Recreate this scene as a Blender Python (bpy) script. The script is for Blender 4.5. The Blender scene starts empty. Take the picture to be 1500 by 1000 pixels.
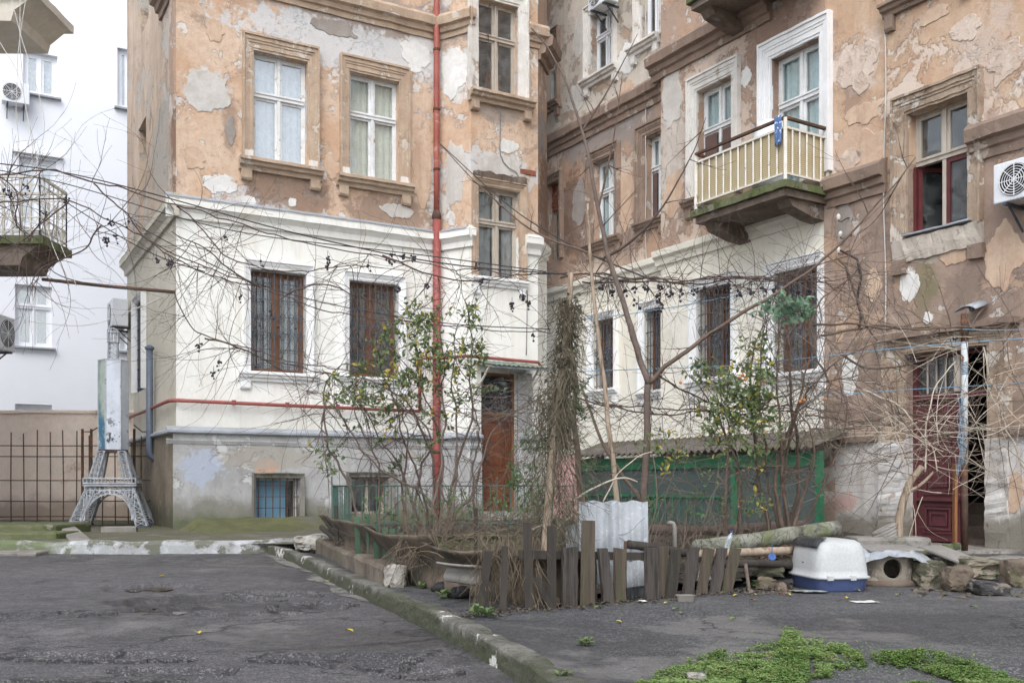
import bpy, bmesh, math, random
from mathutils import Vector, Matrix, noise as mnoise

# ------------------------------------------------------------------ camera, sky, sun, exposure
SC = bpy.context.scene
COL = SC.collection
F, CX, HY, CH = 1430.0, 750.0, 708.0, 0.85     # focal length / horizon in photo pixels, eye height in metres
cam = bpy.data.cameras.new('camera'); camo = bpy.data.objects.new('camera', cam); COL.objects.link(camo)
cam.sensor_width = 36.0; cam.lens = F / 1500.0 * 36.0; cam.shift_y = (HY - 500.0) / 1500.0
cam.clip_start = 0.05; cam.clip_end = 2000.0
camo.location = (0, 0, CH); camo.rotation_euler = (math.radians(90), 0, 0)
SC.camera = camo

world = bpy.data.worlds.new('World'); SC.world = world; world.use_nodes = True
wn = world.node_tree
SUN_EL, SUN_ROT = 50.0, 190.0
sky = wn.nodes.new('ShaderNodeTexSky'); sky.sky_type = 'NISHITA'; sky.sun_disc = False
sky.sun_elevation = math.radians(SUN_EL); sky.sun_rotation = math.radians(SUN_ROT)
sky.air_density = 1.0; sky.dust_density = 1.5; sky.ozone_density = 1.0
hsv = wn.nodes.new('ShaderNodeHueSaturation'); hsv.inputs['Saturation'].default_value = 0.30   # thin overcast: greyed sky
bg = wn.nodes['Background']; bg.inputs['Strength'].default_value = 0.15
wn.links.new(sky.outputs[0], hsv.inputs['Color']); wn.links.new(hsv.outputs[0], bg.inputs['Color'])

sun = bpy.data.lights.new('sun', 'SUN'); sun.energy = 0.85; sun.angle = math.radians(38); sun.color = (1.0, 0.985, 0.965)
suno = bpy.data.objects.new('sun', sun); COL.objects.link(suno); suno.location = (0, -5, 30)
sdir = Vector((math.sin(math.radians(SUN_ROT)) * math.cos(math.radians(SUN_EL)),
               math.cos(math.radians(SUN_ROT)) * math.cos(math.radians(SUN_EL)), math.sin(math.radians(SUN_EL))))
suno.rotation_euler = (-sdir).to_track_quat('-Z', 'Y').to_euler()
SC.view_settings.view_transform = 'Standard'; SC.view_settings.look = 'None'
SC.view_settings.exposure = 1.08; SC.view_settings.gamma = 1.0
SC.render.engine = 'CYCLES'
SC.cycles.max_bounces = 5; SC.cycles.diffuse_bounces = 3; SC.cycles.glossy_bounces = 2
SC.cycles.transparent_max_bounces = 12; SC.cycles.transmission_bounces = 4
SC.cycles.use_denoising = True
SC.cycles.use_adaptive_sampling = True; SC.cycles.adaptive_threshold = 0.04

# ------------------------------------------------------------------ small helpers
R = random.Random(7)
def rnd(a, b): return R.uniform(a, b)
def P(px, py, Y):                      # photo pixel at a depth -> world point
    return Vector(((px - CX) / F * Y, Y, CH + (HY - py) / F * Y))
def G(px, py, z=0.1):                  # photo pixel on the horizontal plane z
    Y = (CH - z) * F / (py - HY)
    return Vector(((px - CX) / F * Y, Y, z))
def srgb(r, g, b):
    f = lambda c: (c / 255 / 12.92) if c / 255 <= 0.04045 else ((c / 255 + 0.055) / 1.055) ** 2.4
    return (f(r), f(g), f(b), 1.0)

WLOC = {}                              # world origin of every object (translations only)
def empty(name, loc, label=None, cat=None, group=None):
    o = bpy.data.objects.new(name, None); COL.objects.link(o); o.location = loc
    o.empty_display_size = 0.2
    WLOC[o] = Vector(loc); tag(o, label, cat, group)
    return o
def tag(o, label=None, cat=None, group=None, kind=None):
    if label: o['label'] = label
    if cat: o['category'] = cat
    if group: o['group'] = group
    if kind: o['kind'] = kind
    return o

class MB:
    def __init__(s): s.v = []; s.f = []
    def face(s, pts):
        i = len(s.v); s.v += [Vector(p) for p in pts]; s.f.append(tuple(range(i, i + len(pts))))
    def hexa(s, p):                    # 8 corners: bottom 4 (ccw), top 4
        i = len(s.v); s.v += [Vector(q) for q in p]
        for f in ((3, 2, 1, 0), (4, 5, 6, 7), (0, 1, 5, 4), (1, 2, 6, 5), (2, 3, 7, 6), (3, 0, 4, 7)):
            s.f.append(tuple(i + k for k in f))
    def box(s, c, size, rot=None):
        c = Vector(c); a, b, d = [x / 2 for x in size]
        q = [Vector(t) for t in ((-a, -b, -d), (a, -b, -d), (a, b, -d), (-a, b, -d), (-a, -b, d), (a, -b, d), (a, b, d), (-a, b, d))]
        if rot is not None: q = [rot @ t for t in q]
        s.hexa([c + t for t in q])
    def wbox(s, W, u0, u1, n0, n1, z0, z1, seg=1, amp=0.0):
        if seg <= 1 and amp == 0:
            s.hexa([W.p(u0, n1, z0), W.p(u1, n1, z0), W.p(u1, n0, z0), W.p(u0, n0, z0),
                    W.p(u0, n1, z1), W.p(u1, n1, z1), W.p(u1, n0, z1), W.p(u0, n0, z1)])
        else:
            s.extr(W, u0, u1, [(n0, z0), (n1, z0), (n1, z1), (n0, z1)], seg, amp)
    def extr(s, W, u0, u1, prof, seg=1, amp=0.0, freq=7.0):   # profile (n,z) swept along u, edges worn by noise
        i = len(s.v); m = len(prof); nmin = min(p[0] for p in prof)
        for k in range(seg + 1):
            u = u0 + (u1 - u0) * k / seg
            for (n, z) in prof:
                q = W.p(u, n, z)
                if amp and n > nmin + 1e-6:
                    nv = mnoise.noise_vector(q * freq) * amp + mnoise.noise_vector(q * freq * 3.1) * amp * 0.5
                    q = q + nv
                s.v.append(q)
        for k in range(seg):
            for j in range(m):
                a = i + k * m + j; b = i + k * m + (j + 1) % m
                s.f.append((b, a, a + m, b + m))
        s.f.append(tuple(i + j for j in range(m))); s.f.append(tuple(i + seg * m + j for j in reversed(range(m))))
    def bar(s, a, b, w, h=None, up=(0, 0, 1)):
        a = Vector(a); b = Vector(b); h = h or w; d = (b - a).normalized(); up = Vector(up)
        x = d.cross(up)
        if x.length < 1e-4: x = d.cross(Vector((1, 0, 0)))
        x.normalize(); y = x.cross(d); x *= w / 2; y *= h / 2
        s.hexa([a - x - y, a + x - y, b + x - y, b - x - y, a - x + y, a + x + y, b + x + y, b - x + y])
    def tube(s, pts, rad, sides=6, cap=True):
        pts = [Vector(p) for p in pts]; n = len(pts)
        if n < 2: return
        if not hasattr(rad, '__len__'): rad = [rad] * n
        i = len(s.v); ref = None
        for k in range(n):
            d = (pts[min(k + 1, n - 1)] - pts[max(k - 1, 0)])
            if d.length < 1e-9: d = Vector((0, 0, 1))
            d.normalize()
            if ref is None:
                ref = d.orthogonal().normalized()
            else:
                ref = ref - d * ref.dot(d)
                ref = ref.normalized() if ref.length > 1e-6 else d.orthogonal().normalized()
            e = d.cross(ref)
            for j in range(sides):
                t = 2 * math.pi * j / sides
                s.v.append(pts[k] + (ref * math.cos(t) + e * math.sin(t)) * rad[k])
        for k in range(n - 1):
            for j in range(sides):
                a = i + k * sides + j; b = i + k * sides + (j + 1) % sides
                s.f.append((a, b, b + sides, a + sides))
        if cap:
            s.f.append(tuple(i + j for j in reversed(range(sides)))); s.f.append(tuple(i + (n - 1) * sides + j for j in range(sides)))
    def rings(s, rings, cap=True, closed=True):
        i = len(s.v); m = len(rings[0])
        for r in rings: s.v += [Vector(p) for p in r]
        for k in range(len(rings) - 1):
            for j in range(m if closed else m - 1):
                a = i + k * m + j; b = i + k * m + (j + 1) % m
                s.f.append((a, b, b + m, a + m))
        if cap:
            s.f.append(tuple(i + j for j in reversed(range(m)))); s.f.append(tuple(i + (len(rings) - 1) * m + j for j in range(m)))
    def lathe(s, c, prof, seg=16, axis=None):
        c = Vector(c); q = axis or Matrix.Identity(3)
        s.rings([[c + q @ Vector((r * math.cos(2 * math.pi * j / seg), r * math.sin(2 * math.pi * j / seg), z)) for j in range(seg)] for r, z in prof])
    def ball(s, c, r, seg=6, rg=4):
        c = Vector(c)
        s.rings([[c + Vector((r * math.sin(math.pi * k / rg) * math.cos(2 * math.pi * j / seg), r * math.sin(math.pi * k / rg) * math.sin(2 * math.pi * j / seg), -r * math.cos(math.pi * k / rg))) for j in range(seg)] for k in [0.15] + list(range(1, rg)) + [rg - 0.15]])
    def leaf(s, c, d, up, L, w):       # folded leaf: six points, four faces
        c = Vector(c); d = Vector(d).normalized(); x = d.cross(Vector(up))
        x = x.normalized() if x.length > 1e-4 else d.orthogonal().normalized()
        y = x.cross(d); fold = y * w * 0.22
        i = len(s.v)
        s.v += [c, c + d * L * 0.35 + x * w / 2 + fold, c + d * L * 0.75 + x * w * 0.36 + fold * 0.6, c + d * L - y * L * 0.12,
                c + d * L * 0.75 - x * w * 0.36 + fold * 0.6, c + d * L * 0.35 - x * w / 2 + fold, c + d * L * 0.55]
        s.f += [(i, i + 1, i + 6), (i + 1, i + 2, i + 6), (i + 2, i + 3, i + 6), (i + 3, i + 4, i + 6), (i + 4, i + 5, i + 6), (i + 5, i, i + 6)]
    def build(s, name, mat, parent=None, smooth=False, bevel=0.0):
        if not s.v: return None
        lo = Vector((min(v.x for v in s.v), min(v.y for v in s.v), min(v.z for v in s.v)))
        hi = Vector((max(v.x for v in s.v), max(v.y for v in s.v), max(v.z for v in s.v)))
        c = (lo + hi) / 2; c.z = lo.z
        me = bpy.data.meshes.new(name); me.from_pydata([tuple(v - c) for v in s.v], [], s.f); me.update()
        if smooth: me.polygons.foreach_set('use_smooth', [True] * len(me.polygons))
        me.materials.append(mat)
        o = bpy.data.objects.new(name, me); COL.objects.link(o); WLOC[o] = c
        place(o, c, parent)
        if bevel:
            b = o.modifiers.new('bevel', 'BEVEL'); b.width = bevel; b.segments = 2; b.limit_method = 'ANGLE'; b.angle_limit = math.radians(40)
        return o
def place(o, c, parent):
    WLOC[o] = Vector(c)
    if parent is not None:
        o.parent = parent; o.location = Vector(c) - WLOC[parent]
    else: o.location = c

class Wall:                            # vertical plane: u runs to the right in the picture, n points out of the wall
    def __init__(s, o, d):
        s.o = Vector((o[0], o[1])); s.d = Vector((d[0], d[1])).normalized(); s.n = Vector((s.d.y, -s.d.x))
    def p(s, u, n, z):
        q = s.o + s.d * u + s.n * n
        return Vector((q.x, q.y, z))
    def uz(s, px, py=HY, n=0.0):
        rx = (px - CX) / F; o = s.o + s.n * n
        u = (rx * o.y - o.x) / (s.d.x - rx * s.d.y); Y = o.y + u * s.d.y
        return u, CH + (HY - py) / F * Y
    def u(s, px, n=0.0): return s.uz(px, HY, n)[0]
    def z(s, px, py, n=0.0): return s.uz(px, py, n)[1]
    def off(s, n): return Wall(s.o + s.n * n, s.d)
    def rect(s, l, r, t, b, n=0.0):
        c = (l + r) / 2
        return (s.u(l, n), s.u(r, n), s.z(c, b, n), s.z(c, t, n))

# ------------------------------------------------------------------ node material helper
class NM:
    def __init__(s, name):
        s.m = bpy.data.materials.new(name); s.m.use_nodes = True; s.t = s.m.node_tree
        s.b = s.t.nodes['Principled BSDF']; s.pos = None
    def n(s, typ, **kw):
        x = s.t.nodes.new(typ)
        for k, v in kw.items(): setattr(x, k, v)
        return x
    def put(s, sock, v):
        if hasattr(v, 'is_output'): s.t.links.new(v, sock)
        else:
            try: sock.default_value = v
            except Exception:
                sock.default_value = (v[0], v[1], v[2]) if hasattr(v, '__len__') else v
    def P(s):
        if s.pos is None: s.pos = s.n('ShaderNodeNewGeometry').outputs['Position']
        return s.pos
    def OBJ(s): return s.n('ShaderNodeTexCoord').outputs['Object']
    def map(s, vec, scale=(1, 1, 1), loc=(0, 0, 0), rot=(0, 0, 0)):
        x = s.n('ShaderNodeMapping'); s.put(x.inputs['Vector'], vec); x.inputs['Scale'].default_value = scale
        x.inputs['Location'].default_value = loc; x.inputs['Rotation'].default_value = rot
        return x.outputs[0]
    def noise(s, scale, detail=6, rough=0.6, vec=None, seed=0.0, dist=0.0):
        x = s.n('ShaderNodeTexNoise'); v = s.P() if vec is None else vec
        if seed: v = s.map(v, loc=(seed, seed * 1.7, seed * 0.6))
        s.put(x.inputs['Vector'], v); x.inputs['Scale'].default_value = scale; x.inputs['Detail'].default_value = detail
        x.inputs['Roughness'].default_value = rough; x.inputs['Distortion'].default_value = dist
        return x.outputs['Fac']
    def voro(s, scale, feat='F1', vec=None, out='Distance'):
        x = s.n('ShaderNodeTexVoronoi', feature=feat); s.put(x.inputs['Vector'], s.P() if vec is None else vec); x.inputs['Scale'].default_value = scale
        return x.outputs[out]
    def math(s, op, a, b=0.0, c=0.0, clamp=False):
        x = s.n('ShaderNodeMath', operation=op, use_clamp=clamp)
        s.put(x.inputs[0], a); s.put(x.inputs[1], b); s.put(x.inputs[2], c)
        return x.outputs[0]
    def step(s, v, lo, hi, smooth=True):
        x = s.n('ShaderNodeMapRange'); x.interpolation_type = 'SMOOTHSTEP' if smooth else 'LINEAR'
        s.put(x.inputs[0], v); x.inputs[1].default_value = lo; x.inputs[2].default_value = hi
        return x.outputs[0]
    def mix(s, f, a, b, blend='MIX'):
        x = s.n('ShaderNodeMix', data_type='RGBA', blend_type=blend)
        s.put(x.inputs[0], f); s.put(x.inputs[6], a); s.put(x.inputs[7], b)
        return x.outputs[2]
    def ramp(s, f, *stops):
        x = s.n('ShaderNodeValToRGB'); e = x.color_ramp.elements
        while len(e) < len(stops): e.new(0.5)
        for k, (p, c) in enumerate(stops): e[k].position = p; e[k].color = c
        s.put(x.inputs[0], f); return x.outputs[0]
    def z(s):
        x = s.n('ShaderNodeSeparateXYZ'); s.put(x.inputs[0], s.P()); return x.outputs[2]
    def blob(s, c, W, ru, rz, nz, amt=0.55, lo=0.9, hi=1.0):   # mask: ragged ellipse on a wall, 1 inside
        d = s.n('ShaderNodeVectorMath', operation='SUBTRACT'); s.put(d.inputs[0], s.P()); d.inputs[1].default_value = tuple(c)
        def dot(v):
            x = s.n('ShaderNodeVectorMath', operation='DOT_PRODUCT'); s.put(x.inputs[0], d.outputs[0]); x.inputs[1].default_value = v
            return x.outputs['Value']
        a = dot((W.d.x / ru, W.d.y / ru, 0)); b = dot((0, 0, 1 / rz))
        r = s.math('SQRT', s.math('ADD', s.math('MULTIPLY', a, a), s.math('MULTIPLY', b, b)))
        r = s.math('ADD', r, s.math('MULTIPLY', s.math('SUBTRACT', nz, 0.5), amt * 3.4))
        return s.math('SUBTRACT', 1.0, s.step(r, lo, hi))
    def bump(s, h, strength=0.5, dist=0.01, nrm=None):
        x = s.n('ShaderNodeBump'); s.put(x.inputs['Height'], h); x.inputs['Strength'].default_value = strength; x.inputs['Distance'].default_value = dist
        if nrm is not None: s.put(x.inputs['Normal'], nrm)
        return x.outputs[0]
    def done(s, color=None, rough=None, normal=None, **kw):
        if color is not None: s.put(s.b.inputs['Base Color'], color)
        if rough is not None: s.put(s.b.inputs['Roughness'], rough)
        if normal is not None: s.put(s.b.inputs['Normal'], normal)
        for k, v in kw.items(): s.put(s.b.inputs[k.replace('_', ' ')], v)
        return s.m

def simple(name, c1, c2=None, scale=8, rough=0.7, bump=0.2, grain=60, obj=False, stretch=None, metal=0.0, dirt=None, dlo=0.55, dhi=0.7, spec=0.4, bd=0.004):
    m = NM(name); v = m.OBJ() if obj else m.P()
    if stretch: v = m.map(v, scale=stretch)
    n1 = m.noise(scale, 5, 0.65, v); c = m.mix(m.step(n1, 0.3, 0.7), c1, c2 or c1)
    n2 = m.noise(grain, 4, 0.6, v)
    c = m.mix(m.math('MULTIPLY', m.step(n2, 0.35, 0.75), 0.35), c, (c1[0] * 0.55, c1[1] * 0.55, c1[2] * 0.55, 1))
    if dirt:
        c = m.mix(m.step(m.noise(scale * 0.7, 6, 0.72, v, seed=11.0), dlo, dhi), c, dirt)
    h = m.math('ADD', n1, m.math('MULTIPLY', n2, 0.5))
    return m.done(c, rough, m.bump(h, bump, bd), Metallic=metal, Specular_IOR_Level=spec)
# ------------------------------------------------------------------ wall planes of the courtyard
P0 = Vector((-5.437, 15.8)); DA = Vector((0.869, 0.495)).normalized(); DS = Vector((0.495, -0.869)).normalized()
WA = Wall(P0, DA)
WS = Wall(P0 - DS * 5.2, DS); US = 5.2
uA = WA.u(641); q = WA.p(uA, 0, 0)
WBL = Wall(q.xy, (0.866, -0.5)); uBL = WBL.u(690); q = WBL.p(uBL, 0, 0)
WB = Wall(q.xy, DA); uB = WB.u(788); q = WB.p(uB, 0, 0)
WBR = Wall(q.xy, (0.26, 0.966)); uBR = 0.75
WC2 = Wall((5.503, 12.2), (0.528, -0.849))
WC1 = WC2.off(-0.25)
uC12 = WC2.u(968)

# ------------------------------------------------------------------ materials
def plaster(name, c1, c2, layers=(), blobs=(), streak=None, clean=1.0, scale=1.3, rough=0.92, bump=0.55, zlayers=(), crack=True):
    m = NM(name)
    def chan(sc, seed, detail=6):
        x = m.n('ShaderNodeTexNoise'); m.put(x.inputs['Vector'], m.map(m.P(), loc=(seed, seed * 1.7, seed * .6))); x.inputs['Scale'].default_value = sc
        x.inputs['Detail'].default_value = 8; x.inputs['Roughness'].default_value = .67; x.inputs['Distortion'].default_value = .25
        sp = m.n('ShaderNodeSeparateColor'); m.put(sp.inputs[0], x.outputs['Color']); return [sp.outputs[0], sp.outputs[1], sp.outputs[2]]
    n1, nL1, nL2 = chan(scale, 1.3); n2, nL3, nB = chan(max(scale * 1.9, 2.2), 5.1)
    fine = m.noise(9, 5, .7)
    c = m.mix(m.step(n1, 0.36, 0.62), c1, c2)
    c = m.mix(m.math('MULTIPLY', m.step(fine, 0.4, 0.72), 0.4 * clean), c, tuple(x * 0.74 for x in c1[:3]) + (1,))
    h = m.math('ADD', m.math('MULTIPLY', n2, 0.7), m.math('MULTIPLY', fine, 0.4))
    if streak:
        st = m.noise(2.2, 5, 0.7, m.map(m.P(), scale=(1.6, 1.6, 0.16)), seed=2.0)
        c = m.mix(m.math('MULTIPLY', m.step(st, 0.48, 0.72), 0.6), c, streak)
    chs = [nL1, nL2, nL3]
    for i, (col, sc, lo, hi, seed, amt) in enumerate(layers):
        k = m.math('ADD', chs[i % 3], m.math('MULTIPLY', m.math('SUBTRACT', fine, .5), .13))
        f = m.math('MULTIPLY', m.step(k, lo, hi), amt)
        edge = m.math('MULTIPLY', m.step(k, lo - 0.02, lo), m.math('SUBTRACT', 1.0, m.step(k, lo, lo + 0.015)))  # dark rim: shading of the peeled edge laid into the colour
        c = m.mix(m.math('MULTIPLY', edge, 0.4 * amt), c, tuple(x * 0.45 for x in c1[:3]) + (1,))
        c = m.mix(f, c, m.mix(m.math('MULTIPLY', fine, 0.55), col, tuple(x * 0.7 for x in col[:3]) + (1,)))
        if i in (0, 2): h = m.math('SUBTRACT', h, m.math('MULTIPLY', m.step(k, lo - 0.01, lo + 0.02), 0.6 * amt))
    bn = [n1, n2, nB, nL1]
    for i, (col, W, l, r, t, b, amt, seed, soft) in enumerate(blobs):
        u0, u1, z0, z1 = W.rect(l, r, t, b)
        f = m.blob(W.p((u0 + u1) / 2, 0, (z0 + z1) / 2), W, (u1 - u0) / 2, (z1 - z0) / 2, nz=m.math('ADD', bn[i % 4], m.math('MULTIPLY', m.math('SUBTRACT', fine, .5), .75)), lo=1.0 - soft, hi=1.0)
        c = m.mix(m.math('MULTIPLY', f, amt), c, m.mix(m.math('MULTIPLY', fine, 0.6), col, tuple(x * 0.68 for x in col[:3]) + (1,)))
    for (col, za, zb, amt) in zlayers:      # ragged band between two heights (full at za, gone at zb)
        zz = m.math('ADD', m.z(), m.math('MULTIPLY', m.math('SUBTRACT', n2, 0.5), 2.2 * abs(zb - za)))
        c = m.mix(m.math('MULTIPLY', m.math('SUBTRACT', 1.0, m.step(zz, za, zb)), amt), c, col)
    g = m.noise(60, 3, 0.7); c = m.mix(m.math('MULTIPLY', m.step(g, 0.45, 0.8), 0.28 * clean), c, tuple(x * 0.5 for x in c1[:3]) + (1,))
    h = m.math('ADD', h, m.math('MULTIPLY', g, 0.14))
    if crack:
        wv = m.n('ShaderNodeVectorMath', operation='MULTIPLY_ADD'); m.put(wv.inputs[0], m.math('SUBTRACT', n2, .5)); wv.inputs[1].default_value = (.8, .8, .8); m.put(wv.inputs[2], m.P())
        cv = m.voro(0.9, 'DISTANCE_TO_EDGE', wv.outputs[0])
        cm = m.math('MULTIPLY', m.math('SUBTRACT', 1.0, m.step(cv, 0.0, 0.006)), m.step(nL2, 0.5, 0.56))
        c = m.mix(m.math('MULTIPLY', cm, 0.7), c, tuple(x * 0.3 for x in c1[:3]) + (1,))
    return m.done(c, rough, m.bump(h, bump, 0.045), Specular_IOR_Level=0.25)

OCH1, OCH2 = srgb(194, 162, 136), srgb(208, 185, 164)
GREYP, PALE, WHITEP = srgb(158, 148, 142), srgb(205, 204, 203), srgb(222, 222, 220)
BRN = srgb(138, 116, 102)
M = {}
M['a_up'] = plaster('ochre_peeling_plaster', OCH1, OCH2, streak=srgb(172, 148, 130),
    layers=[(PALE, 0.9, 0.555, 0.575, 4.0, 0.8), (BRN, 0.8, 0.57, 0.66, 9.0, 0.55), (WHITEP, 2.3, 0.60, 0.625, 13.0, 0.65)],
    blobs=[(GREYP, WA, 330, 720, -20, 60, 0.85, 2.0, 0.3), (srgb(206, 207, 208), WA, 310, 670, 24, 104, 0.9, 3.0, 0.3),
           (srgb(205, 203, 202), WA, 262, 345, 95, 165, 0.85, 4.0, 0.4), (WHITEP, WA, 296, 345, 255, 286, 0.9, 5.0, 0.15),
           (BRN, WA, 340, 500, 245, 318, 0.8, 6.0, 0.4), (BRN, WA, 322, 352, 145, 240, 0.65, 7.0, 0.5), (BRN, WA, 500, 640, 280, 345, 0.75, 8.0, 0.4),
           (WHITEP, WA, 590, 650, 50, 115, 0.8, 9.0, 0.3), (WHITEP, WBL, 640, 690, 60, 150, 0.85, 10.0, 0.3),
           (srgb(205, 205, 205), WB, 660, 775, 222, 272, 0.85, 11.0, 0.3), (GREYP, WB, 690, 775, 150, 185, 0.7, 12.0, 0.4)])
M['a_low'] = plaster('white_painted_wall', srgb(227, 226, 220), srgb(232, 232, 228), streak=srgb(202, 197, 184), clean=.5, scale=0.8, bump=0.25,
    layers=[(srgb(208, 206, 200), 0.9, 0.6, 0.75, 4.0, 0.3)], zlayers=[(srgb(196, 192, 182), 1.72, 2.1, 0.5)], crack=False)
M['a_plinth'] = plaster('blue_grey_plinth_render', srgb(178, 178, 178), srgb(156, 156, 156), streak=srgb(146, 143, 138), scale=1.5,
    layers=[(srgb(206, 207, 208), 1.3, 0.58, 0.60, 3.0, 0.8), (srgb(176, 166, 152), 1.0, 0.62, 0.64, 6.0, 0.8)],
    blobs=[(srgb(178, 187, 206), WA, 262, 335, 655, 712, 0.8, 3.0, 0.2), (srgb(202, 160, 132), WA, 368, 408, 672, 698, 0.85, 5.0, 0.2),
           (srgb(168, 162, 152), WA, 310, 460, 652, 688, 0.7, 8.0, 0.2)],
    zlayers=[(srgb(112, 110, 96), 0.42, 0.7, 0.75), (srgb(88, 96, 66), 0.2, 0.42, 0.8)])
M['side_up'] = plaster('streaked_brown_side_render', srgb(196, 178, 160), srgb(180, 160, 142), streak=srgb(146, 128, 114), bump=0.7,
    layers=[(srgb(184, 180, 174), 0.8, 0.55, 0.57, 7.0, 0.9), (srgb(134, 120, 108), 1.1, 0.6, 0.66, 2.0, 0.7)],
    blobs=[(srgb(172, 166, 158), WS, 222, 256, 140, 290, 0.9, 4.0, 0.12)])
M['side_low'] = plaster('beige_roughcast_side', srgb(202, 197, 184), srgb(190, 184, 170), streak=srgb(168, 161, 148), bump=0.8, crack=False)
M['side_plinth'] = plaster('stained_side_plinth', srgb(138, 128, 114), srgb(112, 102, 90), streak=srgb(84, 76, 66), bump=0.9,
    layers=[(srgb(170, 162, 148), 1.4, 0.6, 0.62, 3.0, 0.7)], zlayers=[(srgb(70, 72, 56), 0.3, 0.7, 0.7)])
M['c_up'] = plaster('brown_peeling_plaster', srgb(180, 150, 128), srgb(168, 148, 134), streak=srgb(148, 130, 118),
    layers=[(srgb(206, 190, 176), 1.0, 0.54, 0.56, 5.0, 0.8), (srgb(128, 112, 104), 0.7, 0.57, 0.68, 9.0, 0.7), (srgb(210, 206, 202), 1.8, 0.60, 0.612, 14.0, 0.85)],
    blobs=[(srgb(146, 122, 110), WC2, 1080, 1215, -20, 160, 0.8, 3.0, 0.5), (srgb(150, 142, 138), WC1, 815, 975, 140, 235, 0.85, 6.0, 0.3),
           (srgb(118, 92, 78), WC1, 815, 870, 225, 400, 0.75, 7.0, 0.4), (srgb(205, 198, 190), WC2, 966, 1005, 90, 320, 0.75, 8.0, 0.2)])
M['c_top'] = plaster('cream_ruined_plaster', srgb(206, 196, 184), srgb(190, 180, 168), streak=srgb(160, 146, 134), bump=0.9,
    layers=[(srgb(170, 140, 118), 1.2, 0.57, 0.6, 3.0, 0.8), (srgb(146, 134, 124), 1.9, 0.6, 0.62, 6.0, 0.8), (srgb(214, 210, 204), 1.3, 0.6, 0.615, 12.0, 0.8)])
M['c_low'] = plaster('cream_white_wall', srgb(225, 220, 206), srgb(229, 226, 217), streak=srgb(209, 202, 187), clean=.4, scale=0.8, bump=0.3,
    layers=[(srgb(198, 190, 174), 0.9, 0.6, 0.72, 4.0, 0.5)], zlayers=[(srgb(178, 170, 156), 0.9, 1.6, 0.6)], crack=False)
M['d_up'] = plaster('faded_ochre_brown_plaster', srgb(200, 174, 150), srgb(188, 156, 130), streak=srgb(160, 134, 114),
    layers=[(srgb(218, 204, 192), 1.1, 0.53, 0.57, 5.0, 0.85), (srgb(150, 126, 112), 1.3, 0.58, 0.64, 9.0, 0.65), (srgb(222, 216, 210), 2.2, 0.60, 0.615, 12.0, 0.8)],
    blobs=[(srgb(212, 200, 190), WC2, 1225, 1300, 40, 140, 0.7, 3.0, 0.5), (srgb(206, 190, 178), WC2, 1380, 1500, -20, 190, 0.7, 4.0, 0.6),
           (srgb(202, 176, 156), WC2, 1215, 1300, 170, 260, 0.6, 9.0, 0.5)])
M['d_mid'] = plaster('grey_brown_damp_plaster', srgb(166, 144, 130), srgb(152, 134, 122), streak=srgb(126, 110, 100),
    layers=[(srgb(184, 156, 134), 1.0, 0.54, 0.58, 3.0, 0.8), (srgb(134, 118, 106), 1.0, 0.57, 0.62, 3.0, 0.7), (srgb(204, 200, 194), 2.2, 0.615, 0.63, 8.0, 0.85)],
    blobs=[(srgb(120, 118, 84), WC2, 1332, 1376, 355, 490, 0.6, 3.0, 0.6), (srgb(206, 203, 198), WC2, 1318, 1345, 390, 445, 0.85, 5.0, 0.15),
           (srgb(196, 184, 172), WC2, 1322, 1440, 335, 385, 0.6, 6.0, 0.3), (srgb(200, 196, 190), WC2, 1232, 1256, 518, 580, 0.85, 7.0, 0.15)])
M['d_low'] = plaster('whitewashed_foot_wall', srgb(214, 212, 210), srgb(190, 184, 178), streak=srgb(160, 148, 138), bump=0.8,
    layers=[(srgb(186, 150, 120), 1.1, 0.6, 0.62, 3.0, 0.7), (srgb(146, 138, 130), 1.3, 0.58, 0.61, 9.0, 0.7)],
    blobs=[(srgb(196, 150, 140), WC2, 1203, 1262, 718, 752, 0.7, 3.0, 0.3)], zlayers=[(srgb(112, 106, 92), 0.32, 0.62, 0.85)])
M['trim_ochre'] = plaster('ochre_moulding', srgb(190, 170, 150), srgb(176, 154, 134), streak=srgb(146, 126, 110), scale=3, bump=0.5,
    layers=[(srgb(214, 204, 192), 3.0, 0.57, 0.6, 3.0, 0.75)], crack=False)
M['trim_brown'] = plaster('brown_moulding', srgb(152, 132, 118), srgb(136, 118, 106), streak=srgb(104, 90, 82), scale=3, bump=0.6,
    layers=[(srgb(196, 182, 170), 2.6, 0.58, 0.61, 3.0, 0.7)], crack=False)
M['trim_white'] = plaster('white_moulding', srgb(226, 226, 226), srgb(234, 235, 236), streak=srgb(208, 207, 204), clean=.4, scale=2, bump=0.2, crack=False)
M['trim_flaked'] = plaster('flaked_white_moulding', srgb(224, 221, 216), srgb(212, 208, 202), streak=srgb(186, 176, 166), scale=3, bump=0.5,
    layers=[(srgb(170, 146, 126), 3.2, 0.6, 0.62, 3.0, 0.7)], crack=False)
M['ledge'] = simple('zinc_ledge', srgb(170, 176, 184), srgb(148, 152, 158), 3, 0.55, 0.15, metal=0.15)
M['bld_white'] = simple('clean_white_render', srgb(238, 240, 246), srgb(232, 235, 242), .5, .9, .1, grain=200)
M['wood_white'] = simple('white_window_paint', srgb(228, 230, 232), srgb(210, 210, 208), 6, 0.55, 0.2, dirt=srgb(168, 152, 136), dlo=0.6, dhi=0.66)
M['wood_bare'] = simple('worn_window_timber', srgb(190, 182, 171), srgb(168, 156, 142), 8, 0.75, 0.35, stretch=(1, 1, 0.2), dirt=srgb(112, 92, 76), dlo=0.56, dhi=0.64)
M['wood_brown'] = simple('brown_window_timber', srgb(128, 88, 62), srgb(108, 72, 50), 6, 0.5, 0.2, stretch=(1, 1, 0.15))
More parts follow.
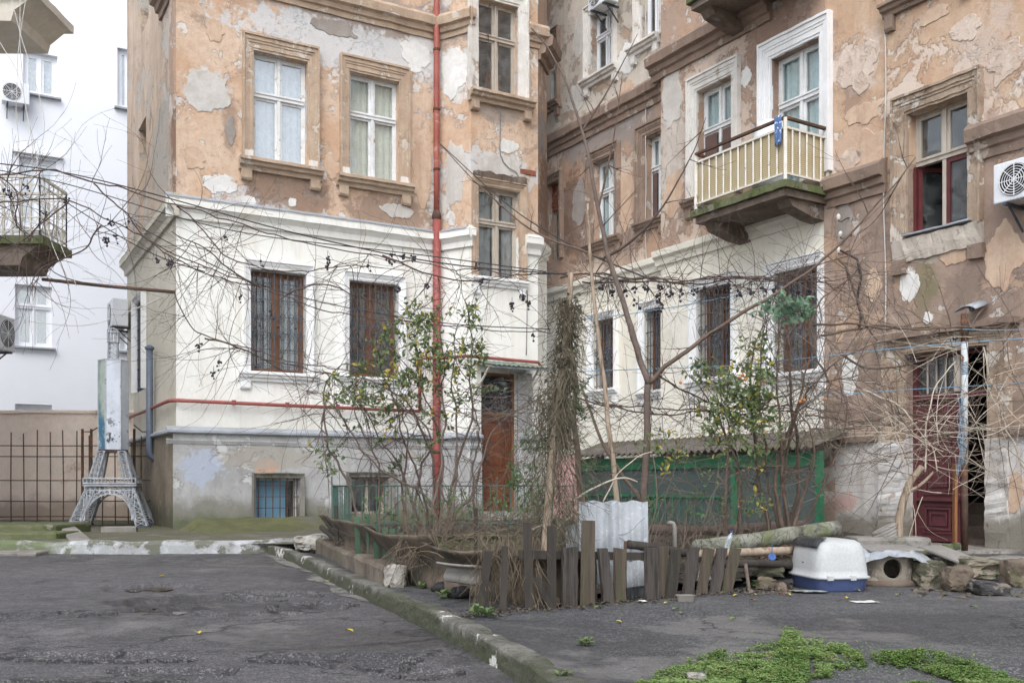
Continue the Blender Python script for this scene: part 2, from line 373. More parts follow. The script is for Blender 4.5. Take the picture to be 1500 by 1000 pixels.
M['wood_door'] = simple('chestnut_door_timber', srgb(112, 66, 42), srgb(94, 54, 36), 5, 0.5, 0.25, stretch=(1, 1, 0.12), dirt=srgb(88, 52, 34), dlo=0.58, dhi=0.72)
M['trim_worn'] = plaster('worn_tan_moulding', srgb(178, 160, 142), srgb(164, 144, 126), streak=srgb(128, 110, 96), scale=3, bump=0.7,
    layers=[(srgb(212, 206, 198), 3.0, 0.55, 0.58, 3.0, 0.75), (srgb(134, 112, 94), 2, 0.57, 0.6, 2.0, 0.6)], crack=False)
M['maroon'] = simple('maroon_door_paint', srgb(96, 48, 52), srgb(78, 40, 44), 4, 0.55, 0.35, stretch=(1, 1, 0.3), dirt=srgb(124, 92, 78), dlo=0.64, dhi=0.68)
M['red_sash'] = simple('red_sash_paint', srgb(98, 44, 46), srgb(84, 38, 40), 6, 0.5, 0.2)
M['pvc'] = simple('white_plastic_frame', srgb(238, 240, 244), srgb(230, 232, 238), 2, 0.35, 0.02)
M['iron'] = simple('grey_grille_iron', srgb(88, 94, 104), srgb(70, 74, 80), 12, 0.6, 0.2, metal=0.3)
M['iron_rust'] = simple('rusty_iron', srgb(92, 70, 58), srgb(70, 56, 50), 14, 0.8, 0.3, dirt=srgb(124, 76, 48), dlo=0.55, dhi=0.62)
M['iron_white'] = simple('cream_railing_paint', srgb(222, 218, 208), srgb(206, 200, 188), 10, 0.6, 0.2, dirt=srgb(128, 96, 74), dlo=0.62, dhi=0.66)
M['pipe_red'] = simple('red_oxide_pipe_paint', srgb(150, 80, 74), srgb(138, 72, 68), 5, 0.5, 0.2, dirt=srgb(176, 128, 116), dlo=0.6, dhi=0.7)
M['pipe_grey'] = simple('blue_grey_plastic_pipe', srgb(98, 108, 122), srgb(84, 94, 108), 3, 0.45, 0.05)
M['brick'] = simple('old_red_brick', srgb(148, 92, 72), srgb(126, 78, 62), 6, 0.9, 0.4)
M['concrete'] = plaster('weathered_concrete', srgb(150, 146, 140), srgb(126, 122, 116), streak=srgb(92, 88, 82), scale=2.4, bump=0.8,
    layers=[(srgb(96, 104, 72), 1.6, 0.58, 0.66, 3.0, 0.6)], crack=False)
M['concrete_dark'] = plaster('stained_balcony_concrete', srgb(128, 116, 106), srgb(104, 90, 80), streak=srgb(70, 58, 50), scale=2.0, bump=0.8,
    layers=[(srgb(150, 146, 142), 1.4, 0.6, 0.64, 3.0, 0.7)], crack=False)
M['moss'] = plaster('mossy_concrete', srgb(92, 102, 66), srgb(112, 112, 88), streak=srgb(74, 82, 52), scale=2.6, bump=1.0,
    layers=[(srgb(142, 138, 126), 2.4, 0.58, 0.62, 3.0, 0.7)], crack=False)
M['soffit'] = plaster('pale_balcony_render', srgb(216, 210, 198), srgb(198, 190, 176), scale=0.9, bump=0.2, crack=False)
M['beige_wall'] = plaster('beige_yard_wall', srgb(242, 224, 208), srgb(234, 214, 196), streak=srgb(214, 190, 170), scale=1.0, bump=0.3,
    layers=[(srgb(176, 138, 108), 1.0, 0.63, 0.67, 4.0, 0.6)], zlayers=[(srgb(140, 124, 110), 0.35, 0.7, 0.7)], crack=False)
M['room'] = simple('dim_room_shade', srgb(96, 92, 88), srgb(80, 76, 72), 1, 0.95, 0.0)  # grey puts the dimness of unlit rooms into the wall colour
M['dark_room'] = simple('dark_interior_shade', srgb(46, 40, 38), srgb(38, 34, 32), 1, 0.95, 0.0)  # near-black, with the shade of deep interiors in its colour

def curtain_mat(name, c, tr=0.12):
    m = NM(name); m.done(c, 0.9)
    t = m.n('ShaderNodeBsdfTranslucent'); t.inputs['Color'].default_value = c
    x = m.n('ShaderNodeMixShader'); x.inputs[0].default_value = tr
    m.t.links.new(m.b.outputs[0], x.inputs[1]); m.t.links.new(t.outputs[0], x.inputs[2])
    m.t.links.new(x.outputs[0], m.t.nodes['Material Output'].inputs['Surface'])
    return m.m
M['cur_white'] = curtain_mat('sky_white_curtain', srgb(244, 247, 252))  # white curtain; its bluish tone stands in for sky reflected in the panes
M['cur_cream'] = curtain_mat('cream_curtain', srgb(228, 224, 208))
M['cur_teal'] = curtain_mat('pale_teal_curtain', srgb(196, 214, 214))
M['cur_grey'] = curtain_mat('grey_net_curtain', srgb(150, 148, 146))
M['cur_dark'] = curtain_mat('dark_taupe_curtain', srgb(104, 96, 92))

def glass_mat(name, tint=(0.93, 0.96, 0.97, 1), dirt=0.06, refl=1.0, dcol=(0.6, 0.62, 0.62, 1)):
    m = NM(name); t = m.t
    tr = m.n('ShaderNodeBsdfTransparent'); tr.inputs[0].default_value = tint
    gl = m.n('ShaderNodeBsdfGlossy'); gl.inputs['Roughness'].default_value = 0.03
    wob = m.noise(1.7, 2, 0.5); m.put(gl.inputs['Normal'], m.bump(wob, 0.06, 0.05))
    lw = m.n('ShaderNodeLayerWeight'); lw.inputs['Blend'].default_value = .5
    fr = m.math('ADD', .05, m.math('MULTIPLY', m.math('POWER', lw.outputs['Facing'], 4.0), .9))
    a = m.n('ShaderNodeMixShader'); m.put(a.inputs[0], m.math('MULTIPLY', fr, refl, clamp=True))
    t.links.new(tr.outputs[0], a.inputs[1]); t.links.new(gl.outputs[0], a.inputs[2])
    df = m.n('ShaderNodeBsdfDiffuse'); df.inputs[0].default_value = dcol
    b = m.n('ShaderNodeMixShader'); m.put(b.inputs[0], m.math('MULTIPLY', m.step(m.noise(5, 6, 0.7), 0.3, 0.8), dirt * 2))
    t.links.new(a.outputs[0], b.inputs[1]); t.links.new(df.outputs[0], b.inputs[2])
    t.links.new(b.outputs[0], t.nodes['Material Output'].inputs['Surface'])
    return m.m
M['glass'] = glass_mat('window_glass', refl=1.3); M['glass_dirty'] = glass_mat('dusty_window_glass', dirt=0.07, refl=1.6); M['glass_bright'] = glass_mat('sky_bright_glass', refl=4.5)

# ------------------------------------------------------------------ wall and window builders
def wall_panel(name, W, u0, u1, z0, z1, holes, mat, parent, reveal=0.2, n=0.0, thick=0.0):
    us = sorted({u0, u1, *[h[0] for h in holes], *[h[1] for h in holes]}); us = [u for u in us if u0 - 1e-6 <= u <= u1 + 1e-6]
    zs = sorted({z0, z1, *[h[2] for h in holes], *[h[3] for h in holes]}); zs = [z for z in zs if z0 - 1e-6 <= z <= z1 + 1e-6]
    mb = MB()
    for i in range(len(us) - 1):
        for j in range(len(zs) - 1):
            cu, cz = (us[i] + us[i + 1]) / 2, (zs[j] + zs[j + 1]) / 2
            if any(h[0] < cu < h[1] and h[2] < cz < h[3] for h in holes): continue
            mb.face([W.p(us[i], n, zs[j]), W.p(us[i + 1], n, zs[j]), W.p(us[i + 1], n, zs[j + 1]), W.p(us[i], n, zs[j + 1])])
    for (a, b, c, d) in holes:
        if b <= u0 or a >= u1 or d <= z0 or c >= z1: continue
        c_, d_ = max(c, z0), min(d, z1); r = n - reveal
        mb.face([W.p(a, n, c_), W.p(a, n, d_), W.p(a, r, d_), W.p(a, r, c_)]); mb.face([W.p(b, n, d_), W.p(b, n, c_), W.p(b, r, c_), W.p(b, r, d_)])
        if c > z0 + 1e-4: mb.face([W.p(b, n, c), W.p(a, n, c), W.p(a, r, c), W.p(b, r, c)])
        if d < z1 - 1e-4: mb.face([W.p(a, n, d), W.p(b, n, d), W.p(b, r, d), W.p(a, r, d)])
    return mb.build(name, mat, parent)

def frame_bars(mb, W, u0, u1, z0, z1, w, n0, n1):
    mb.wbox(W, u0, u0 + w, n0, n1, z0, z1); mb.wbox(W, u1 - w, u1, n0, n1, z0, z1)
    mb.wbox(W, u0 + w, u1 - w, n0, n1, z0, z0 + w); mb.wbox(W, u0 + w, u1 - w, n0, n1, z1 - w, z1)

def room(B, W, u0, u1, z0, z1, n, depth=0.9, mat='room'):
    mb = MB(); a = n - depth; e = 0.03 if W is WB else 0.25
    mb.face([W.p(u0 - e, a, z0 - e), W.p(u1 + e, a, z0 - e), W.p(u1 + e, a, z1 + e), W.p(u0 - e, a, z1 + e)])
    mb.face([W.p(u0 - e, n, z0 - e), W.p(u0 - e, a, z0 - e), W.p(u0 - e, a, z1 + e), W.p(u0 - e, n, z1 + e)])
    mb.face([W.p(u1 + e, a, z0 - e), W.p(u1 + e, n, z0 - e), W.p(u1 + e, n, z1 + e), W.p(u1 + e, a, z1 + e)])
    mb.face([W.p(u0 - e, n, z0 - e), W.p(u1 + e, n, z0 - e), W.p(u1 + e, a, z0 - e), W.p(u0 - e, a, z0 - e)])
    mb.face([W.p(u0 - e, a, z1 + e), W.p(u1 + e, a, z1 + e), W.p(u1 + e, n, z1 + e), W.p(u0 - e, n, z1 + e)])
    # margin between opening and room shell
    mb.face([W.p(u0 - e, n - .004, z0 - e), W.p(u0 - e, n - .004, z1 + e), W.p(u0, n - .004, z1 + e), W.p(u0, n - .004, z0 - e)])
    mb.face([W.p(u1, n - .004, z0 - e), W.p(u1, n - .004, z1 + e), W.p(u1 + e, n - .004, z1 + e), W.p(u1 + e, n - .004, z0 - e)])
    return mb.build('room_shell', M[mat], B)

def curtain(parent, W, u0, u1, z0, z1, n, mat, folds=None, amp=0.025, gap=None, name='curtain'):
    mb = MB(); k = max(12, int((u1 - u0) * 60)); fl = folds or (u1 - u0) * 9; ph = rnd(0, 6)
    def strip(a, b):
        m = max(6, int(k * (b - a) / (u1 - u0)))
        pts = []
        for i in range(m + 1):
            u = a + (b - a) * i / m
            x = 2 * math.pi * fl * (u - u0) / (u1 - u0) + ph
            pts.append((u, n + amp * (math.sin(x) + 0.5 * math.sin(2.3 * x + 1))))
        mb.rings([[W.p(u, nn, z0) for u, nn in pts], [W.p(u, nn * 1.0, z1) for u, nn in pts]], cap=False, closed=False)
    if gap: strip(u0, gap[0]); strip(gap[1], u1)
    else: strip(u0, u1)
    return mb.build(name, M[mat], parent, smooth=True)

def casement(B, W, rc, n=-0.14, fm='wood_white', trans=0.37, cols=2, gm='glass', cur=None, curgap=None, fw=0.05, sw=0.04, name='window', lower=True, roommat='room', skip=(), depth=0.9, curz=None):
    """timber window: outer frame (with transom and mullion), sashes, panes, curtain"""
    u0, u1, z0, z1 = rc; mb = MB()
    frame_bars(mb, W, u0 - .02, u1 + .02, z0 - .02, z1 + .02, fw, n - .06, n)
    zt = z1 - (z1 - z0) * trans if trans else None
    rows = [(z0 + fw - .02, z1 - fw + .02)]
    if zt:
        mb.wbox(W, u0 + .03, u1 - .03, n - .055, n + .028, zt - .035, zt + .035); mb.wbox(W, u0 + .03, u1 - .03, n - .03, n + .045, zt + .02, zt + .045)
        rows = [(z0 + fw - .02, zt - .035), (zt + .035, z1 - fw + .02)]
    ua, ub = u0 + fw - .02, u1 - fw + .02
    for (a, b) in rows:
        for k in range(1, cols):
            um = ua + (ub - ua) * k / cols
            mb.wbox(W, um - .025, um + .025, n - .05, n + .02, a, b)
    w = mb.build(name, M[fm], B)
    for ri, (a, b) in enumerate(rows):
        for k in range(cols):
            if (ri, k) in skip: continue
            x0 = ua + (ub - ua) * k / cols + (.025 if k else 0); x1 = ua + (ub - ua) * (k + 1) / cols - (.025 if k < cols - 1 else 0)
            s = MB(); frame_bars(s, W, x0, x1, a, b, sw, n - .05, n - .012); s.build('sash', M[fm], w)
            g = MB(); g.wbox(W, x0 + sw, x1 - sw, n - .034, n - .030, a + sw, b - sw); g.build('pane', M[gm], w)
    if cur: curtain(w, W, u0 + .02, u1 - .02, curz[0] if curz else z0, curz[1] if curz else z1, n - .085, cur, gap=curgap, amp=.012)
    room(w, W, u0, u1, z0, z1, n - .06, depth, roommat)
    return w

def surround(B, W, rc, wd, top, mat, n=0.0, steps=((0.0, 1.0, 0.05), (0.0, 0.62, 0.075), (0.0, 0.16, 0.03)), zb=None, amp=0.006, name='window_surround'):
    """stepped architrave: nested jamb/lintel strips; steps give (from,to) in fractions of the width (0 at the opening) and the projection"""
    u0, u1, z0, z1 = rc; zb = z0 if zb is None else zb; mb = MB()
    edges = [(0.0, 0.14, 0.035), (0.14, 0.45, 0.05), (0.45, 0.6, 0.062), (0.6, 0.86, 0.075), (0.86, 1.0, 0.1)]
    for (f0, f1, pr) in edges:
        a, b = wd * f0, wd * f1; ta, tb = top * f0, top * f1
        mb.wbox(W, u0 - b, u0 - a, n - .02, n + pr, zb, z1 + ta, 1, 0) if amp == 0 else jamb(mb, W, u0 - b, u0 - a, n - .02, n + pr, zb, z1 + ta, amp)
        mb.wbox(W, u1 + a, u1 + b, n - .02, n + pr, zb, z1 + ta, 1, 0) if amp == 0 else jamb(mb, W, u1 + a, u1 + b, n - .02, n + pr, zb, z1 + ta, amp)
        mb.wbox(W, u0 - b, u1 + b, n - .02, n + pr, z1 + ta, z1 + tb, 14 if amp else 1, amp)
    return mb.build(name, M[mat], B)
def jamb(mb, W, u0, u1, n0, n1, z0, z1, amp, seg=16):
    R4 = []
    for k in range(seg + 1):
        z = z0 + (z1 - z0) * k / seg
        ring = [W.p(u0, n0, z), W.p(u0, n1, z), W.p(u1, n1, z), W.p(u1, n0, z)]
        for j in (1, 2):
            ring[j] = ring[j] + Vector((*(W.n * (mnoise.noise(ring[j] * 9) * amp)), 0)) + mnoise.noise_vector(ring[j] * 23) * amp * 0.4
        R4.append(ring)
    mb.rings(R4)

def sill(B, W, u0, u1, zt, mat, n=0.0, h=0.17, proj=0.17, corbel=True, cw=0.13, ch=0.16, amp=0.008, cmat=None, name='window_sill', inset=0.04):
    mb = MB(); seg = 16 if amp else 1
    prof = [(n - .02, zt - h), (n + proj * .35, zt - h), (n + proj * .4, zt - h * .72), (n + proj * .7, zt - h * .62), (n + proj * .75, zt - h * .38), (n + proj, zt - h * .3), (n + proj, zt - h * .05), (n + proj * .9, zt), (n - .02, zt + .01)]
    mb.extr(W, u0, u1, prof, seg, amp)
    s = mb.build(name, M[mat], B)
    if corbel:
        for a in (u0 + inset, u1 - inset - cw):
            c = MB(); c.extr(W, a, a + cw, [(n - .02, zt - h - ch), (n + proj * .3, zt - h - ch), (n + proj * .42, zt - h - ch * .8), (n + proj * .42, zt - h + .01), (n - .02, zt - h + .01)], 3, amp * .7)
            c.build('corbel', M[cmat or mat], s)
    return s

def cornice(B, W, u0, u1, z, prof, mat, n=0.0, amp=0.01, name='cornice', freq=3.0):
    mb = MB(); mb.extr(W, u0, u1, [(n + a, z + b) for a, b in prof], max(2, int((u1 - u0) * 9)), amp, freq)
    return mb.build(name, M[mat], B)

def grille(B, W, rc, n, mat='iron', nv=7, nh=5, r=0.008, scroll=True, tips=False, over=0.0):
    """window bars: verticals, cross bars, a band of scrolls"""
    u0, u1, z0, z1 = rc; u0 -= over; u1 += over; mb = MB(); H = z1 - z0
    for k in range(nv):
        u = u0 + (u1 - u0) * (k + .5) / nv
        mb.bar(W.p(u, n, z0), W.p(u, n, z1 - (0 if not tips else .0)), r * 2)
        if tips:
            mb.lathe(W.p(u, n, z1 - .12), [(.004, 0), (.018, .02), (.004, .07)], 5)
    for k in range(nh):
        z = z0 + H * (k + .35) / nh
        mb.bar(W.p(u0, n + .006, z), W.p(u1, n + .006, z), r * 2.2, r * 1.4)
    if scroll:
        for k in range(3):
            uc = u0 + (u1 - u0) * (k + .5) / 3
            for (zc, sg) in ((z0 + H * .36, 1), (z0 + H * .56, -1)):
                for sd in (-1, 1):
                    pts = []
                    for i in range(13):
                        t = i / 12; rad = .085 * (1 - t * .75)
                        a = t * 3.6 * math.pi / 1.4
                        pts.append(W.p(uc + sd * (.08 - rad * math.cos(a)) * .9, n + .012, zc + sg * rad * math.sin(a) * 1.2))
                    mb.tube(pts, r * .8, 4)
            mb.lathe(W.p(uc, n + .012, z0 + H * .46), [(.005, -.03), (.03, 0), (.005, .03)], 6)
    return mb.build('grille', M[mat], B)
# ------------------------------------------------------------------ corner building (left and centre)
ZP = 1.68; ZC = 5.45; ZU = 9.2; ZTOP = 12.4
A = empty('corner_building', (P0.x, P0.y, 0), 'corner tenement with peeling ochre upper storeys over a white painted ground floor', 'building')
OA = {'u1': WA.rect(371, 450, 83, 243), 'u2': WA.rect(512, 584, 113, 267), 'l1': WA.rect(367, 448, 398, 546), 'l2': WA.rect(511, 583, 414, 553),
      'b1': WA.rect(374, 439, 700, 766, .06), 'b2': WA.rect(514, 568, 699, 752, .06)}
OB = {'u1': WB.rect(700, 758, 4, 143), 'u2': WB.rect(700, 760, 277, 411), 'door': WB.rect(705, 757, 546, 748)}
sideslot = WS.rect(203, 214, 180, 300); sidelow = WS.rect(201, 213, 440, 572); sidetop = WS.rect(206, 218, -60, 40)
L = lambda *k: list(k)
wall_panel('upper_wall', WA, 0, uA, ZC, ZTOP, [OA['u1'], OA['u2']], M['a_up'], A)
wall_panel('ground_floor_wall', WA, 0, uA, ZP, ZC, [OA['l1'], OA['l2']], M['a_low'], A)
wall_panel('plinth', WA, -.06, uA + .02, -.05, ZP, [OA['b1'], OA['b2']], M['a_plinth'], A, n=.06, reveal=.3)
wall_panel('upper_wall', WBL, 0, uBL, ZC, ZTOP, [], M['a_up'], A); wall_panel('ground_floor_wall', WBL, 0, uBL, ZP, ZC, [], M['a_low'], A)
wall_panel('plinth', WBL, -.02, uBL + .03, -.05, ZP, [], M['a_plinth'], A, n=.06)
wall_panel('upper_wall', WB, 0, uB, ZC, ZTOP, [OB['u1'], (OB['u2'][0], OB['u2'][1], ZC, OB['u2'][3])], M['a_up'], A)
wall_panel('ground_floor_wall', WB, 0, uB, ZP, ZC, [(OB['u2'][0], OB['u2'][1], OB['u2'][2], ZC), (OB['door'][0], OB['door'][1], ZP, OB['door'][3])], M['a_low'], A)
wall_panel('plinth', WB, -.02, uB, -.05, ZP, [(OB['door'][0], OB['door'][1], OB['door'][2], ZP)], M['a_plinth'], A, n=.03)
wall_panel('upper_wall', WBR, 0, uBR, ZC, ZTOP, [], M['c_up'], A); wall_panel('ground_floor_wall', WBR, 0, uBR, 0, ZC, [], M['a_low'], A)
wall_panel('side_wall', WS, 0, US, ZC - .1, ZTOP, [sideslot, sidetop], M['side_up'], A, reveal=.35)
wall_panel('side_wall', WS, 0, US, ZP, ZC - .1, [sidelow], M['side_low'], A, reveal=.25)
wall_panel('side_plinth', WS, 0, US + .06, -.05, ZP, [], M['side_plinth'], A, n=.05)
rf = MB()
rp = [WS.p(0, .3, ZTOP), WA.p(0, .3, ZTOP), WA.p(uA, .3, ZTOP), WB.p(0, .3, ZTOP), WB.p(uB, .3, ZTOP), WBR.p(uBR, .2, ZTOP), WBR.p(uBR + 3, .0, ZTOP), WS.p(0, -6, ZTOP)]
rf.rings([[p for p in rp], [p + Vector((0, 0, .25)) for p in rp]]); rf.build('roof', M['ledge'], A)

# cornices and ledges
pl = [(-.02, -.02), (.07, -.02), (.10, .0), (.10, .035), (-.02, .10)]
mid = [(-.02, -.30), (.05, -.30), (.06, -.20), (.13, -.12), (.15, -.12), (.15, -.02), (.16, .0), (-.02, .10)]
up = [(-.02, -.34), (.04, -.34), (.05, -.24), (.1, -.22), (.12, -.13), (.2, -.1), (.22, .06), (.16, .14), (-.02, .2)]
for W, a, b in ((WA, -.16, uA + .04), (WBL, -.03, uBL + .06), (WB, -.04, uB)):
    cut = [(a, b)] if W is not WB else [(a, OB['u2'][0] - .1), (OB['u2'][1] + .1, b + .04)]
    for (x, y) in cut: cornice(A, W, x, y, ZC, mid, 'a_low', name='string_course')
    cutu = [(a, b)] if W is not WB else [(a, OB['u1'][0] - .12), (OB['u1'][1] + .18, b + .16)]
    for (x, y) in cutu: cornice(A, W, x, y, ZU + .14, [(a_ * .85, b_ * .85) for a_, b_ in up], 'trim_ochre', name='cornice')
    cutp = [(a, b)] if W is not WB else [(a, OB['door'][0] - .02), (OB['door'][1] + .02, b + .05)]
    for (x, y) in cutp: cornice(A, W, x, y, ZP, pl, 'ledge', n=.03, name='plinth_ledge', amp=.004)
    for (x, y) in cutp: cornice(A, W, x, y, ZP - .13, [(0, -.06), (.04, -.06), (.06, 0), (0, .03)], 'a_plinth', n=.03, name='plinth_band', amp=.008)
# zinc flashing on the string course
for W, a, b in ((WA, -.17, uA + .02), (WBL, 0, uBL)):
    cornice(A, W, a, b, ZC + .075, [(-.01, 0), (.10, -.05), (.165, -.075), (.168, -.06), (.10, -.03), (-.01, .025)], 'ledge', name='flashing', amp=.006)
cornice(A, WBR, 0, uBR, ZC, [(a_ * .6, b_ * .8) for a_, b_ in mid], 'a_low', name='string_course'); cornice(A, WBR, 0, uBR, ZU, [(a * 1.4, b) for a, b in up], 'trim_brown', name='cornice')
cornice(A, WS, 0, US + .15, ZC, mid, 'side_low', name='string_course'); cornice(A, WS, 0, US, ZP, pl, 'ledge', n=.02, name='plinth_ledge', amp=.004)
cornice(A, WS, US - 1.3, US + .2, ZU, up, 'trim_brown', name='cornice')
# corner quoin strip of the side wall
mb = MB(); jamb(mb, WS, US - .42, US - .006, -.01, .035, ZC + .1, ZTOP, .012, 40); mb.build('corner_strip', M['c_up'], A)

# upper windows
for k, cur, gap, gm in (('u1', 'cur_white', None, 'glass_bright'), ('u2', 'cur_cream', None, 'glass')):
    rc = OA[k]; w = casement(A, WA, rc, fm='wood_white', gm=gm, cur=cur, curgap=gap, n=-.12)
    surround(A, WA, rc, .19, .27, 'trim_ochre')
    sill(A, WA, rc[0] - .25, rc[1] + .25, rc[2] + .03, 'trim_ochre', h=.2, proj=.2, cw=.17, ch=.17)
    mb = MB(); mb.wbox(WA, rc[0] + .01, rc[1] - .01, -.13, .06, rc[2] + .002, rc[2] + .03); mb.build('sill_plate', M['wood_white'], w)
    for s in (-1, 1):     # white foot blocks under the jambs
        u = rc[0] - .16 if s < 0 else rc[1] + .02
        mb = MB(); mb.wbox(WA, u, u + .14, -.01, .085, rc[2] + .04, rc[2] + .16, 3, .008); mb.build('jamb_foot', M['trim_flaked'], A)
rc = OB['u1']; w = casement(A, WB, rc, fm='wood_bare', gm='glass_dirty', n=-.1)
mb = MB(); mb.wbox(WB, rc[0] + .32, rc[0] + .62, -.3, -.27, rc[2], rc[2] + .55); mb.build('board', M['wood_door'], w)
surround(A, WB, rc, .2, .3, 'trim_flaked'); sill(A, WB, rc[0] - .2, rc[1] + .3, rc[2] + .03, 'trim_ochre', h=.2, proj=.22, cw=.15, ch=.17)
rc = OB['u2']; w = casement(A, WB, rc, fm='wood_bare', gm='glass_dirty', cur='cur_grey', curgap=(rc[0] + .35, rc[0] + .6), n=-.1)
surround(A, WB, rc, .13, .14, 'trim_ochre'); sill(A, WB, rc[0] - .14, rc[1] + .16, rc[2] + .03, 'trim_white', h=.16, proj=.13, cw=.12, ch=.16, amp=.003)
mb = MB(); mb.wbox(WB, rc[0] - .1, rc[1] + .12, .0, .1, rc[3] + .13, rc[3] + .25, 18, .03); mb.build('broken_lintel', M['concrete_dark'], A)
mb = MB(); mb.wbox(WB, rc[1] + .02, rc[1] + .36, -.01, .02, rc[3] + .36, rc[3] + .45, 8, .01); mb.build('exposed_brick', M['brick'], A)

# ground-floor windows: brown casements behind iron grilles
for k, W in (('l1', WA), ('l2', WA)):
    rc = OA[k]; w = casement(A, W, rc, fm='wood_brown', trans=None, n=-.16, cur='cur_grey' if k == 'l1' else 'cur_dark', curgap=(rc[0] + .12, rc[0] + .3), sw=.05)
    surround(A, W, rc, .12, .15, 'trim_white', amp=0)
    sill(A, W, rc[0] - .22, rc[1] + .22, rc[2] + .0, 'trim_white', h=.16, proj=.13, cw=.17, ch=.14, amp=.002)
    grille(w, W, (rc[0] + .01, rc[1] - .01, rc[2] + .02, rc[3] - .02), -.05, nv=8, nh=6, tips=True)
# basement windows
rc = OA['b1']; mb = MB(); frame_bars(mb, WA, rc[0], rc[1], rc[2], rc[3], .04, -.2, -.14); w = mb.build('basement_window', M['wood_white'], A)
m = simple('sky_blue_board', srgb(122, 162, 188), srgb(108, 148, 174), 2, .5, .1)
mb = MB(); mb.wbox(WA, rc[0] + .04, rc[0] + .58, -.19, -.17, rc[2] + .04, rc[3] - .04); mb.build('blue_panel', m, w)
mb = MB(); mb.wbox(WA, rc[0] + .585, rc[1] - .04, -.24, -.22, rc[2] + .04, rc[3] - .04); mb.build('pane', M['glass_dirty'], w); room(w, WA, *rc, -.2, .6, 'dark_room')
grille(w, WA, (rc[0] + .01, rc[1] - .01, rc[2], rc[3]), -.02, 'iron_rust', 6, 4, .008, False)
surround(A, WA, rc, .06, .09, 'concrete', n=.06)
mb = MB(); mb.wbox(WA, rc[0] - .1, rc[1] + .35, .04, .2, rc[2] - .06, rc[2], 8, .012); mb.build('basement_sill', M['moss'], A)
rc = OA['b2']; mb = MB(); frame_bars(mb, WA, rc[0], rc[1], rc[2], rc[3], .035, -.2, -.14); mb.wbox(WA, (rc[0] + rc[1]) / 2, (rc[0] + rc[1]) / 2 + .05, -.19, -.14, rc[2], rc[3])
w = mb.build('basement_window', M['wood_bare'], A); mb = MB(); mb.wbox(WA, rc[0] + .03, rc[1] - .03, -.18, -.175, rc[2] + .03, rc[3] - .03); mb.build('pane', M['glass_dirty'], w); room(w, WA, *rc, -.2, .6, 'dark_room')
surround(A, WA, rc, .09, .1, 'concrete', n=.06)
# side openings
rc = sideslot; w = casement(A, WS, rc, fm='wood_bare', n=-.3, cols=1, trans=.4, gm='glass_dirty')
rc = sidelow; w = casement(A, WS, rc, fm='wood_white', n=-.2, cols=2, trans=.3, gm='glass_dirty', cur='cur_grey'); grille(w, WS, rc, -.01, 'iron', 9, 9, .008, False); surround(A, WS, rc, .1, .1, 'trim_white', amp=0)
rc = sidetop; casement(A, WS, rc, fm='wood_white', n=-.2, cols=1, trans=.4)

# front door of the bay
u0, u1, z0, z1 = OB['door']; zt = z1 - .72
mb = MB(); frame_bars(mb, WB, u0, u1, z0 - .1, z1, .05, -.2, -.1); mb.wbox(WB, u0 + .05, u1 - .05, -.2, -.08, zt - .06, zt)
d = mb.build('entrance_door', M['wood_brown'], A)
mb = MB(); mb.wbox(WB, u0 + .05, u1 - .05, -.17, -.13, z0, zt - .06); lf = mb.build('door_leaf', M['wood_door'], d)
for (a, b, c, e) in ((u0 + .1, u1 - .22, z0 + .15, z0 + .75), (u0 + .1, u1 - .22, z0 + .85, zt - .15), (u1 - .19, u1 - .08, z0 + .15, zt - .15)):
    mb = MB(); frame_bars(mb, WB, a, b, c, e, .03, -.13, -.115); mb.build('door_moulding', M['wood_door'], d)
mb = MB(); mb.wbox(WB, u0 + .05, u1 - .05, -.17, -.165, zt, z1 - .05); mb.build('transom_pane', M['glass_dirty'], d)
mb = MB(); uc = (u0 + u1) / 2; zc = zt + .06
for r in (.12, .24, .34):
    mb.tube([WB.p(uc + r * math.cos(t * math.pi / 14), -.12, zc + .2 + r * .8 * math.sin(t * math.pi / 14)) for t in range(0, 29)], .009, 4)
for t in range(0, 12):
    a = t * math.pi / 6; mb.bar(WB.p(uc + .12 * math.cos(a), -.12, zc + .2 + .1 * math.sin(a)), WB.p(uc + .34 * math.cos(a), -.12, zc + .2 + .27 * math.sin(a)), .012)
for k in range(5): mb.bar(WB.p(u0 + .05, -.125, zt + .03 + k * .14), WB.p(u1 - .05, -.125, zt + .03 + k * .14), .01)
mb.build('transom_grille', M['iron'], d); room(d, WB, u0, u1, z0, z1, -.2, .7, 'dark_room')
mb = MB(); mb.wbox(WB, u0 + .12, u0 + .16, -.125, -.07, z0 + .95, z0 + .98); mb.wbox(WB, u0 + .1, u0 + .15, -.13, -.12, z0 + .85, z0 + 1.05); mb.build('door_handle', M['iron'], d)
# door reveal jamb render on the right and step
mb = MB(); mb.wbox(WB, u1 + .0, u1 + .3, .0, .07, .1, z1 + .02, 10, .03); mb.build('door_jamb', M['a_plinth'], A)
mb = MB(); mb.wbox(WB, u0 - .25, u1 + .25, .0, .9, .0, z0 - .12, 6, .01); mb.wbox(WB, u0 - .2, u1 + .2, .0, .5, z0 - .13, z0 - .01, 6, .01); mb.build('door_step', M['concrete'], A)
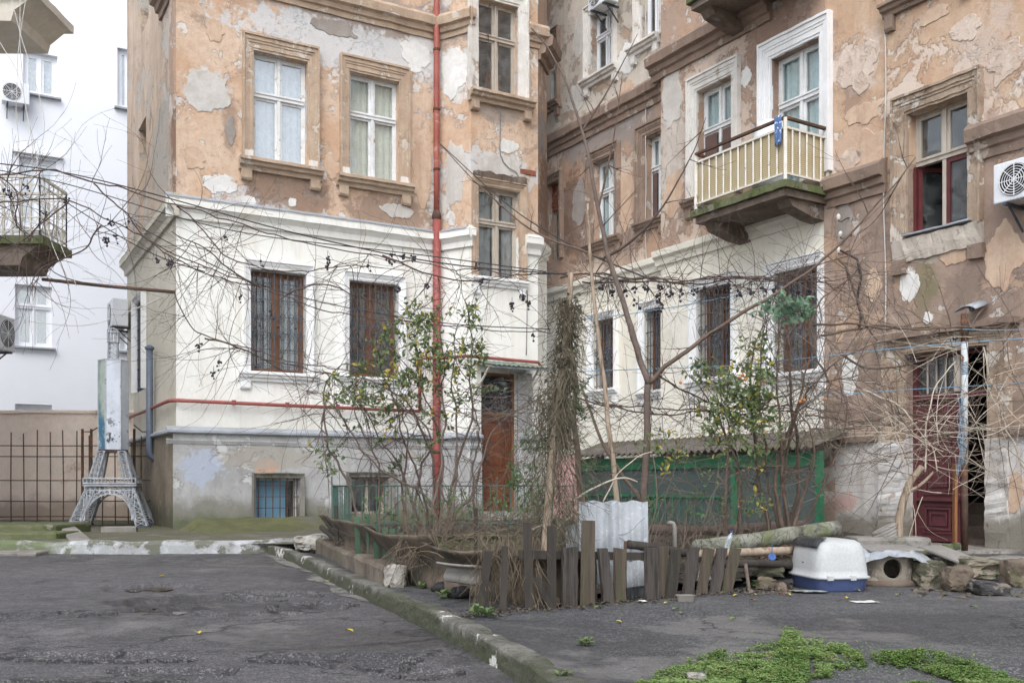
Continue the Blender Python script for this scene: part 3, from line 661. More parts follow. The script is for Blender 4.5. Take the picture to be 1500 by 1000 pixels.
# canopy of corrugated sheet over the door
cp = empty('door_canopy', WB.p(u0, .1, z1), 'small mossy green corrugated canopy over the brown front door', 'canopy')
mb = MB(); rows = []
for k in range(7):
    t = k / 6; rows.append([WB.p(u0 - .16 + (u1 - u0 + .42) * i / 60, .0 + t * .75, z1 + .19 - t * .15 + .012 * math.sin(i * 1.25) + .01 * mnoise.noise(Vector((i * .2, t * 3, 1)))) for i in range(61)])
mb.rings(rows, cap=False, closed=False)
o = mb.build('canopy_sheet', simple('mossy_green_sheet', srgb(118, 134, 122), srgb(92, 112, 98), 5, .6, .3, dirt=srgb(126, 124, 112), dlo=.5, dhi=.6), cp, True)
so = o.modifiers.new('solid', 'SOLIDIFY'); so.thickness = .012
for u in (u0 - .1, u1 + .18):
    mb = MB(); mb.bar(WB.p(u, .0, z1 + .16), WB.p(u, .7, z1 + .02), .03); mb.bar(WB.p(u, .0, z1 - .35), WB.p(u, .5, z1 + .04), .03); mb.bar(WB.p(u, .01, z1 - .4), WB.p(u, .01, z1 + .18), .03)
    mb.build('bracket', M['iron_white'], cp)
mb = MB(); mb.wbox(WB, u0 - .14, u1 + .24, .68, .71, z1 + .0, z1 + .04); mb.build('edge_batten', M['ledge'], cp)

# drainpipe in the inner corner
dpx = WA.p(uA - .08, .13, 0); dp = empty('drainpipe', (dpx.x, dpx.y, .1), 'tall red painted drainpipe in the inner corner beside the bay', 'pipe')
zj = WA.z(637, 318, .13)
mb = MB(); mb.tube([dpx + Vector((.01 * mnoise.noise(Vector((0, 0, z))), 0, z)) for z in [zj + .0, zj + 1, zj + 2, zj + 3, ZTOP - .2]], .055, 14); mb.build('upper_pipe', simple('faded_red_pipe', srgb(162, 92, 80), srgb(140, 72, 64), 4, .6, .2, dirt=srgb(170, 138, 122), dlo=.55, dhi=.62), dp, True)
mb = MB(); mb.tube([dpx + Vector((0, 0, z)) for z in (.1, 1.5, 3, zj)], .075, 14); mb.build('lower_pipe', M['pipe_red'], dp, True)
mb = MB(); mb.lathe(dpx + Vector((0, 0, zj - .06)), [(.06, 0), (.085, .03), (.09, .08), (.075, .14), (.05, .2)], 14); mb.build('joint', M['iron_rust'], dp, True)
for z in (1.4, 3.4, 6.6, 7.7, 8.8, 10.2):
    mb = MB(); mb.lathe(dpx + Vector((0, 0, z)), [(.058 if z > zj else .078, 0), (.066 if z > zj else .088, .01), (.066 if z > zj else .088, .04), (.058 if z > zj else .078, .05)], 12)
    mb.bar(dpx + Vector((0, 0, z + .02)), WA.p(uA - .08, -.01, z + .02), .02); mb.build('clamp', M['iron_rust'], dp)
# red gas pipe
zg = WA.z(258, 586, .1); gp = empty('gas_pipe', WA.p(2, .1, zg), 'thin red gas pipe running along the white wall above the plinth', 'pipe')
mb = MB(); ug = WA.u(615, .1); z2 = WA.z(615, 524, .1)
pts = [WS.p(.3, .08, zg - .02), WS.p(US - .05, .1, zg), WA.p(.0, .1, zg), WA.p(ug / 2, .1, zg - .012), WA.p(ug, .1, zg - .02)]
mb.tube(pts, .03, 10); mb.build('pipe_run', M['pipe_red'], gp, True)
mb = MB(); mb.tube([WA.p(ug, .1, zg - .02), WA.p(ug, .1, z2 - .08), WA.p(ug + .02, .1, z2 - .02), WA.p(ug + .08, .1, z2), WA.p(uA - .15, .24, z2), WBL.p(.15, .16, z2), WBL.p(uBL, .2, z2), WB.p(0.03, .12, z2), WB.p(uB - .05, .1, z2 - .02), WB.p(uB + .02, .1, z2 - .12)], .03, 10); mb.build('pipe_run', M['pipe_red'], gp, True)
for u in (.9, 1.8, 2.7, 3.6):
    mb = MB(); mb.bar(WA.p(u, .0, zg - .0), WA.p(u, .12, zg - .0), .02); mb.lathe(WA.p(u, .1, zg - .04), [(.034, 0), (.036, .08)], 8); mb.build('clip', M['pipe_red'], gp)
# blue-grey vent pipe on the side wall
u = WS.u(219, .12); za = WS.z(219, 510, .12); zb = WS.z(219, 668, .12)
vp = empty('vent_pipe', WS.p(u, .12, zb), 'blue grey plastic vent pipe on the beige side wall', 'pipe')
mb = MB(); mb.tube([WS.p(u, -.02, zb - .02), WS.p(u, .06, zb - .03), WS.p(u, .12, zb + .04), WS.p(u, .12, zb + .15), WS.p(u, .12, za)], .06, 12); mb.build('pipe_body', M['pipe_grey'], vp, True)
mb = MB(); mb.lathe(WS.p(u, .12, za - .03), [(.062, 0), (.082, .02), (.082, .05), (.03, .09)], 12); mb.build('cap', M['pipe_grey'], vp)

# ------------------------------------------------------------------ air conditioners
def aircon(loc, d, label, s=(0.8, 0.3, 0.55), wallmat=None):
    """loc: centre of the back face; d: wall object (n is the outward direction)"""
    W, u, n, z = d; e = empty('air_conditioner', W.p(u, n, z), label, 'air conditioner')
    w, dp_, h = s
    mb = MB(); mb.wbox(W, u - w / 2, u + w / 2, n + .08, n + .08 + dp_, z, z + h); mb.build('casing', simple('white_metal_casing_%d' % int(w * 100 + z * 7), srgb(226, 229, 234), srgb(212, 215, 220), 2, .45, .05, dirt=srgb(170, 164, 156), dlo=.62, dhi=.7), e, bevel=.015)
    mb = MB(); q = n + .08 + dp_
    cu, cz, r = u - w * .14, z + h * .5, h * .4
    Q = Matrix((Vector((W.d.x, W.d.y, 0)), Vector((0, 0, 1)), Vector((W.n.x, W.n.y, 0)))).transposed()
    mb.lathe(W.p(cu, q - .004, cz), [(r, 0), (r, .012), (r * .93, .012), (r * .93, .006), (.001, .006)], 28, Q); mb.build('fan_recess', M['dark_room'], e)
    mb = MB()
    for k in range(1, 7):
        rr = r * k / 6.3; mb.tube([W.p(cu + rr * math.cos(t * math.pi / 12), q + .014, cz + rr * math.sin(t * math.pi / 12)) for t in range(25)], .004, 4)
    for k in range(8):
        a = k * math.pi / 4; mb.bar(W.p(cu, q + .016, cz), W.p(cu + r * math.cos(a), q + .014, cz + r * math.sin(a)), .007)
    mb.build('fan_grille', M['pvc'], e)
    mb = MB()
    for du in (-w * .3, w * .3):
        mb.bar(W.p(u + du, n - .01, z - .02), W.p(u + du, n + .1 + dp_, z - .02), .035); mb.bar(W.p(u + du, n - .01, z - .3), W.p(u + du, n + dp_, z - .03), .02)
    mb.build('bracket', M['iron'], e)
    return e
aircon(None, (WS, WS.u(190), 0, WS.z(190, 482)), 'air conditioner on the beige side wall above the tower sculpture', (.75, .3, .55))
# ------------------------------------------------------------------ right-hand courtyard building
C = empty('courtyard_building', (WC2.o.x, WC2.o.y, 0), 'brown peeling tenement with a balcony, cream ground floor and maroon street door', 'building')
z1c = WC2.z(1032, 350); z2c = WC1.z(885, 168); z2b = WC2.z(1014, 66); zDl = WC2.z(1257, 262)
uD = WC2.u(1209); uEnd = WC2.u(1500) + 3.2; uFar = WC1.u(770); ZL = WC2.z(1250, 640)
OC1 = {'t0': WC1.rect(799, 816, 58, 156), 't1': WC1.rect(866, 897, 14, 110), 't2': WC1.rect(940, 967, -60, 60),
       'm0': WC1.rect(803, 820, 268, 382), 'm1': WC1.rect(870, 902, 232, 354), 'm2': WC1.rect(946, 972, 196, 324),
       'l1': WC1.rect(870, 900, 468, 570), 'l2': WC1.rect(945, 970, 452, 572)}
OC2 = {'u3': WC2.rect(1022, 1073, 122, 285), 'u4': WC2.rect(1131, 1202, 70, 268), 'l3': WC2.rect(1022, 1072, 420, 553), 'l4': WC2.rect(1135, 1199, 394, 545),
       'd1': WC2.rect(1330, 1419, 152, 336), 'dd': WC2.rect(1326, 1448, 512, 797)}
ZT = 13.0
v = lambda d: list(d.values())
wall_panel('top_storey_wall', WC1, uFar, uC12, z2c, ZT, v(OC1), M['c_top'], C); wall_panel('middle_storey_wall', WC1, uFar, uC12, z1c, z2c, v(OC1), M['c_up'], C)
wall_panel('ground_floor_wall', WC1, uFar, uC12, -.05, z1c, v(OC1), M['c_low'], C)
wall_panel('upper_wall', WC2, uC12, uD, z1c, ZT, v(OC2), M['c_up'], C); wall_panel('ground_floor_wall', WC2, uC12, uD, -.05, z1c, v(OC2), M['c_low'], C)
wall_panel('upper_wall', WC2, uD, uEnd, zDl, ZT, v(OC2), M['d_up'], C); wall_panel('middle_wall', WC2, uD, uEnd, ZL, zDl, v(OC2), M['d_mid'], C)
wall_panel('foot_wall', WC2, uD, uEnd, -.05, ZL, v(OC2), M['d_low'], C, n=.03, reveal=.25)
mb = MB(); q = WC2.o
mb.face([WC1.p(uC12, 0, -.05), WC2.p(uC12, 0, -.05), WC2.p(uC12, 0, z1c), WC1.p(uC12, 0, z1c)]); mb.build('return_wall', M['c_low'], C)
mb = MB(); mb.face([WC1.p(uC12, 0, z1c), WC2.p(uC12, 0, z1c), WC2.p(uC12, 0, ZT), WC1.p(uC12, 0, ZT)]); mb.build('return_wall', M['c_up'], C)
# end return and back so the block is closed
mb = MB(); mb.face([WC2.p(uEnd, 0, -.05), WC2.p(uEnd, -6, -.05), WC2.p(uEnd, -6, ZT), WC2.p(uEnd, 0, ZT)]); mb.build('end_wall', M['d_up'], C)
rp = [WC2.p(uEnd, .3, ZT), WC2.p(uC12, .3, ZT), WC1.p(uC12, .3, ZT), WC1.p(uFar, .3, ZT), WC1.p(uFar, -6, ZT), WC2.p(uEnd, -6, ZT)]
mb = MB(); mb.rings([rp, [p + Vector((0, 0, .25)) for p in rp]]); mb.build('roof', M['ledge'], C)

upb = [(-.02, -.3), (.04, -.3), (.05, -.2), (.09, -.18), (.1, -.1), (.17, -.08), (.19, .06), (.15, .12), (-.02, .17)]
cornice(C, WC1, uFar, uC12, z2c, upb, 'trim_brown'); cornice(C, WC2, uC12 - .19, uD - 1.0, z2b, [(a * 1.2, b) for a, b in upb], 'trim_brown')
mid2 = [(-.02, -.24), (.05, -.24), (.06, -.14), (.13, -.1), (.14, .0), (-.02, .06)]
cornice(C, WC1, uFar, uC12, z1c, mid2, 'c_low', name='string_course'); cornice(C, WC2, uC12 - .1, WC2.u(1205), z1c, mid2, 'c_low', name='string_course')
cornice(C, WC2, WC2.u(1214), WC2.u(1300), zDl, upb, 'trim_brown', name='string_course', amp=.014); cornice(C, WC2, WC2.u(1425), uEnd, zDl + .04, upb, 'trim_brown', name='string_course', amp=.014)
cornice(C, WC2, uD + .02, WC2.u(1289), ZL, [(-.02, -.08), (.1, -.08), (.12, .0), (.1, .08), (-.02, .12)], 'trim_brown', name='ledge', amp=.012)
cornice(C, WC2, WC2.u(1470), uEnd, ZL, [(-.02, -.08), (.1, -.08), (.12, .0), (.1, .08), (-.02, .12)], 'trim_brown', name='ledge', amp=.012)
# pilaster edge strip between the cream and brown walls
mb = MB(); jamb(mb, WC2, uD - .0, uD + .2, -.01, .03, .0, zDl - .25, .008, 30); mb.build('edge_pilaster', M['d_mid'], C)

def win(W, rc, **k):
    sw = k.pop('sur', None); sl = k.pop('sl', None); w = casement(C, W, rc, **k)
    if sw: surround(C, W, rc, *sw)
    if sl: sill(C, W, rc[0] - sl[0], rc[1] + sl[1], rc[2] + .03, sl[2], h=.16, proj=.17, cw=.13, ch=.15)
    return w
win(WC1, OC1['t0'], fm='wood_white', trans=.4, gm='glass_dirty', sur=(.13, .15, 'trim_brown'), sl=(.15, .15, 'trim_brown'))
win(WC1, OC1['t1'], fm='pvc', trans=.35, cols=2, cur=None, sur=(.15, .2, 'trim_flaked'), sl=(.22, .22, 'trim_flaked'))
win(WC1, OC1['t2'], fm='pvc', trans=None, cols=2, sur=(.15, .2, 'trim_flaked'), sl=(.3, .02, 'trim_flaked'))
rc = OC1['m0']; w = win(WC1, (rc[0], rc[1], rc[2], rc[3] - .55), fm='wood_bare', trans=None, cols=1, gm='glass_dirty', roommat='dark_room')
mb = MB()
for j in range(7):
    for i in range(3):
        a = rc[0] + (i + (j % 2) * .5 - .5) * (rc[1] - rc[0]) / 2.5; b = a + (rc[1] - rc[0]) / 2.5 - .01; a = max(a, rc[0]); b = min(b, rc[1])
        if b > a + .03: mb.wbox(WC1, a, b, -.2, -.1 + rnd(-.01, .01), rc[3] - .53 + j * .076, rc[3] - .53 + j * .076 + .066)
mb.build('brick_infill', M['brick'], C); surround(C, WC1, rc, .14, .16, 'trim_brown')
win(WC1, OC1['m1'], fm='wood_white', cur='cur_teal', sur=(.16, .2, 'trim_brown'), sl=(.22, .22, 'trim_brown'))
w = win(WC1, OC1['m2'], fm='wood_white', cur='cur_teal', sur=(.22, .22, 'trim_brown'), sl=(.24, .1, 'trim_brown'))
screen = simple('brown_insect_screen', srgb(104, 82, 76), srgb(92, 74, 70), 3, .8, .1)
def screens(w, W, rc, tr=.37, n=-.11):
    for k in range(2):
        a = rc[0] + (rc[1] - rc[0]) * k / 2 + .06; b = rc[0] + (rc[1] - rc[0]) * (k + 1) / 2 - .06
        mb = MB(); mb.wbox(W, a, b, n - .01, n, rc[2] + .08, rc[3] - (rc[3] - rc[2]) * tr - .08); mb.build('insect_screen', screen, w)
screens(w, WC1, OC1['m2'])
for k in ('l1', 'l2'):
    rc = OC1[k]; w = win(WC1, rc, fm='wood_brown', trans=None, cols=2, n=-.18, cur='cur_dark', roommat='dark_room'); surround(C, WC1, rc, .12, .14, 'trim_white', amp=0)
    sill(C, WC1, rc[0] - .15, rc[1] + .15, rc[2], 'trim_white', h=.15, proj=.13, amp=.002); grille(w, WC1, rc, -.03, nv=6, nh=6, tips=True, scroll=k == 'l1')
w = win(WC2, OC2['u3'], fm='wood_white', cur='cur_teal', sur=(.19, .24, 'trim_flaked'), sl=(.28, .22, 'trim_brown')); screens(w, WC2, OC2['u3'])
w = win(WC2, OC2['u4'], fm='wood_white', cur='cur_teal', sur=(.22, .27, 'trim_white'), trans=.36)
for k in ('l3', 'l4'):
    rc = OC2[k]; w = win(WC2, rc, fm='wood_brown', trans=None, cols=2, n=-.2, cur='cur_dark', roommat='dark_room'); surround(C, WC2, rc, .13, .16, 'trim_white', amp=0)
    sill(C, WC2, rc[0] - .2, rc[1] + .2, rc[2], 'trim_white', h=.17, proj=.14, amp=.002); grille(w, WC2, rc, -.03, nv=8, nh=6, tips=True)
# window on the ochre wall: one red sash stands open
rc = OC2['d1']; w = casement(C, WC2, rc, fm='wood_bare', gm='glass_dirty', trans=.40, n=-.16, skip=((0, 0), (0, 1)), roommat='dark_room')
zt = rc[3] - (rc[3] - rc[2]) * .40 - .04; um = (rc[0] + rc[1]) / 2 + .02
mb = MB(); frame_bars(mb, WC2, um, rc[1] - .03, rc[2] + .03, zt, .055, -.2, -.15); s = mb.build('red_sash', M['red_sash'], w)
mb = MB(); mb.wbox(WC2, um + .055, rc[1] - .085, -.178, -.174, rc[2] + .085, zt - .055); mb.build('pane', M['glass_dirty'], w)
hinge = WC2.p(rc[0] + .035, -.16, 0); dd = (Vector((*WC2.d, 0)) * .45 - Vector((*WC2.n, 0)) * .9).normalized(); WO = Wall((hinge.x, hinge.y), (dd.x, dd.y))
mb = MB(); frame_bars(mb, WO, 0, .42, rc[2] + .03, zt, .055, -.02, .02); mb.build('open_red_sash', M['red_sash'], w)
mb = MB(); mb.wbox(WO, .055, .365, -.002, .002, rc[2] + .085, zt - .055); mb.build('pane', M['glass_dirty'], w)
mb = MB(); mb.wbox(WC2, rc[0] + .012, rc[0] + .05, -.2, -.1, rc[2], zt); mb.build('red_stile', M['red_sash'], w)
surround(C, WC2, rc, .2, .25, 'trim_worn', zb=rc[2] - .05, amp=.012)
mb = MB(); mb.wbox(WC2, rc[0] - .02, rc[1] + .08, -.1, .12, rc[2] - .01, rc[2] + .012, 10, .006); mb.build('tin_sill', M['ledge'], C)
mb = MB(); mb.extr(WC2, rc[0] - .2, rc[1] + .2, [(-.02, rc[2] - .32), (.03, rc[2] - .32), (.06, rc[2] - .2), (.09, rc[2] - .04), (-.02, rc[2])], 26, .03, 4); mb.build('broken_sill', M['c_top'], C)
for a in (rc[0] - .2, rc[1] + .02):
    mb = MB(); mb.wbox(WC2, a, a + .2, -.01, .08, rc[2] - .48, rc[2] - .3, 3, .012); mb.build('corbel', M['trim_brown'], C)
# foot of an upper window above it
ur = WC2.rect(1312, 1420, -150, -6); sill(C, WC2, WC2.u(1296), WC2.u(1430), WC2.z(1312, 4), 'trim_brown', cw=.13, ch=.2)

# street door: surround, closed maroon leaf, open dark half
u0, u1, z0, z1 = OC2['dd']; ul = WC2.u(1393)
surround(C, WC2, (u0, u1, z0, z1),   .3, .2, 'trim_worn', zb=ZL - .1, amp=.012, name='door_surround')
mb = MB(); jamb(mb, WC2, u0 - .34, u0, -.02, .1, .0, ZL - .1, .03, 26); mb.build('door_pier', M['d_low'], C)
mb = MB(); jamb(mb, WC2, u1, u1 + .28, -.02, .08, .0, ZL - .1, .03, 26); mb.build('door_pier', M['d_low'], C)
mb = MB(); mb.wbox(WC2, u0 - .4, u1 + .4, -.02, .16, z1 + .2, z1 + .28, 14, .012); mb.build('door_hood', M['trim_brown'], C)
zt = z1 - .55
mb = MB(); mb.wbox(WC2, u0, u0 + .06, -.24, -.16, z0, z1); mb.wbox(WC2, u1 - .05, u1, -.24, -.16, z0, z1); mb.wbox(WC2, u0 + .06, u1 - .05, -.24, -.16, z1 - .06, z1); mb.wbox(WC2, u0 + .06, u1 - .05, -.25, -.13, zt - .05, zt + .03)
d = mb.build('street_door', M['maroon'], C)
mb = MB(); mb.wbox(WC2, u0 + .06, ul, -.24, -.19, z0 + .02, zt - .05); mb.build('door_leaf', M['maroon'], d)
for (c, e) in ((z0 + .12, z0 + .5), (z0 + .62, zt - .18)):
    for k, (g, p) in enumerate(((0, -.17), (.04, -.16), (.1, -.17))):
        mb = MB(); frame_bars(mb, WC2, u0 + .13 + g, ul - .07 - g, c + g, e - g, .03, -.19, p); mb.build('door_moulding', M['maroon'], d)
mb = MB(); mb.wbox(WC2, u0 + .06, ul + .02, -.19, -.13, z0 + .54, z0 + .58); mb.build('kick_rail', M['maroon'], d)
mb = MB(); mb.wbox(WC2, u0 + .06, ul - .02, -.215, -.21, zt + .03, z1 - .06); mb.build('transom_pane', M['glass_dirty'], d)
mb = MB()
for k in range(1, 4): mb.wbox(WC2, u0 + .06 + k * .13, u0 + .075 + k * .13, -.2, -.18, zt + .03, z1 - .06)
mb.wbox(WC2, ul - .06, ul + .02, -.24, -.15, zt + .03, z1 - .06); mb.build('transom_bar', M['wood_bare'], d)
mb = MB(); mb.wbox(WC2, u1 - .1, u1 - .05, -.9, -.24, z0 + .02, zt - .05); mb.build('open_leaf', M['maroon'], d)
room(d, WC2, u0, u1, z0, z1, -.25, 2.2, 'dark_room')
for k in range(4):
    mb = MB(); mb.wbox(WC2, u0 - .2, u1 + .2, -.75 - k * .3, -.45 - k * .3, z0 - .2, z0 + .05 + k * .15); mb.build('stair_step', M['concrete_dark'], d)
mb = MB(); mb.extr(WC2, u0 - .45, u1 + .5, [(-.25, -.02), (.45, -.02), (.47, z0 - .06), (.4, z0 - .01), (-.25, z0)], 12, .02, 3); mb.build('threshold', M['concrete'], C)

# ------------------------------------------------------------------ balconies
def balcony(u0, u1, pr, zt, label, rail=True, left_br=True):
    b = empty('balcony', WC2.p((u0 + u1) / 2, 0, zt - .14), label, 'balcony'); W = WC2
    mb = MB(); mb.wbox(W, u0 - .06, u1 + .06, -.02, pr + .06, zt - .1, zt, 16, .012); mb.build('slab', M['moss'], b)
    mb = MB(); mb.wbox(W, u0, u1, -.02, pr, zt - .2, zt - .102, 12, .008); mb.build('soffit', M['concrete_dark'], b)
    for uu in (u0 + .05, u1 - .3):
        mb = MB(); mb.extr(W, uu, uu + .24, [(-.02, zt - .42), (.25, zt - .4), (pr * .75, zt - .3), (pr * .85, zt - .2), (-.02, zt - .19)], 4, .012); mb.build('bracket', M['concrete_dark'], b)
    if not rail: return b
    h = .86; wm = M['iron_white']; Q = W.p
    cor = [(u0, .02), (u0, pr), (u1, pr), (u1, .02)]
    mb = MB()
    for i in range(3):
        a, c = cor[i], cor[i + 1]
        mb.bar(Q(*a, zt + h), Q(*c, zt + h), .05, .035)
    mb.build('handrail', M['iron_rust'], b)
    mb = MB()
    for i in range(3):
        a, c = cor[i], cor[i + 1]; mb.bar(Q(*a, zt + h - .13), Q(*c, zt + h - .13), .03, .03); mb.bar(Q(*a, zt + .1), Q(*c, zt + .1), .03, .03)
    mb.build('rail', wm, b)
    for (u, n) in cor:
        mb = MB(); mb.bar(Q(u, n, zt - .06), Q(u, n, zt + h), .045); mb.build('post', wm, b)
    k = 0
    for i, cnt in ((1, 12), (2, 6), (0, 6)):
        a, c = cor[i], cor[i + 1]
        for j in range(1, cnt):
            t = j / cnt; u = a[0] + (c[0] - a[0]) * t; n = a[1] + (c[1] - a[1]) * t
            mb = MB(); mb.bar(Q(u, n, zt + .1), Q(u, n, zt + h - .13), .022); mb.build('baluster', wm, b)
    m = NM('yellow_reed_screen'); vz = m.math('FRACT', m.math('MULTIPLY', m.z(), 34.0)); c = m.mix(m.step(vz, .2, .8), srgb(198, 184, 150), srgb(168, 150, 114))
    c = m.mix(m.step(m.noise(2, 5), .45, .65), c, srgb(188, 176, 150)); scr = m.done(c, .8, m.bump(vz, .6, .01))
    for (a, c2) in (((u0 + .03, pr - .03), (u1 - .03, pr - .03)), ((u1 - .03, pr - .04), (u1 - .03, .05)), ((u0 + .03, .05), (u0 + .03, pr - .04))):
        mb = MB(); mb.bar(Q(*a, zt + .43), Q(*c2, zt + .43), .012, .6); mb.build('reed_screen', scr, b)
    return b
ub0 = WC2.u(1019, .874); ub1 = WC2.u(1150, .874); zb = WC2.z(1150, 264, .874)
bal = balcony(ub0, ub1, .874, zb, 'balcony with yellow reed screens and white railing on mossy slab')
ub2 = WC2.u(1098); zb2 = WC2.z(1030, -6, .9)
balcony(ub0 - .1, ub1, .874, zb2 + .1, 'upper balcony slab on brown brackets above the reed balcony', rail=False)
# things on the balcony
t = WC2.p(ub0 + .95, .3, zb + .02)
mb = MB(); mb.lathe(t, [(.2, 0), (.24, .03), (.25, .3), (.24, .8), (.22, .98), (.17, 1.1), (.08, 1.17), (.001, 1.19)], 22)
tk = mb.build('water_tank', simple('white_enamel', srgb(226, 232, 238), srgb(214, 220, 226), 2, .35, .02), None, True); tag(tk, 'white rounded water tank standing on the reed balcony', 'tank')
tq = MB(); rows = []
for k in range(9):
    z = zb + .9 - k * .05; rows.append([WC2.p(ub1 - .15 + .11 * i / 8, .874 + .035 + .012 * math.sin(i * 2 + k * .4), z) for i in range(9)])
tq.rings(rows, False, False)
m = NM('blue_patterned_towel'); vv = m.voro(26); c = m.mix(m.step(vv, .25, .35), srgb(214, 224, 236), srgb(84, 112, 160)); tw = m.done(c, .9)
o = tq.build('towel', tw, None, True); o.modifiers.new('s', 'SOLIDIFY').thickness = .008; tag(o, 'blue and white patterned towel hung over the balcony handrail', 'towel')
aircon(None, (WC2, WC2.u(1525), 0, WC2.z(1525, 296)), 'air conditioner on the brown wall beside the open red window', (.72, .28, .46))
aircon(None, (WC1, WC1.u(904), .12, WC1.z(904, 18)), 'air conditioner beneath the top storey of the cream ruined wall', (.6, .26, .45))
# porcelain insulators on iron hooks
for i, py in enumerate((318, 343, 366)):
    u, z = WC2.uz(1236 + (i % 2) * 3, py); e = empty('insulator', WC2.p(u, .1, z - .06), 'white porcelain insulator on an iron hook on the brown wall', 'insulator', 'insulators on the wall')
    mb = MB(); mb.lathe(WC2.p(u, .11, z - .06), [(.014, 0), (.026, .012), (.022, .03), (.03, .045), (.026, .065), (.014, .085), (.001, .09)], 10); mb.build('porcelain', M['trim_flaked'], e, True)
    mb = MB(); mb.tube([WC2.p(u + .1, -.01, z - .03), WC2.p(u + .1, .06, z - .05), WC2.p(u + .05, .11, z - .09), WC2.p(u, .11, z - .07), WC2.p(u, .11, z)], .01, 6); mb.build('hook', M['iron_rust'], e)
# wall lamp
u, z = WC2.uz(1438, 448); e = empty('wall_lamp', WC2.p(u, 0, z), 'small grey tin lamp hood on the wall above the maroon door', 'lamp')
mb = MB(); rows = []
for k in range(7):
    a = -1.2 + 2.4 * k / 6; rows.append([WC2.p(u + .12 * math.sin(a), .02, z - .02 + .09 * math.cos(a)), WC2.p(u + .15 * math.sin(a), .34, z - .12 + .09 * math.cos(a))])
mb.rings(rows, False, False); o = mb.build('hood', M['ledge'], e, True); o.modifiers.new('s', 'SOLIDIFY').thickness = .008
mb = MB(); mb.tube([WC2.p(u, -.01, z + .02), WC2.p(u, .2, z - .03)], .015, 6); mb.ball(WC2.p(u, .2, z - .05), .04); mb.build('socket', M['iron'], e)
# painted steel post in front of the door
mb = MB(); b0 = G(1413, 806, .12); tz = P(1413, 500, b0.y).z
e = empty('steel_post', b0, 'white flaking steel post with rusty foot in front of the open doorway', 'post')
mb.tube([b0, b0 + Vector((0, 0, .95))], .034, 12); mb.build('rusty_foot', M['iron_rust'], e, True)
mb = MB(); mb.tube([b0 + Vector((0, 0, .95)), b0 + Vector((.0, 0, tz - b0.z))], .034, 12); mb.build('painted_shaft', simple('flaking_white_paint', srgb(206, 212, 216), srgb(190, 196, 200), 9, .6, .3, dirt=srgb(112, 70, 50), dlo=.56, dhi=.6), e, True)
mb = MB(); mb.tube([b0 + Vector((0, 0, tz - b0.z)), b0 + Vector((0, 0, tz - b0.z + .3))], .04, 12); mb.build('top_sleeve', M['iron_rust'], e, True)
mb = MB(); mb.bar(b0 + Vector((-.09, .04, 0)), b0 + Vector((-.085, .04, .95)), .06, .03); mb.build('timber_batten', simple('orange_old_timber', srgb(150, 104, 64), srgb(120, 82, 52), 6, .8, .4, stretch=(1, 1, .1)), e)
mb = MB()
for k in range(7):
    h = tz - b0.z - .25 - k * .02; mb.tube([b0 + Vector((.036 * math.cos(a * .5), .036 * math.sin(a * .5), h + .01 * a * .2)) for a in range(14)], .006, 4)
    mb.tube([b0 + Vector((-.05 + rnd(-.03, .0), -.04, h - .3 - j * .16)) + mnoise.noise_vector(Vector((k, j * .8, 2))) * .05 for j in range(6)], .005, 4)
mb.build('blue_cord', simple('blue_nylon_cord', srgb(132, 158, 178), srgb(110, 138, 160), 8, .7, .1), e)
# ------------------------------------------------------------------ loose plaster skins still clinging to the walls
pk = {'pale': plaster('pale_plaster_skin', srgb(202, 198, 192), srgb(188, 182, 176), streak=srgb(166, 158, 150), scale=3, bump=.5, crack=False),
      'white': plaster('white_plaster_skin', srgb(224, 223, 220), srgb(212, 210, 206), streak=srgb(190, 186, 180), scale=3, bump=.4, crack=False),
      'tan': plaster('tan_plaster_skin', srgb(206, 182, 160), srgb(190, 162, 140), streak=srgb(164, 138, 118), scale=3, bump=.5, crack=False),
      'cream': plaster('cream_plaster_skin', srgb(212, 196, 182), srgb(202, 184, 170), streak=srgb(180, 158, 142), scale=3, bump=.6, layers=[(srgb(192, 164, 144), 1, .52, .6, 3., .7)], crack=False),
      'grey': plaster('grey_plaster_skin', srgb(160, 152, 146), srgb(146, 138, 132), streak=srgb(126, 116, 110), scale=3, bump=.5, crack=False)}
def skin(B, W, l, r, t, b, kind, seed, th=.011, n=0.0):
    u0, u1, z0, z1 = W.rect(l, r, t, b); cu, cz, ru, rz = (u0 + u1) / 2, (z0 + z1) / 2, (u1 - u0) / 2, (z1 - z0) / 2; N_ = 140; ring = []
    for k in range(N_):
        a = 2 * math.pi * k / N_; v_ = Vector((math.cos(a), math.sin(a), seed * 3.1))
        f = 1 + .38 * mnoise.noise(v_ * 1.3) + .12 * mnoise.noise(v_ * 3.1); q = Vector((cu + ru * f * math.cos(a), cz + rz * f * math.sin(a), seed * 1.9)); s_ = min(ru, rz)
        d_ = mnoise.noise_vector(q * (1.6 / s_)) * s_ * .22 + mnoise.noise_vector(q * (4.5 / s_)) * s_ * .1 + mnoise.noise_vector(q * (13 / s_)) * s_ * .035
        ring.append((q.x + d_.x, q.y + d_.y))
    mb = MB(); mb.rings([[W.p(u, n - .004, z) for u, z in ring], [W.p(u, n + th * .7, z) for u, z in ring], [W.p(u + (cu - u) * .03, n + th, z + (cz - z) * .03) for u, z in ring]])
    mb.build('plaster_skin', pk[kind], B)
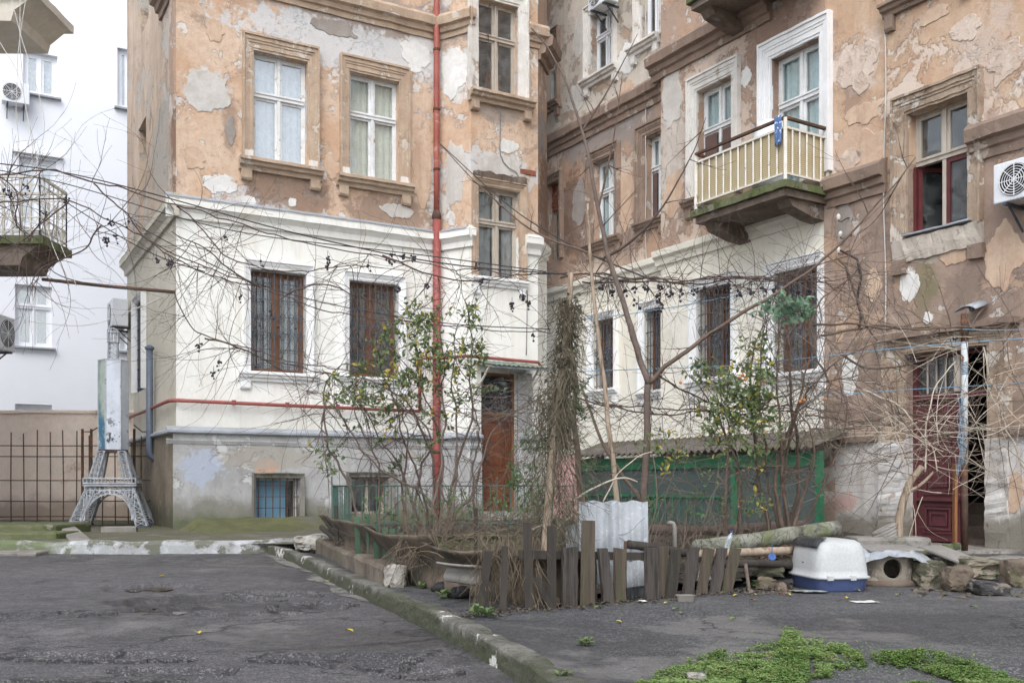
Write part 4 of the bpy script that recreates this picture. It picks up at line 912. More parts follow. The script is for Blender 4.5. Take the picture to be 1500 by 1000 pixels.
for i, (W, l, r, t, b, kd) in enumerate([(WA, 298, 344, 256, 286, 'white'), (WA, 268, 338, 104, 162, 'pale'), (WA, 590, 628, 58, 104, 'white'), (WA, 352, 374, 286, 302, 'white'), (WA, 422, 434, 290, 304, 'white'), (WA, 556, 604, 300, 318, 'pale'), (WA, 474, 498, 225, 262, 'tan'),
        (WA, 604, 630, 190, 300, 'tan'), (WA, 300, 330, 30, 60, 'tan'), (WA, 450, 520, 30, 52, 'grey'), (WA, 330, 344, 168, 210, 'grey'), (WA, 270, 300, 215, 250, 'tan'), (WBL, 648, 686, 66, 140, 'white'), (WBL, 652, 680, 205, 300, 'pale'), (WB, 696, 772, 228, 262, 'pale'), (WB, 732, 758, 205, 226, 'white'), (WB, 762, 782, 285, 340, 'tan')]): skin(A, W, l, r, t, b, kd, i + 1)
for i, (W, l, r, t, b, kd) in enumerate([(WC2, 970, 998, 96, 190, 'pale'), (WC2, 974, 1000, 250, 318, 'tan'), (WC2, 1086, 1100, 98, 126, 'white'), (WC2, 1232, 1288, 58, 128, 'cream'), (WC2, 1238, 1290, 150, 182, 'tan'), (WC2, 1222, 1262, 222, 250, 'cream'), (WC2, 1256, 1296, 190, 250, 'tan'), (WC2, 1392, 1440, 26, 60, 'cream'), (WC2, 1448, 1500, 60, 120, 'cream'), (WC2, 1344, 1392, 10, 34, 'tan'), (WC2, 1318, 1344, 392, 444, 'white'),
        (WC2, 1376, 1420, 350, 388, 'tan'), (WC2, 1234, 1256, 520, 576, 'white'), (WC2, 1268, 1292, 395, 440, 'tan'), (WC2, 1352, 1366, 456, 476, 'white'), (WC2, 1442, 1500, 330, 420, 'tan'), (WC2, 1218, 1250, 300, 350, 'grey'), (WC1, 905, 934, 62, 108, 'white'), (WC1, 832, 860, 118, 162, 'pale'), (WC1, 906, 930, 120, 150, 'tan'), (WC1, 905, 928, 250, 330, 'tan'), (WC1, 838, 858, 260, 330, 'grey'), (WC1, 842, 864, 20, 80, 'pale'),
        (WC2, 1462, 1500, 690, 750, 'tan'), (WC2, 1216, 1240, 470, 500, 'tan'), (WC2, 1470, 1500, 160, 190, 'tan')]): skin(C, W, l, r, t, b, kd, i + 31, n=.03 if t > 640 else 0)
# ------------------------------------------------------------------ far white building, left wing balconies, yard wall
WW = Wall(P(150, 708, 25.0).xy, DA)
Wb = empty('white_building', WW.p(0, 0, 0), 'clean white rendered apartment block behind the yard wall', 'building')
OW = [WW.rect(34, 84, 78, 140), WW.rect(172, 205, 73, 160), WW.rect(28, 82, 232, 335), WW.rect(22, 76, 418, 508), WW.rect(22, 76, 592, 640), WW.rect(176, 196, 485, 514), WW.rect(-110, -50, 78, 140), WW.rect(-110, -50, 418, 508)]
wall_panel('wall', WW, WW.u(-260), WW.u(420), 0, 16, OW, M['bld_white'], Wb, reveal=.18)
mb = MB(); a, b = WW.u(-260), WW.u(420); mb.hexa([WW.p(a, .2, 16), WW.p(b, .2, 16), WW.p(b, -8, 16), WW.p(a, -8, 16), WW.p(a, .2, 16.4), WW.p(b, .2, 16.4), WW.p(b, -8, 16.4), WW.p(a, -8, 16.4)]); mb.build('roof', M['ledge'], Wb)
for i, rc in enumerate(OW):
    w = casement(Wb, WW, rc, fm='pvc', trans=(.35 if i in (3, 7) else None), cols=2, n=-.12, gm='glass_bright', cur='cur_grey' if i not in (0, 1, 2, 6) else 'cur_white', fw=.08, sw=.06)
    mb = MB(); mb.wbox(WW, rc[0] - .08, rc[1] + .08, -.1, .12, rc[2] - .05, rc[2] - .01); mb.build('window_ledge', M['ledge'], Wb)
    if i == 2:
        mb = MB(); mb.wbox(WW, rc[0] - .15, rc[1] + .15, 0, .12, rc[3] + .06, rc[3] + .14); mb.build('hood_mould', M['trim_white'], Wb)
aircon(None, (WW, WW.u(22), 0, WW.z(22, 158)), 'air conditioner on the white building under its upper window', (.6, .3, .5))

# left wing: its wall is just outside the picture, its balconies reach in
xw = -8.9
class Flip(Wall):                       # u runs toward the camera, n points right into the yard
    def __init__(s, o, d): Wall.__init__(s, o, d); s.n = -s.n
WL = Flip((xw, 16.85), (0.0, -1.0))
Lw = empty('wing_building', (xw, 18, 0), 'pale wing whose two old balconies reach over the yard fence', 'building')
zlow = P(60, 350, 15.8).z; zup = P(60, 20, 15.0).z + .55
OL = [(.45, 1.1, zlow, zlow + 2.1), (3.0, 4.0, 1.6, 3.2), (3.0, 4.0, zlow + .8, zlow + 2.4), (4.8, 5.6, 1.6, 3.2), (4.8, 5.6, zlow + .8, zlow + 2.4)]
wall_panel('wall', WL, 0, 6, -.05, 9.4, OL, M['bld_white'], Lw, reveal=.15)
for rc in OL: casement(Lw, WL, rc, fm='pvc', trans=.32, cols=2, n=-.1, cur='cur_grey', gm='glass')
mb = MB(); q = [WL.p(0, 0, 0), WL.p(6, 0, 0), WL.p(6, -5, 0), WL.p(0, -5, 0)]
for i in (1, 2, 3): mb.face([q[i] + Vector((0, 0, -.05)), q[(i + 1) % 4] + Vector((0, 0, -.05)), q[(i + 1) % 4] + Vector((0, 0, 9.4)), q[i] + Vector((0, 0, 9.4))])
mb.build('outer_wall', M['bld_white'], Lw)
mb = MB(); mb.rings([[p + Vector((0, 0, 9.4)) for p in q], [p + Vector((0, 0, 9.6)) for p in q]]); mb.build('roof', M['ledge'], Lw)
def wingbal(zt, ua, ub, pr, label, mats, rail, brk):
    b = empty('balcony', WL.p((ua + ub) / 2, 0, zt - .2), label, 'balcony')
    mb = MB(); mb.wbox(WL, ua, ub, -.02, pr, zt - .13, zt, 10, .01); mb.build('slab', M[mats[0]], b)
    mb = MB(); mb.extr(WL, ua + .08, ub - .08, [(-.02, zt - brk), (pr * .72, zt - brk), (pr * .75, zt - brk * .7), (pr * .9, zt - brk * .35), (pr * .95, zt - .12), (-.02, zt - .12)], 10, .015); mb.build('bracket', M[mats[1]], b)
    if rail:
        h = .95; cor = [(ua + .06, .0), (ua + .06, pr - .07), (ub - .06, pr - .07), (ub - .06, .0)]
        mb = MB()
        for i in range(3):
            a, c = cor[i], cor[i + 1]
            for z, w in ((zt + h, .04), (zt + h - .13, .022), (zt + .1, .025), (zt + .3, .022)): mb.bar(WL.p(*a, z), WL.p(*c, z), w)
        mb.build('handrail', M['iron_white'], b)
        for i in range(3):
            a, c = cor[i], cor[i + 1]; L_ = math.hypot(c[0] - a[0], c[1] - a[1]); cnt = max(3, int(L_ / .14))
            for j in range(cnt + 1):
                t = j / cnt; u = a[0] + (c[0] - a[0]) * t; n = a[1] + (c[1] - a[1]) * t
                mb = MB(); mb.bar(WL.p(u, n, zt), WL.p(u, n, zt + h), .018); mb.build('baluster', M['iron_white'], b)
                if j < cnt and j % 2 == 0:
                    du, dn = (c[0] - a[0]) / cnt, (c[1] - a[1]) / cnt
                    for sg in (-1, 1):
                        for zc in (zt + .55, zt + .2):
                            mb = MB(); mb.tube([WL.p(u + du * (.5 + sg * (.25 - .22 * math.cos(k * .55) * (1 - k / 16))) , n + dn * (.5 + sg * (.25 - .22 * math.cos(k * .55) * (1 - k / 16))), zc + .09 * math.sin(k * .55) * (1 - k / 16)) for k in range(14)], .007, 4); mb.build('scroll', M['iron_white'], b)
    return b
wingbal(zlow, .25, 1.3, 1.42, 'mossy old balcony with scrolled cream iron railing on the wing', ('moss', 'concrete_dark'), True, .46)
wingbal(zup, .25, 1.6, 1.45, 'underside of the pale upper balcony on the wing', ('soffit', 'soffit'), False, .5)
mb = MB(); zz = P(60, 60, 15.).z
e = aircon(None, (WL, .5, 0, P(5, 512, 16.3).z), 'air conditioner on the wing wall below the mossy balcony', (.7, .32, .58))
# iron rod with blue tape from the balcony to the corner building
mb = MB(); a = P(62, 409, 16.0); b = WA.p(-.02, .0, WA.z(258, 428)); mb.tube([a, a.lerp(b, .5) - Vector((0, 0, .01)), b], .028, 8)
o = mb.build('brace_rod', M['iron_rust'], None, True); tag(o, 'rusty iron rod spanning from the mossy balcony to the corner building', 'rod')

# beige yard wall and rebar fence
yw = 19.6
mb = MB(); x0, x1 = P(-160, 0, yw).x, P(200, 0, yw).x; zt = P(100, 605, yw).z
WY = Wall((x0, yw), (1, 0)); mb.wbox(WY, 0, x1 - x0, -.25, 0, -.05, zt, 24, .01); mb.wbox(WY, 0, x1 - x0, -.29, .04, zt + .001, zt + .06, 24, .01)
o = mb.build('yard_wall', M['beige_wall']); tag(o, 'beige rendered yard wall behind the bar fence', 'wall')
yf = 17.6; e = empty('bar_fence', (P(80, 0, yf).x, yf, .12), 'fence of thin rusty reinforcing bars in front of the beige wall', 'fence')
ztop = P(80, 632, yf).z; k = 0; x = P(-60, 0, yf).x
while x < P(243, 0, yf).x:
    j = rnd(-.012, .012); mb = MB(); mb.tube([(x, yf, .05), (x + j, yf, ztop * .5), (x + rnd(-.015, .015), yf, ztop + rnd(-.08, .04))], .011, 5); mb.build('bar', M['iron_rust'], e); x += .235
for py in (652, 668, 703, 733, 757):
    z = P(80, py, yf).z; mb = MB(); mb.tube([(P(-60, 0, yf).x, yf - .012, z), (P(80, 0, yf).x, yf - .012, z + rnd(-.02, .02)), (P(243, 0, yf).x, yf - .012, z)], .010, 5); mb.build('cross_bar', M['iron_rust'], e)
for px in (120, 133, 196):
    mb = MB(); x = P(px, 0, yf).x; mb.bar((x, yf + .02, .05), (x, yf + .02, ztop + .05), .035); mb.build('post', M['iron_rust'], e)
for px, pts in ((0, [(120, 632), (133, 632), (150, 622)]), (1, [(196, 622), (208, 632), (222, 632)])):
    mb = MB(); mb.tube([P(a, b, yf) for a, b in pts], .012, 5); mb.build('top_loop', M['iron_rust'], e)
# ------------------------------------------------------------------ ground
def inside(p, poly):
    x, y = p; c = False; j = len(poly) - 1
    for i in range(len(poly)):
        xi, yi = poly[i]; xj, yj = poly[j]
        if (yi > y) != (yj > y) and x < (xj - xi) * (y - yi) / (yj - yi) + xi: c = not c
        j = i
    return c
def sheet(name, x0, x1, y0, y1, step, hf, mat, poly=None, parent=None, smooth=True):
    nx, ny = int((x1 - x0) / step), int((y1 - y0) / step); idx = {}; mb = MB()
    def vid(i, j):
        if (i, j) not in idx:
            x, y = x0 + i * step, y0 + j * step; idx[(i, j)] = len(mb.v); mb.v.append(Vector((x, y, hf(x, y))))
        return idx[(i, j)]
    for i in range(nx):
        for j in range(ny):
            if poly and not inside((x0 + (i + .5) * step, y0 + (j + .5) * step), poly): continue
            mb.f.append((vid(i, j), vid(i + 1, j), vid(i + 1, j + 1), vid(i, j + 1)))
    return mb.build(name, mat, parent, smooth)

def asphalt(name, c1, c2, wet=(), stone=0.62, extra=None):
    m = NM(name)
    big = m.noise(.9, 6, .6); c = m.mix(m.step(big, .35, .65), c1, c2)
    med = m.noise(7, 8, .7); c = m.mix(m.math('MULTIPLY', m.step(med, .4, .7), .5), c, tuple(x * .55 for x in c1[:3]) + (1,))
    vc = m.voro(120, out='Color'); vd = m.voro(120)
    sp = m.n('ShaderNodeSeparateColor'); m.put(sp.inputs[0], vc)
    c = m.mix(m.math('MULTIPLY', m.step(sp.outputs[0], stone, stone + .05), .45), c, srgb(134, 130, 128))
    c = m.mix(m.math('MULTIPLY', m.step(sp.outputs[1], .6, .7), .5), c, srgb(40, 40, 42))
    sp2 = m.voro(14, out='Distance'); c = m.mix(m.math('MULTIPLY', m.math('SUBTRACT', 1.0, m.step(sp2, .03, .06)), m.step(m.noise(3, 3), .55, .6)), c, srgb(178, 174, 168))
    wv = m.n('ShaderNodeVectorMath', operation='MULTIPLY_ADD'); m.put(wv.inputs[0], m.math('SUBTRACT', m.noise(2.2, 4, .6), .5)); wv.inputs[1].default_value = (1.1, .9, 0); m.put(wv.inputs[2], m.P())
    ck = m.voro(.75, 'DISTANCE_TO_EDGE', wv.outputs[0]); ckm = m.math('MULTIPLY', m.math('SUBTRACT', 1.0, m.step(ck, .0, .016)), m.step(m.noise(.8, 3, .5, seed=9.0), .44, .54))
    st = m.noise(.45, 7, .7, seed=5.0); c = m.mix(m.math('MULTIPLY', m.step(st, .5, .6), .55), c, srgb(52, 51, 52)); c = m.mix(m.math('MULTIPLY', m.step(m.noise(.6, 7, .72, seed=15.0), .56, .64), .5), c, srgb(118, 115, 112))
    c = m.mix(m.math('MULTIPLY', ckm, .85), c, srgb(26, 26, 26))
    rough = m.math('ADD', .58, m.math('MULTIPLY', m.step(med, .3, .7), .3))
    if extra: c = extra(m, c)
    for (x, y, rx, ry) in wet:
        d = m.n('ShaderNodeVectorMath', operation='SUBTRACT'); m.put(d.inputs[0], m.P()); d.inputs[1].default_value = (x, y, 0)
        s2 = m.n('ShaderNodeVectorMath', operation='MULTIPLY'); m.put(s2.inputs[0], d.outputs[0]); s2.inputs[1].default_value = (1 / rx, 1 / ry, 0)
        ln = m.n('ShaderNodeVectorMath', operation='LENGTH'); m.put(ln.inputs[0], s2.outputs[0])
        f = m.math('SUBTRACT', 1.0, m.step(m.math('ADD', ln.outputs['Value'], m.math('MULTIPLY', m.math('SUBTRACT', m.noise(3, 5), .5), 1.4)), .6, 1.0))
        c = m.mix(m.math('MULTIPLY', f, .35), c, srgb(36, 36, 38)); rough = m.math('SUBTRACT', rough, m.math('MULTIPLY', f, .32))
    h = m.math('ADD', m.math('MULTIPLY', vd, .8), m.math('MULTIPLY', med, .6))
    return m.done(c, rough, m.bump(h, .55, .008), Specular_IOR_Level=.4)

pot = [(G(500, 962, 0), .5, .13), (G(540, 972, 0), .3, .1), (G(285, 880, 0), .5, .35), (G(240, 880, 0), .42, .3), (G(225, 860, 0), .4, .35), (G(225, 893, 0), .35, .2), (G(250, 985, 0), .28, .12),
       (G(405, 872, 0), .35, .3), (G(455, 888, 0), .3, .3), (G(420, 868, 0), .5, .15), (G(130, 960, 0), .5, .12), (G(60, 905, 0), .4, .2), (G(620, 985, 0), .2, .12), (G(330, 900, 0), .5, .12)]
def h_yard(x, y):
    p = Vector((x, y, 0)); h = .022 * mnoise.noise(p * .55) + .008 * mnoise.noise(p * 2.3) + .004 * mnoise.noise(p * 9)
    for i, (c, rx, ry) in enumerate(pot):
        r = math.hypot((x - c.x) / rx, (y - c.y) / ry) + .55 * mnoise.noise(Vector((x * 4, y * 4, i))) + .2 * mnoise.noise(Vector((x * 13, y * 13, i)))
        if r < 1: h -= .034 * min(1, (1 - r) * 12)
    return h
M['asphalt'] = asphalt('worn_yard_asphalt', srgb(68, 67, 70), srgb(84, 82, 84), wet=[(G(200, 885, 0).x, G(200, 885, 0).y, 1.0, 1.2), (G(350, 820, 0).x, 10.6, 2.4, .6), (G(520, 935, 0).x, G(520, 935, 0).y, .9, .6)])
M['asphalt_r'] = asphalt('grey_pavement_asphalt', srgb(64, 66, 69), srgb(82, 84, 86))
gmat = simple('packed_earth', srgb(96, 90, 82), srgb(84, 80, 74), 2, .95, .3)
mb = MB(); mb.face([(-300, -300, -.08), (300, -300, -.08), (300, 300, -.08), (-300, 300, -.08)]); tag(mb.build('ground', gmat), kind='structure')
tag(sheet('asphalt_yard', -13, 2.2, 1.0, 11.9, .035, h_yard, M['asphalt']), kind='structure')
kerb_line = [(420, 820), (480, 850), (531, 877), (588, 904), (648, 932), (701, 967), (738, 984)]
KL = [Vector((-2.95, 11.75, 0))] + [G(a, b, 0) for a, b in kerb_line] + [Vector((.17, 3.6, 0)), Vector((.36, 2.9, 0)), Vector((.62, 2.0, 0)), Vector((.85, 1.2, 0))]
def resample(pts, n):
    L = [0]
    for a, b in zip(pts, pts[1:]): L.append(L[-1] + (b - a).length)
    out = []
    for k in range(n + 1):
        t = L[-1] * k / n; i = max(j for j in range(len(L)) if L[j] <= t + 1e-9); i = min(i, len(pts) - 2)
        out.append(pts[i].lerp(pts[i + 1], (t - L[i]) / (L[i + 1] - L[i])))
    return out
def smoothp(pts, it=2):
    for _ in range(it):
        o = [pts[0]]
        for a, b in zip(pts, pts[1:]): o += [a.lerp(b, .25), a.lerp(b, .75)]
        pts = o + [pts[-1]]
    return pts
KS = resample(smoothp(KL), 130)
kin = [q + Vector((.06, .03, 0)) for q in KS]
pav_poly = [(p.x, p.y) for p in kin] + [(11, 1.2), (11, 16), (-2.5, 16), (-2.6, 12)]
def h_pav(x, y):
    p = Vector((x, y, 3)); h = .098 + .012 * mnoise.noise(p * .7) + .006 * mnoise.noise(p * 2.7)
    c = G(1180, 985, .1); r = math.hypot((x - c.x) / .95, (y - c.y) / .33) + .35 * mnoise.noise(Vector((x * 3, y * 3, 9)))
    if r < 1: h -= .02 * min(1, (1 - r) * 6)
    c = G(1110, 955, .1); r = math.hypot((x - c.x) / .35, (y - c.y) / .07) + .5 * mnoise.noise(Vector((x * 4, y * 4, 5)))
    if r < 1: h -= .02 * min(1, (1 - r) * 8)
    return h
tag(sheet('pavement', -2.9, 9.5, 1.3, 10.5, .04, h_pav, M['asphalt_r'], pav_poly), kind='structure')

# kerb: stones along the curve
m = NM('mossy_kerb_stone'); n1 = m.noise(5, 8, .7); n2 = m.noise(1.6, 5, .6)
c = m.mix(m.step(n1, .38, .62), srgb(116, 114, 107), srgb(84, 82, 76)); mz = m.math('ADD', m.math('MULTIPLY', m.math('SUBTRACT', .1, m.z()), 3.2), n2); c = m.mix(m.math('MULTIPLY', m.step(mz, .42, .6), .85), c, srgb(56, 60, 38)); c = m.mix(m.step(m.noise(2.6, 7, .7, seed=4.), .6, .63), c, srgb(196, 194, 188))
c = m.mix(m.step(m.noise(22, 4), .5, .75), c, srgb(56, 58, 40)); M['kerb'] = m.done(c, .95, m.bump(m.math('ADD', n1, m.noise(30, 4)), .9, .02))
ke = empty('kerb', KS[40], None); tag(ke, kind='structure')
tot = len(KS) - 1; per = 7
for s in range(0, tot, per):
    seg = KS[s:min(s + per, tot) + 1]; rows = []
    for i, p in enumerate(seg):
        d = (seg[min(i + 1, len(seg) - 1)] - seg[max(i - 1, 0)]).normalized(); nrm = Vector((-d.y, d.x, 0))
        if nrm.x < 0: nrm = -nrm
        top = .108 + .006 * mnoise.noise(p * 2.1) ; w = .13
        ring = [p + Vector((0, 0, -.05)), p + nrm * .004 + Vector((0, 0, .03)), p + nrm * .008 + Vector((0, 0, .06)), p + nrm * .012 + Vector((0, 0, top - .012)), p + nrm * .022 + Vector((0, 0, top)), p + nrm * .07 + Vector((0, 0, top + .002)), p + nrm * w + Vector((0, 0, top - .006)), p + nrm * (w + .02) + Vector((0, 0, -.05))]
        rows.append([q + mnoise.noise_vector(q * 6) * .012 + mnoise.noise_vector(q * 19) * .008 for q in ring])
    mb = MB(); mb.rings(rows, True, True); mb.build('kerb_stone', M['kerb'], ke)
# gutter strip of pale worn concrete beside the kerb
mb = MB(); rows = []
for p in KS[2:60]:
    w = .1 + .1 * mnoise.noise(p * 1.9); rows.append([p + Vector((.02, 0, h_yard(p.x, p.y) + .004)), p + Vector((-w, -w * .2, h_yard(p.x - w, p.y - w * .2) + .004))])
mb.rings(rows, False, False); tag(mb.build('gutter', simple('pale_gutter_mortar', srgb(128, 126, 120), srgb(104, 102, 98), 6, .9, .6, dirt=srgb(76, 76, 74), dlo=.5, dhi=.55), None, True), kind='structure')
# white painted kerb in front of the tower terrace
m = NM('white_kerb_paint'); n1 = m.noise(4, 8, .7); c = m.mix(m.step(n1, .35, .55), srgb(176, 178, 182), srgb(146, 148, 148)); c = m.mix(m.step(m.noise(3, 8, .72, seed=5.), .5, .56), c, srgb(98, 98, 88))
xx = m.n('ShaderNodeSeparateXYZ'); m.put(xx.inputs[0], m.P()); c = m.mix(m.math('MULTIPLY', m.math('SUBTRACT', 1.0, m.step(m.math('ADD', xx.outputs[0], m.math('MULTIPLY', n1, 1.5)), -5.0, -4.3)), m.step(m.noise(2.5, 6, .7, seed=2.), .38, .5)), c, srgb(96, 104, 76))
M['kerb_w'] = m.done(c, .9, m.bump(n1, .8, .03))
kw = empty('kerb', (-5, 11.8, 0)); tag(kw, kind='structure')
line = smoothp([Vector((-12, 12.0, 0)), Vector((-7, 11.85, 0)), Vector((-5, 11.75, 0)), Vector((-3.6, 11.75, 0)), Vector((-2.95, 11.85, 0)), Vector((-2.6, 12.6, 0)), Vector((-2.5, 13.5, 0))])
line = resample(line, 60)
for s in range(0, 60, 6):
    rows = []
    for p, pn in zip(line[s:s + 7], line[s + 1:s + 8] + [line[-1]]):
        d = (pn - p) if (pn - p).length > 1e-6 else line[-1] - line[-2]; d.normalize(); nrm = Vector((-d.y, d.x, 0)); top = .155 + .015 * mnoise.noise(p * 1.7)
        ring = [p + Vector((0, 0, -.05)), p + nrm * .02 + Vector((0, 0, top - .04)), p + nrm * .06 + Vector((0, 0, top)), p + nrm * .2 + Vector((0, 0, top)), p + nrm * .24 + Vector((0, 0, -.05))]
        rows.append([q + mnoise.noise_vector(q * 4) * .022 + mnoise.noise_vector(q * 13) * .012 for q in ring])
    mb = MB(); mb.rings(rows); mb.build('kerb_stone', M['kerb_w'], kw)
# terrace behind it
m = NM('damp_mossy_terrace'); n1 = m.noise(1.1, 8, .65); c = m.mix(m.step(n1, .4, .6), srgb(92, 88, 76), srgb(82, 84, 58)); c = m.mix(m.step(m.noise(2.4, 8, .7, seed=3.), .55, .62), c, srgb(112, 108, 98)); c = m.mix(m.math('MULTIPLY', m.step(m.noise(30, 5), .45, .7), .5), c, srgb(52, 50, 42))
M['terrace'] = m.done(c, .9, m.bump(m.noise(14, 8, .7), .8, .02))
tag(sheet('terrace', -13, -1.5, 11.85, 20.5, .1, lambda x, y: .12 + .02 * mnoise.noise(Vector((x, y, 1)) * 1.2), M['terrace']), kind='structure')
# mossy bank at the foot of the corner building
m = NM('green_moss'); n1 = m.noise(2.2, 8, .7); c = m.mix(m.step(n1, .35, .62), srgb(100, 100, 64), srgb(80, 82, 54)); c = m.mix(m.step(m.noise(1.2, 7, .7, seed=6.), .56, .66), c, srgb(96, 94, 84)); c = m.mix(m.math('MULTIPLY', m.step(m.noise(40, 4), .5, .75), .5), c, srgb(52, 62, 30))
M['moss_green'] = m.done(c, .95, m.bump(m.noise(26, 6, .75), .9, .02))
mb = MB(); rows = []
for k in range(50):
    u = -.15 + (WA.u(500) + .15) * k / 49; row = []
    for j in range(14):
        t = j / 13; n = .06 + t * 2.1; eu = min(1, k / 6, (49 - k) / 6); h = .1 + (.03 + .14 * math.exp(-((t - .28) / .2) ** 2) + .05 * (1 - t)) * eu - .08 * max(0, t - .6) - .06 * (1 - eu)
        q = WA.p(u, n, h); q.z += .025 * mnoise.noise(q * 1.6) + .012 * mnoise.noise(q * 6); q.y = max(q.y, 12.05) if t < 1 else q.y
        row.append(q)
    rows.append(row)
mb.rings(rows, False, False); tag(mb.build('moss_bank', M['moss_green'], None, True), kind='structure')
# sloping concrete slab and low step left of the tower
e = MB(); a = P(85, 766, 15.4); e.hexa([P(104, 800, 12.05), P(140, 800, 12.05), P(108, 778, 15.4), P(84, 778, 15.4), P(104, 793, 12.05), P(138, 792, 12.05), P(103, 764, 15.4), P(83, 764, 15.4)])
tag(e.build('concrete_ramp', M['concrete'], None, bevel=.02), 'sloping concrete slab beside the tower sculpture', 'slab')
e = MB(); e.box((P(30, 0, 14.5).x - .2, 14.5, .15), (2.0, 1.2, .22)); tag(e.build('mossy_step', M['moss'], None, bevel=.03), 'low mossy concrete step beside the bar fence', 'step')
e = MB(); e.box((P(35, 0, 13.2).x, 13.2, .13), (1.2, .7, .14)); tag(e.build('broken_slab', M['moss'], None, bevel=.02), 'broken mossy slab lying behind the white kerb', 'slab')
e = MB(); e.box((P(175, 0, 14.8).x, 14.8, .15), (.5, .3, .1), Matrix.Rotation(.3, 3, 'Z')); tag(e.build('paving_block', M['concrete'], None, bevel=.015), 'loose concrete block in front of the tower sculpture', 'block')
e = MB(); q = G(10, 815, .0); e.box((q.x - .1, q.y + .1, .03), (.9, .4, .05), Matrix.Rotation(.1, 3, 'Z')); tag(e.build('flat_slab', M['concrete'], None, bevel=.015), 'flat pale slab lying on the asphalt against the white kerb', 'slab')
# puddles in the hollows
m = NM('puddle_water'); M['water'] = m.done(srgb(62, 56, 50), .04, m.bump(m.noise(9, 2), .03, .01), Specular_IOR_Level=.6)
for i, (px, py, rx, ry) in enumerate(((222, 859, .21, .16), (215, 878, .22, .2), (222, 893, .24, .13))):
    c = G(px, py, 0); mb = MB(); zz = min(h_yard(c.x + a, c.y + b) for a in (-.05, 0, .05) for b in (-.05, 0, .05)) + .012
    mb.face([(c.x + rx * math.cos(t * math.pi / 12) * (1 + .35 * mnoise.noise(Vector((math.cos(t * math.pi / 12), math.sin(t * math.pi / 12), i)) * 1.6)), c.y + ry * math.sin(t * math.pi / 12) * (1 + .4 * mnoise.noise(Vector((math.cos(t * math.pi / 12), math.sin(t * math.pi / 12), i + 5)) * 1.6)), zz) for t in range(24)])
    tag(mb.build('puddle', M['water']), kind='structure')

# darker repair patches of asphalt with broken edges
M['patch'] = asphalt('dark_repair_asphalt', srgb(56, 56, 58), srgb(70, 69, 71), stone=.7)
for i, (px, py, rx, ry) in enumerate(((505, 967, .42, .1), (560, 975, .16, .12), (292, 879, .4, .14), (408, 871, .36, .2), (462, 889, .3, .22), (250, 985, .26, .1), (120, 966, .5, .08), (66, 903, .4, .12), (150, 1000, .3, .06), (640, 985, .12, .07))):
    c = G(px, py, 0); mb = MB(); ring = []
    for k in range(80):
        a = 2 * math.pi * k / 80; v_ = Vector((math.cos(a), math.sin(a), i * 2.3)); f = 1 + .5 * mnoise.noise(v_ * 1.4) + .3 * mnoise.noise(v_ * 4) + .14 * mnoise.noise(v_ * 11); ring.append(Vector((c.x + rx * f * math.cos(a), c.y + ry * f * math.sin(a), 0)))
    mb.rings([[q + Vector((0, 0, -.05)) for q in ring], [Vector((q.x, q.y, h_yard(q.x, q.y) + .016 + .006 * mnoise.noise(q * 9))) for q in ring], [Vector((q.x + (c.x - q.x) * .12, q.y + (c.y - q.y) * .12, h_yard(q.x, q.y) + .019)) for q in ring]]); tag(mb.build('asphalt_patch', M['patch']), kind='structure')
# garden soil
soil_poly = [(-2.15, 11.2), (-.95, 7.7), (-.3, 6.45), (.3, 6.1), (1.5, 6.85), (2.2, 7.6), (3.2, 8.4), (4.6, 10.6), (4.9, 12.6), (2.2, 17), (.8, 19.5), (-1.2, 18.3), (-2.4, 15)]
m = NM('garden_soil'); n1 = m.noise(3, 8, .7); c = m.mix(m.step(n1, .4, .6), srgb(62, 56, 48), srgb(44, 40, 34)); c = m.mix(m.step(m.noise(22, 6, .7), .55, .65), c, srgb(92, 82, 70)); c = m.mix(m.step(m.noise(2, 6, .7, seed=8.), .58, .66), c, srgb(70, 78, 44))
M['soil'] = m.done(c, .95, m.bump(m.noise(20, 8, .75), 1.0, .03))
tag(sheet('garden_soil', -2.6, 5.2, 5.9, 19.8, .08, lambda x, y: .14 + .09 * mnoise.noise(Vector((x, y, 4)) * 1.1) + .04 * mnoise.noise(Vector((x, y, 2)) * 5) + .05, M['soil'], soil_poly), kind='structure')

# ------------------------------------------------------------------ tower sculpture
tx, ty = P(166, 0, 16.75).x, 16.75
T = empty('tower_sculpture', (tx, ty, .12), 'silver lattice iron tower sculpture with a hexagonal panelled middle', 'sculpture')
RT = Matrix.Rotation(math.radians(14), 3, 'Z')
def tl(x, y, z): return Vector((tx, ty, .12)) + RT @ Vector((x, y, z))
silver = simple('silver_painted_iron', srgb(190, 194, 200), srgb(160, 164, 170), 10, .5, .2, metal=.25, dirt=srgb(96, 92, 90), dlo=.6, dhi=.66)
def truss(mb, a0, a1, w0, w1, n, bw=.0135):
    """square lattice leg from a0 to a1 (local centres), widths w0 -> w1"""
    q = []
    for k in range(n + 1):
        t = k / n; c = Vector(a0).lerp(Vector(a1), t); w = (w0 + (w1 - w0) * t) / 2
        q.append([tl(c.x + sx * w, c.y + sy * w, c.z) for sx, sy in ((-1, -1), (1, -1), (1, 1), (-1, 1))])
    for j in range(4): mb.bar(q[0][j], q[-1][j], bw * 1.5)
    for k in range(n):
        for j in range(4):
            i = (j + 1) % 4; mb.bar(q[k][j], q[k + 1][i], bw * .8, bw * .5); mb.bar(q[k][i], q[k + 1][j], bw * .8, bw * .5); mb.bar(q[k + 1][j], q[k + 1][i], bw, bw * .6)
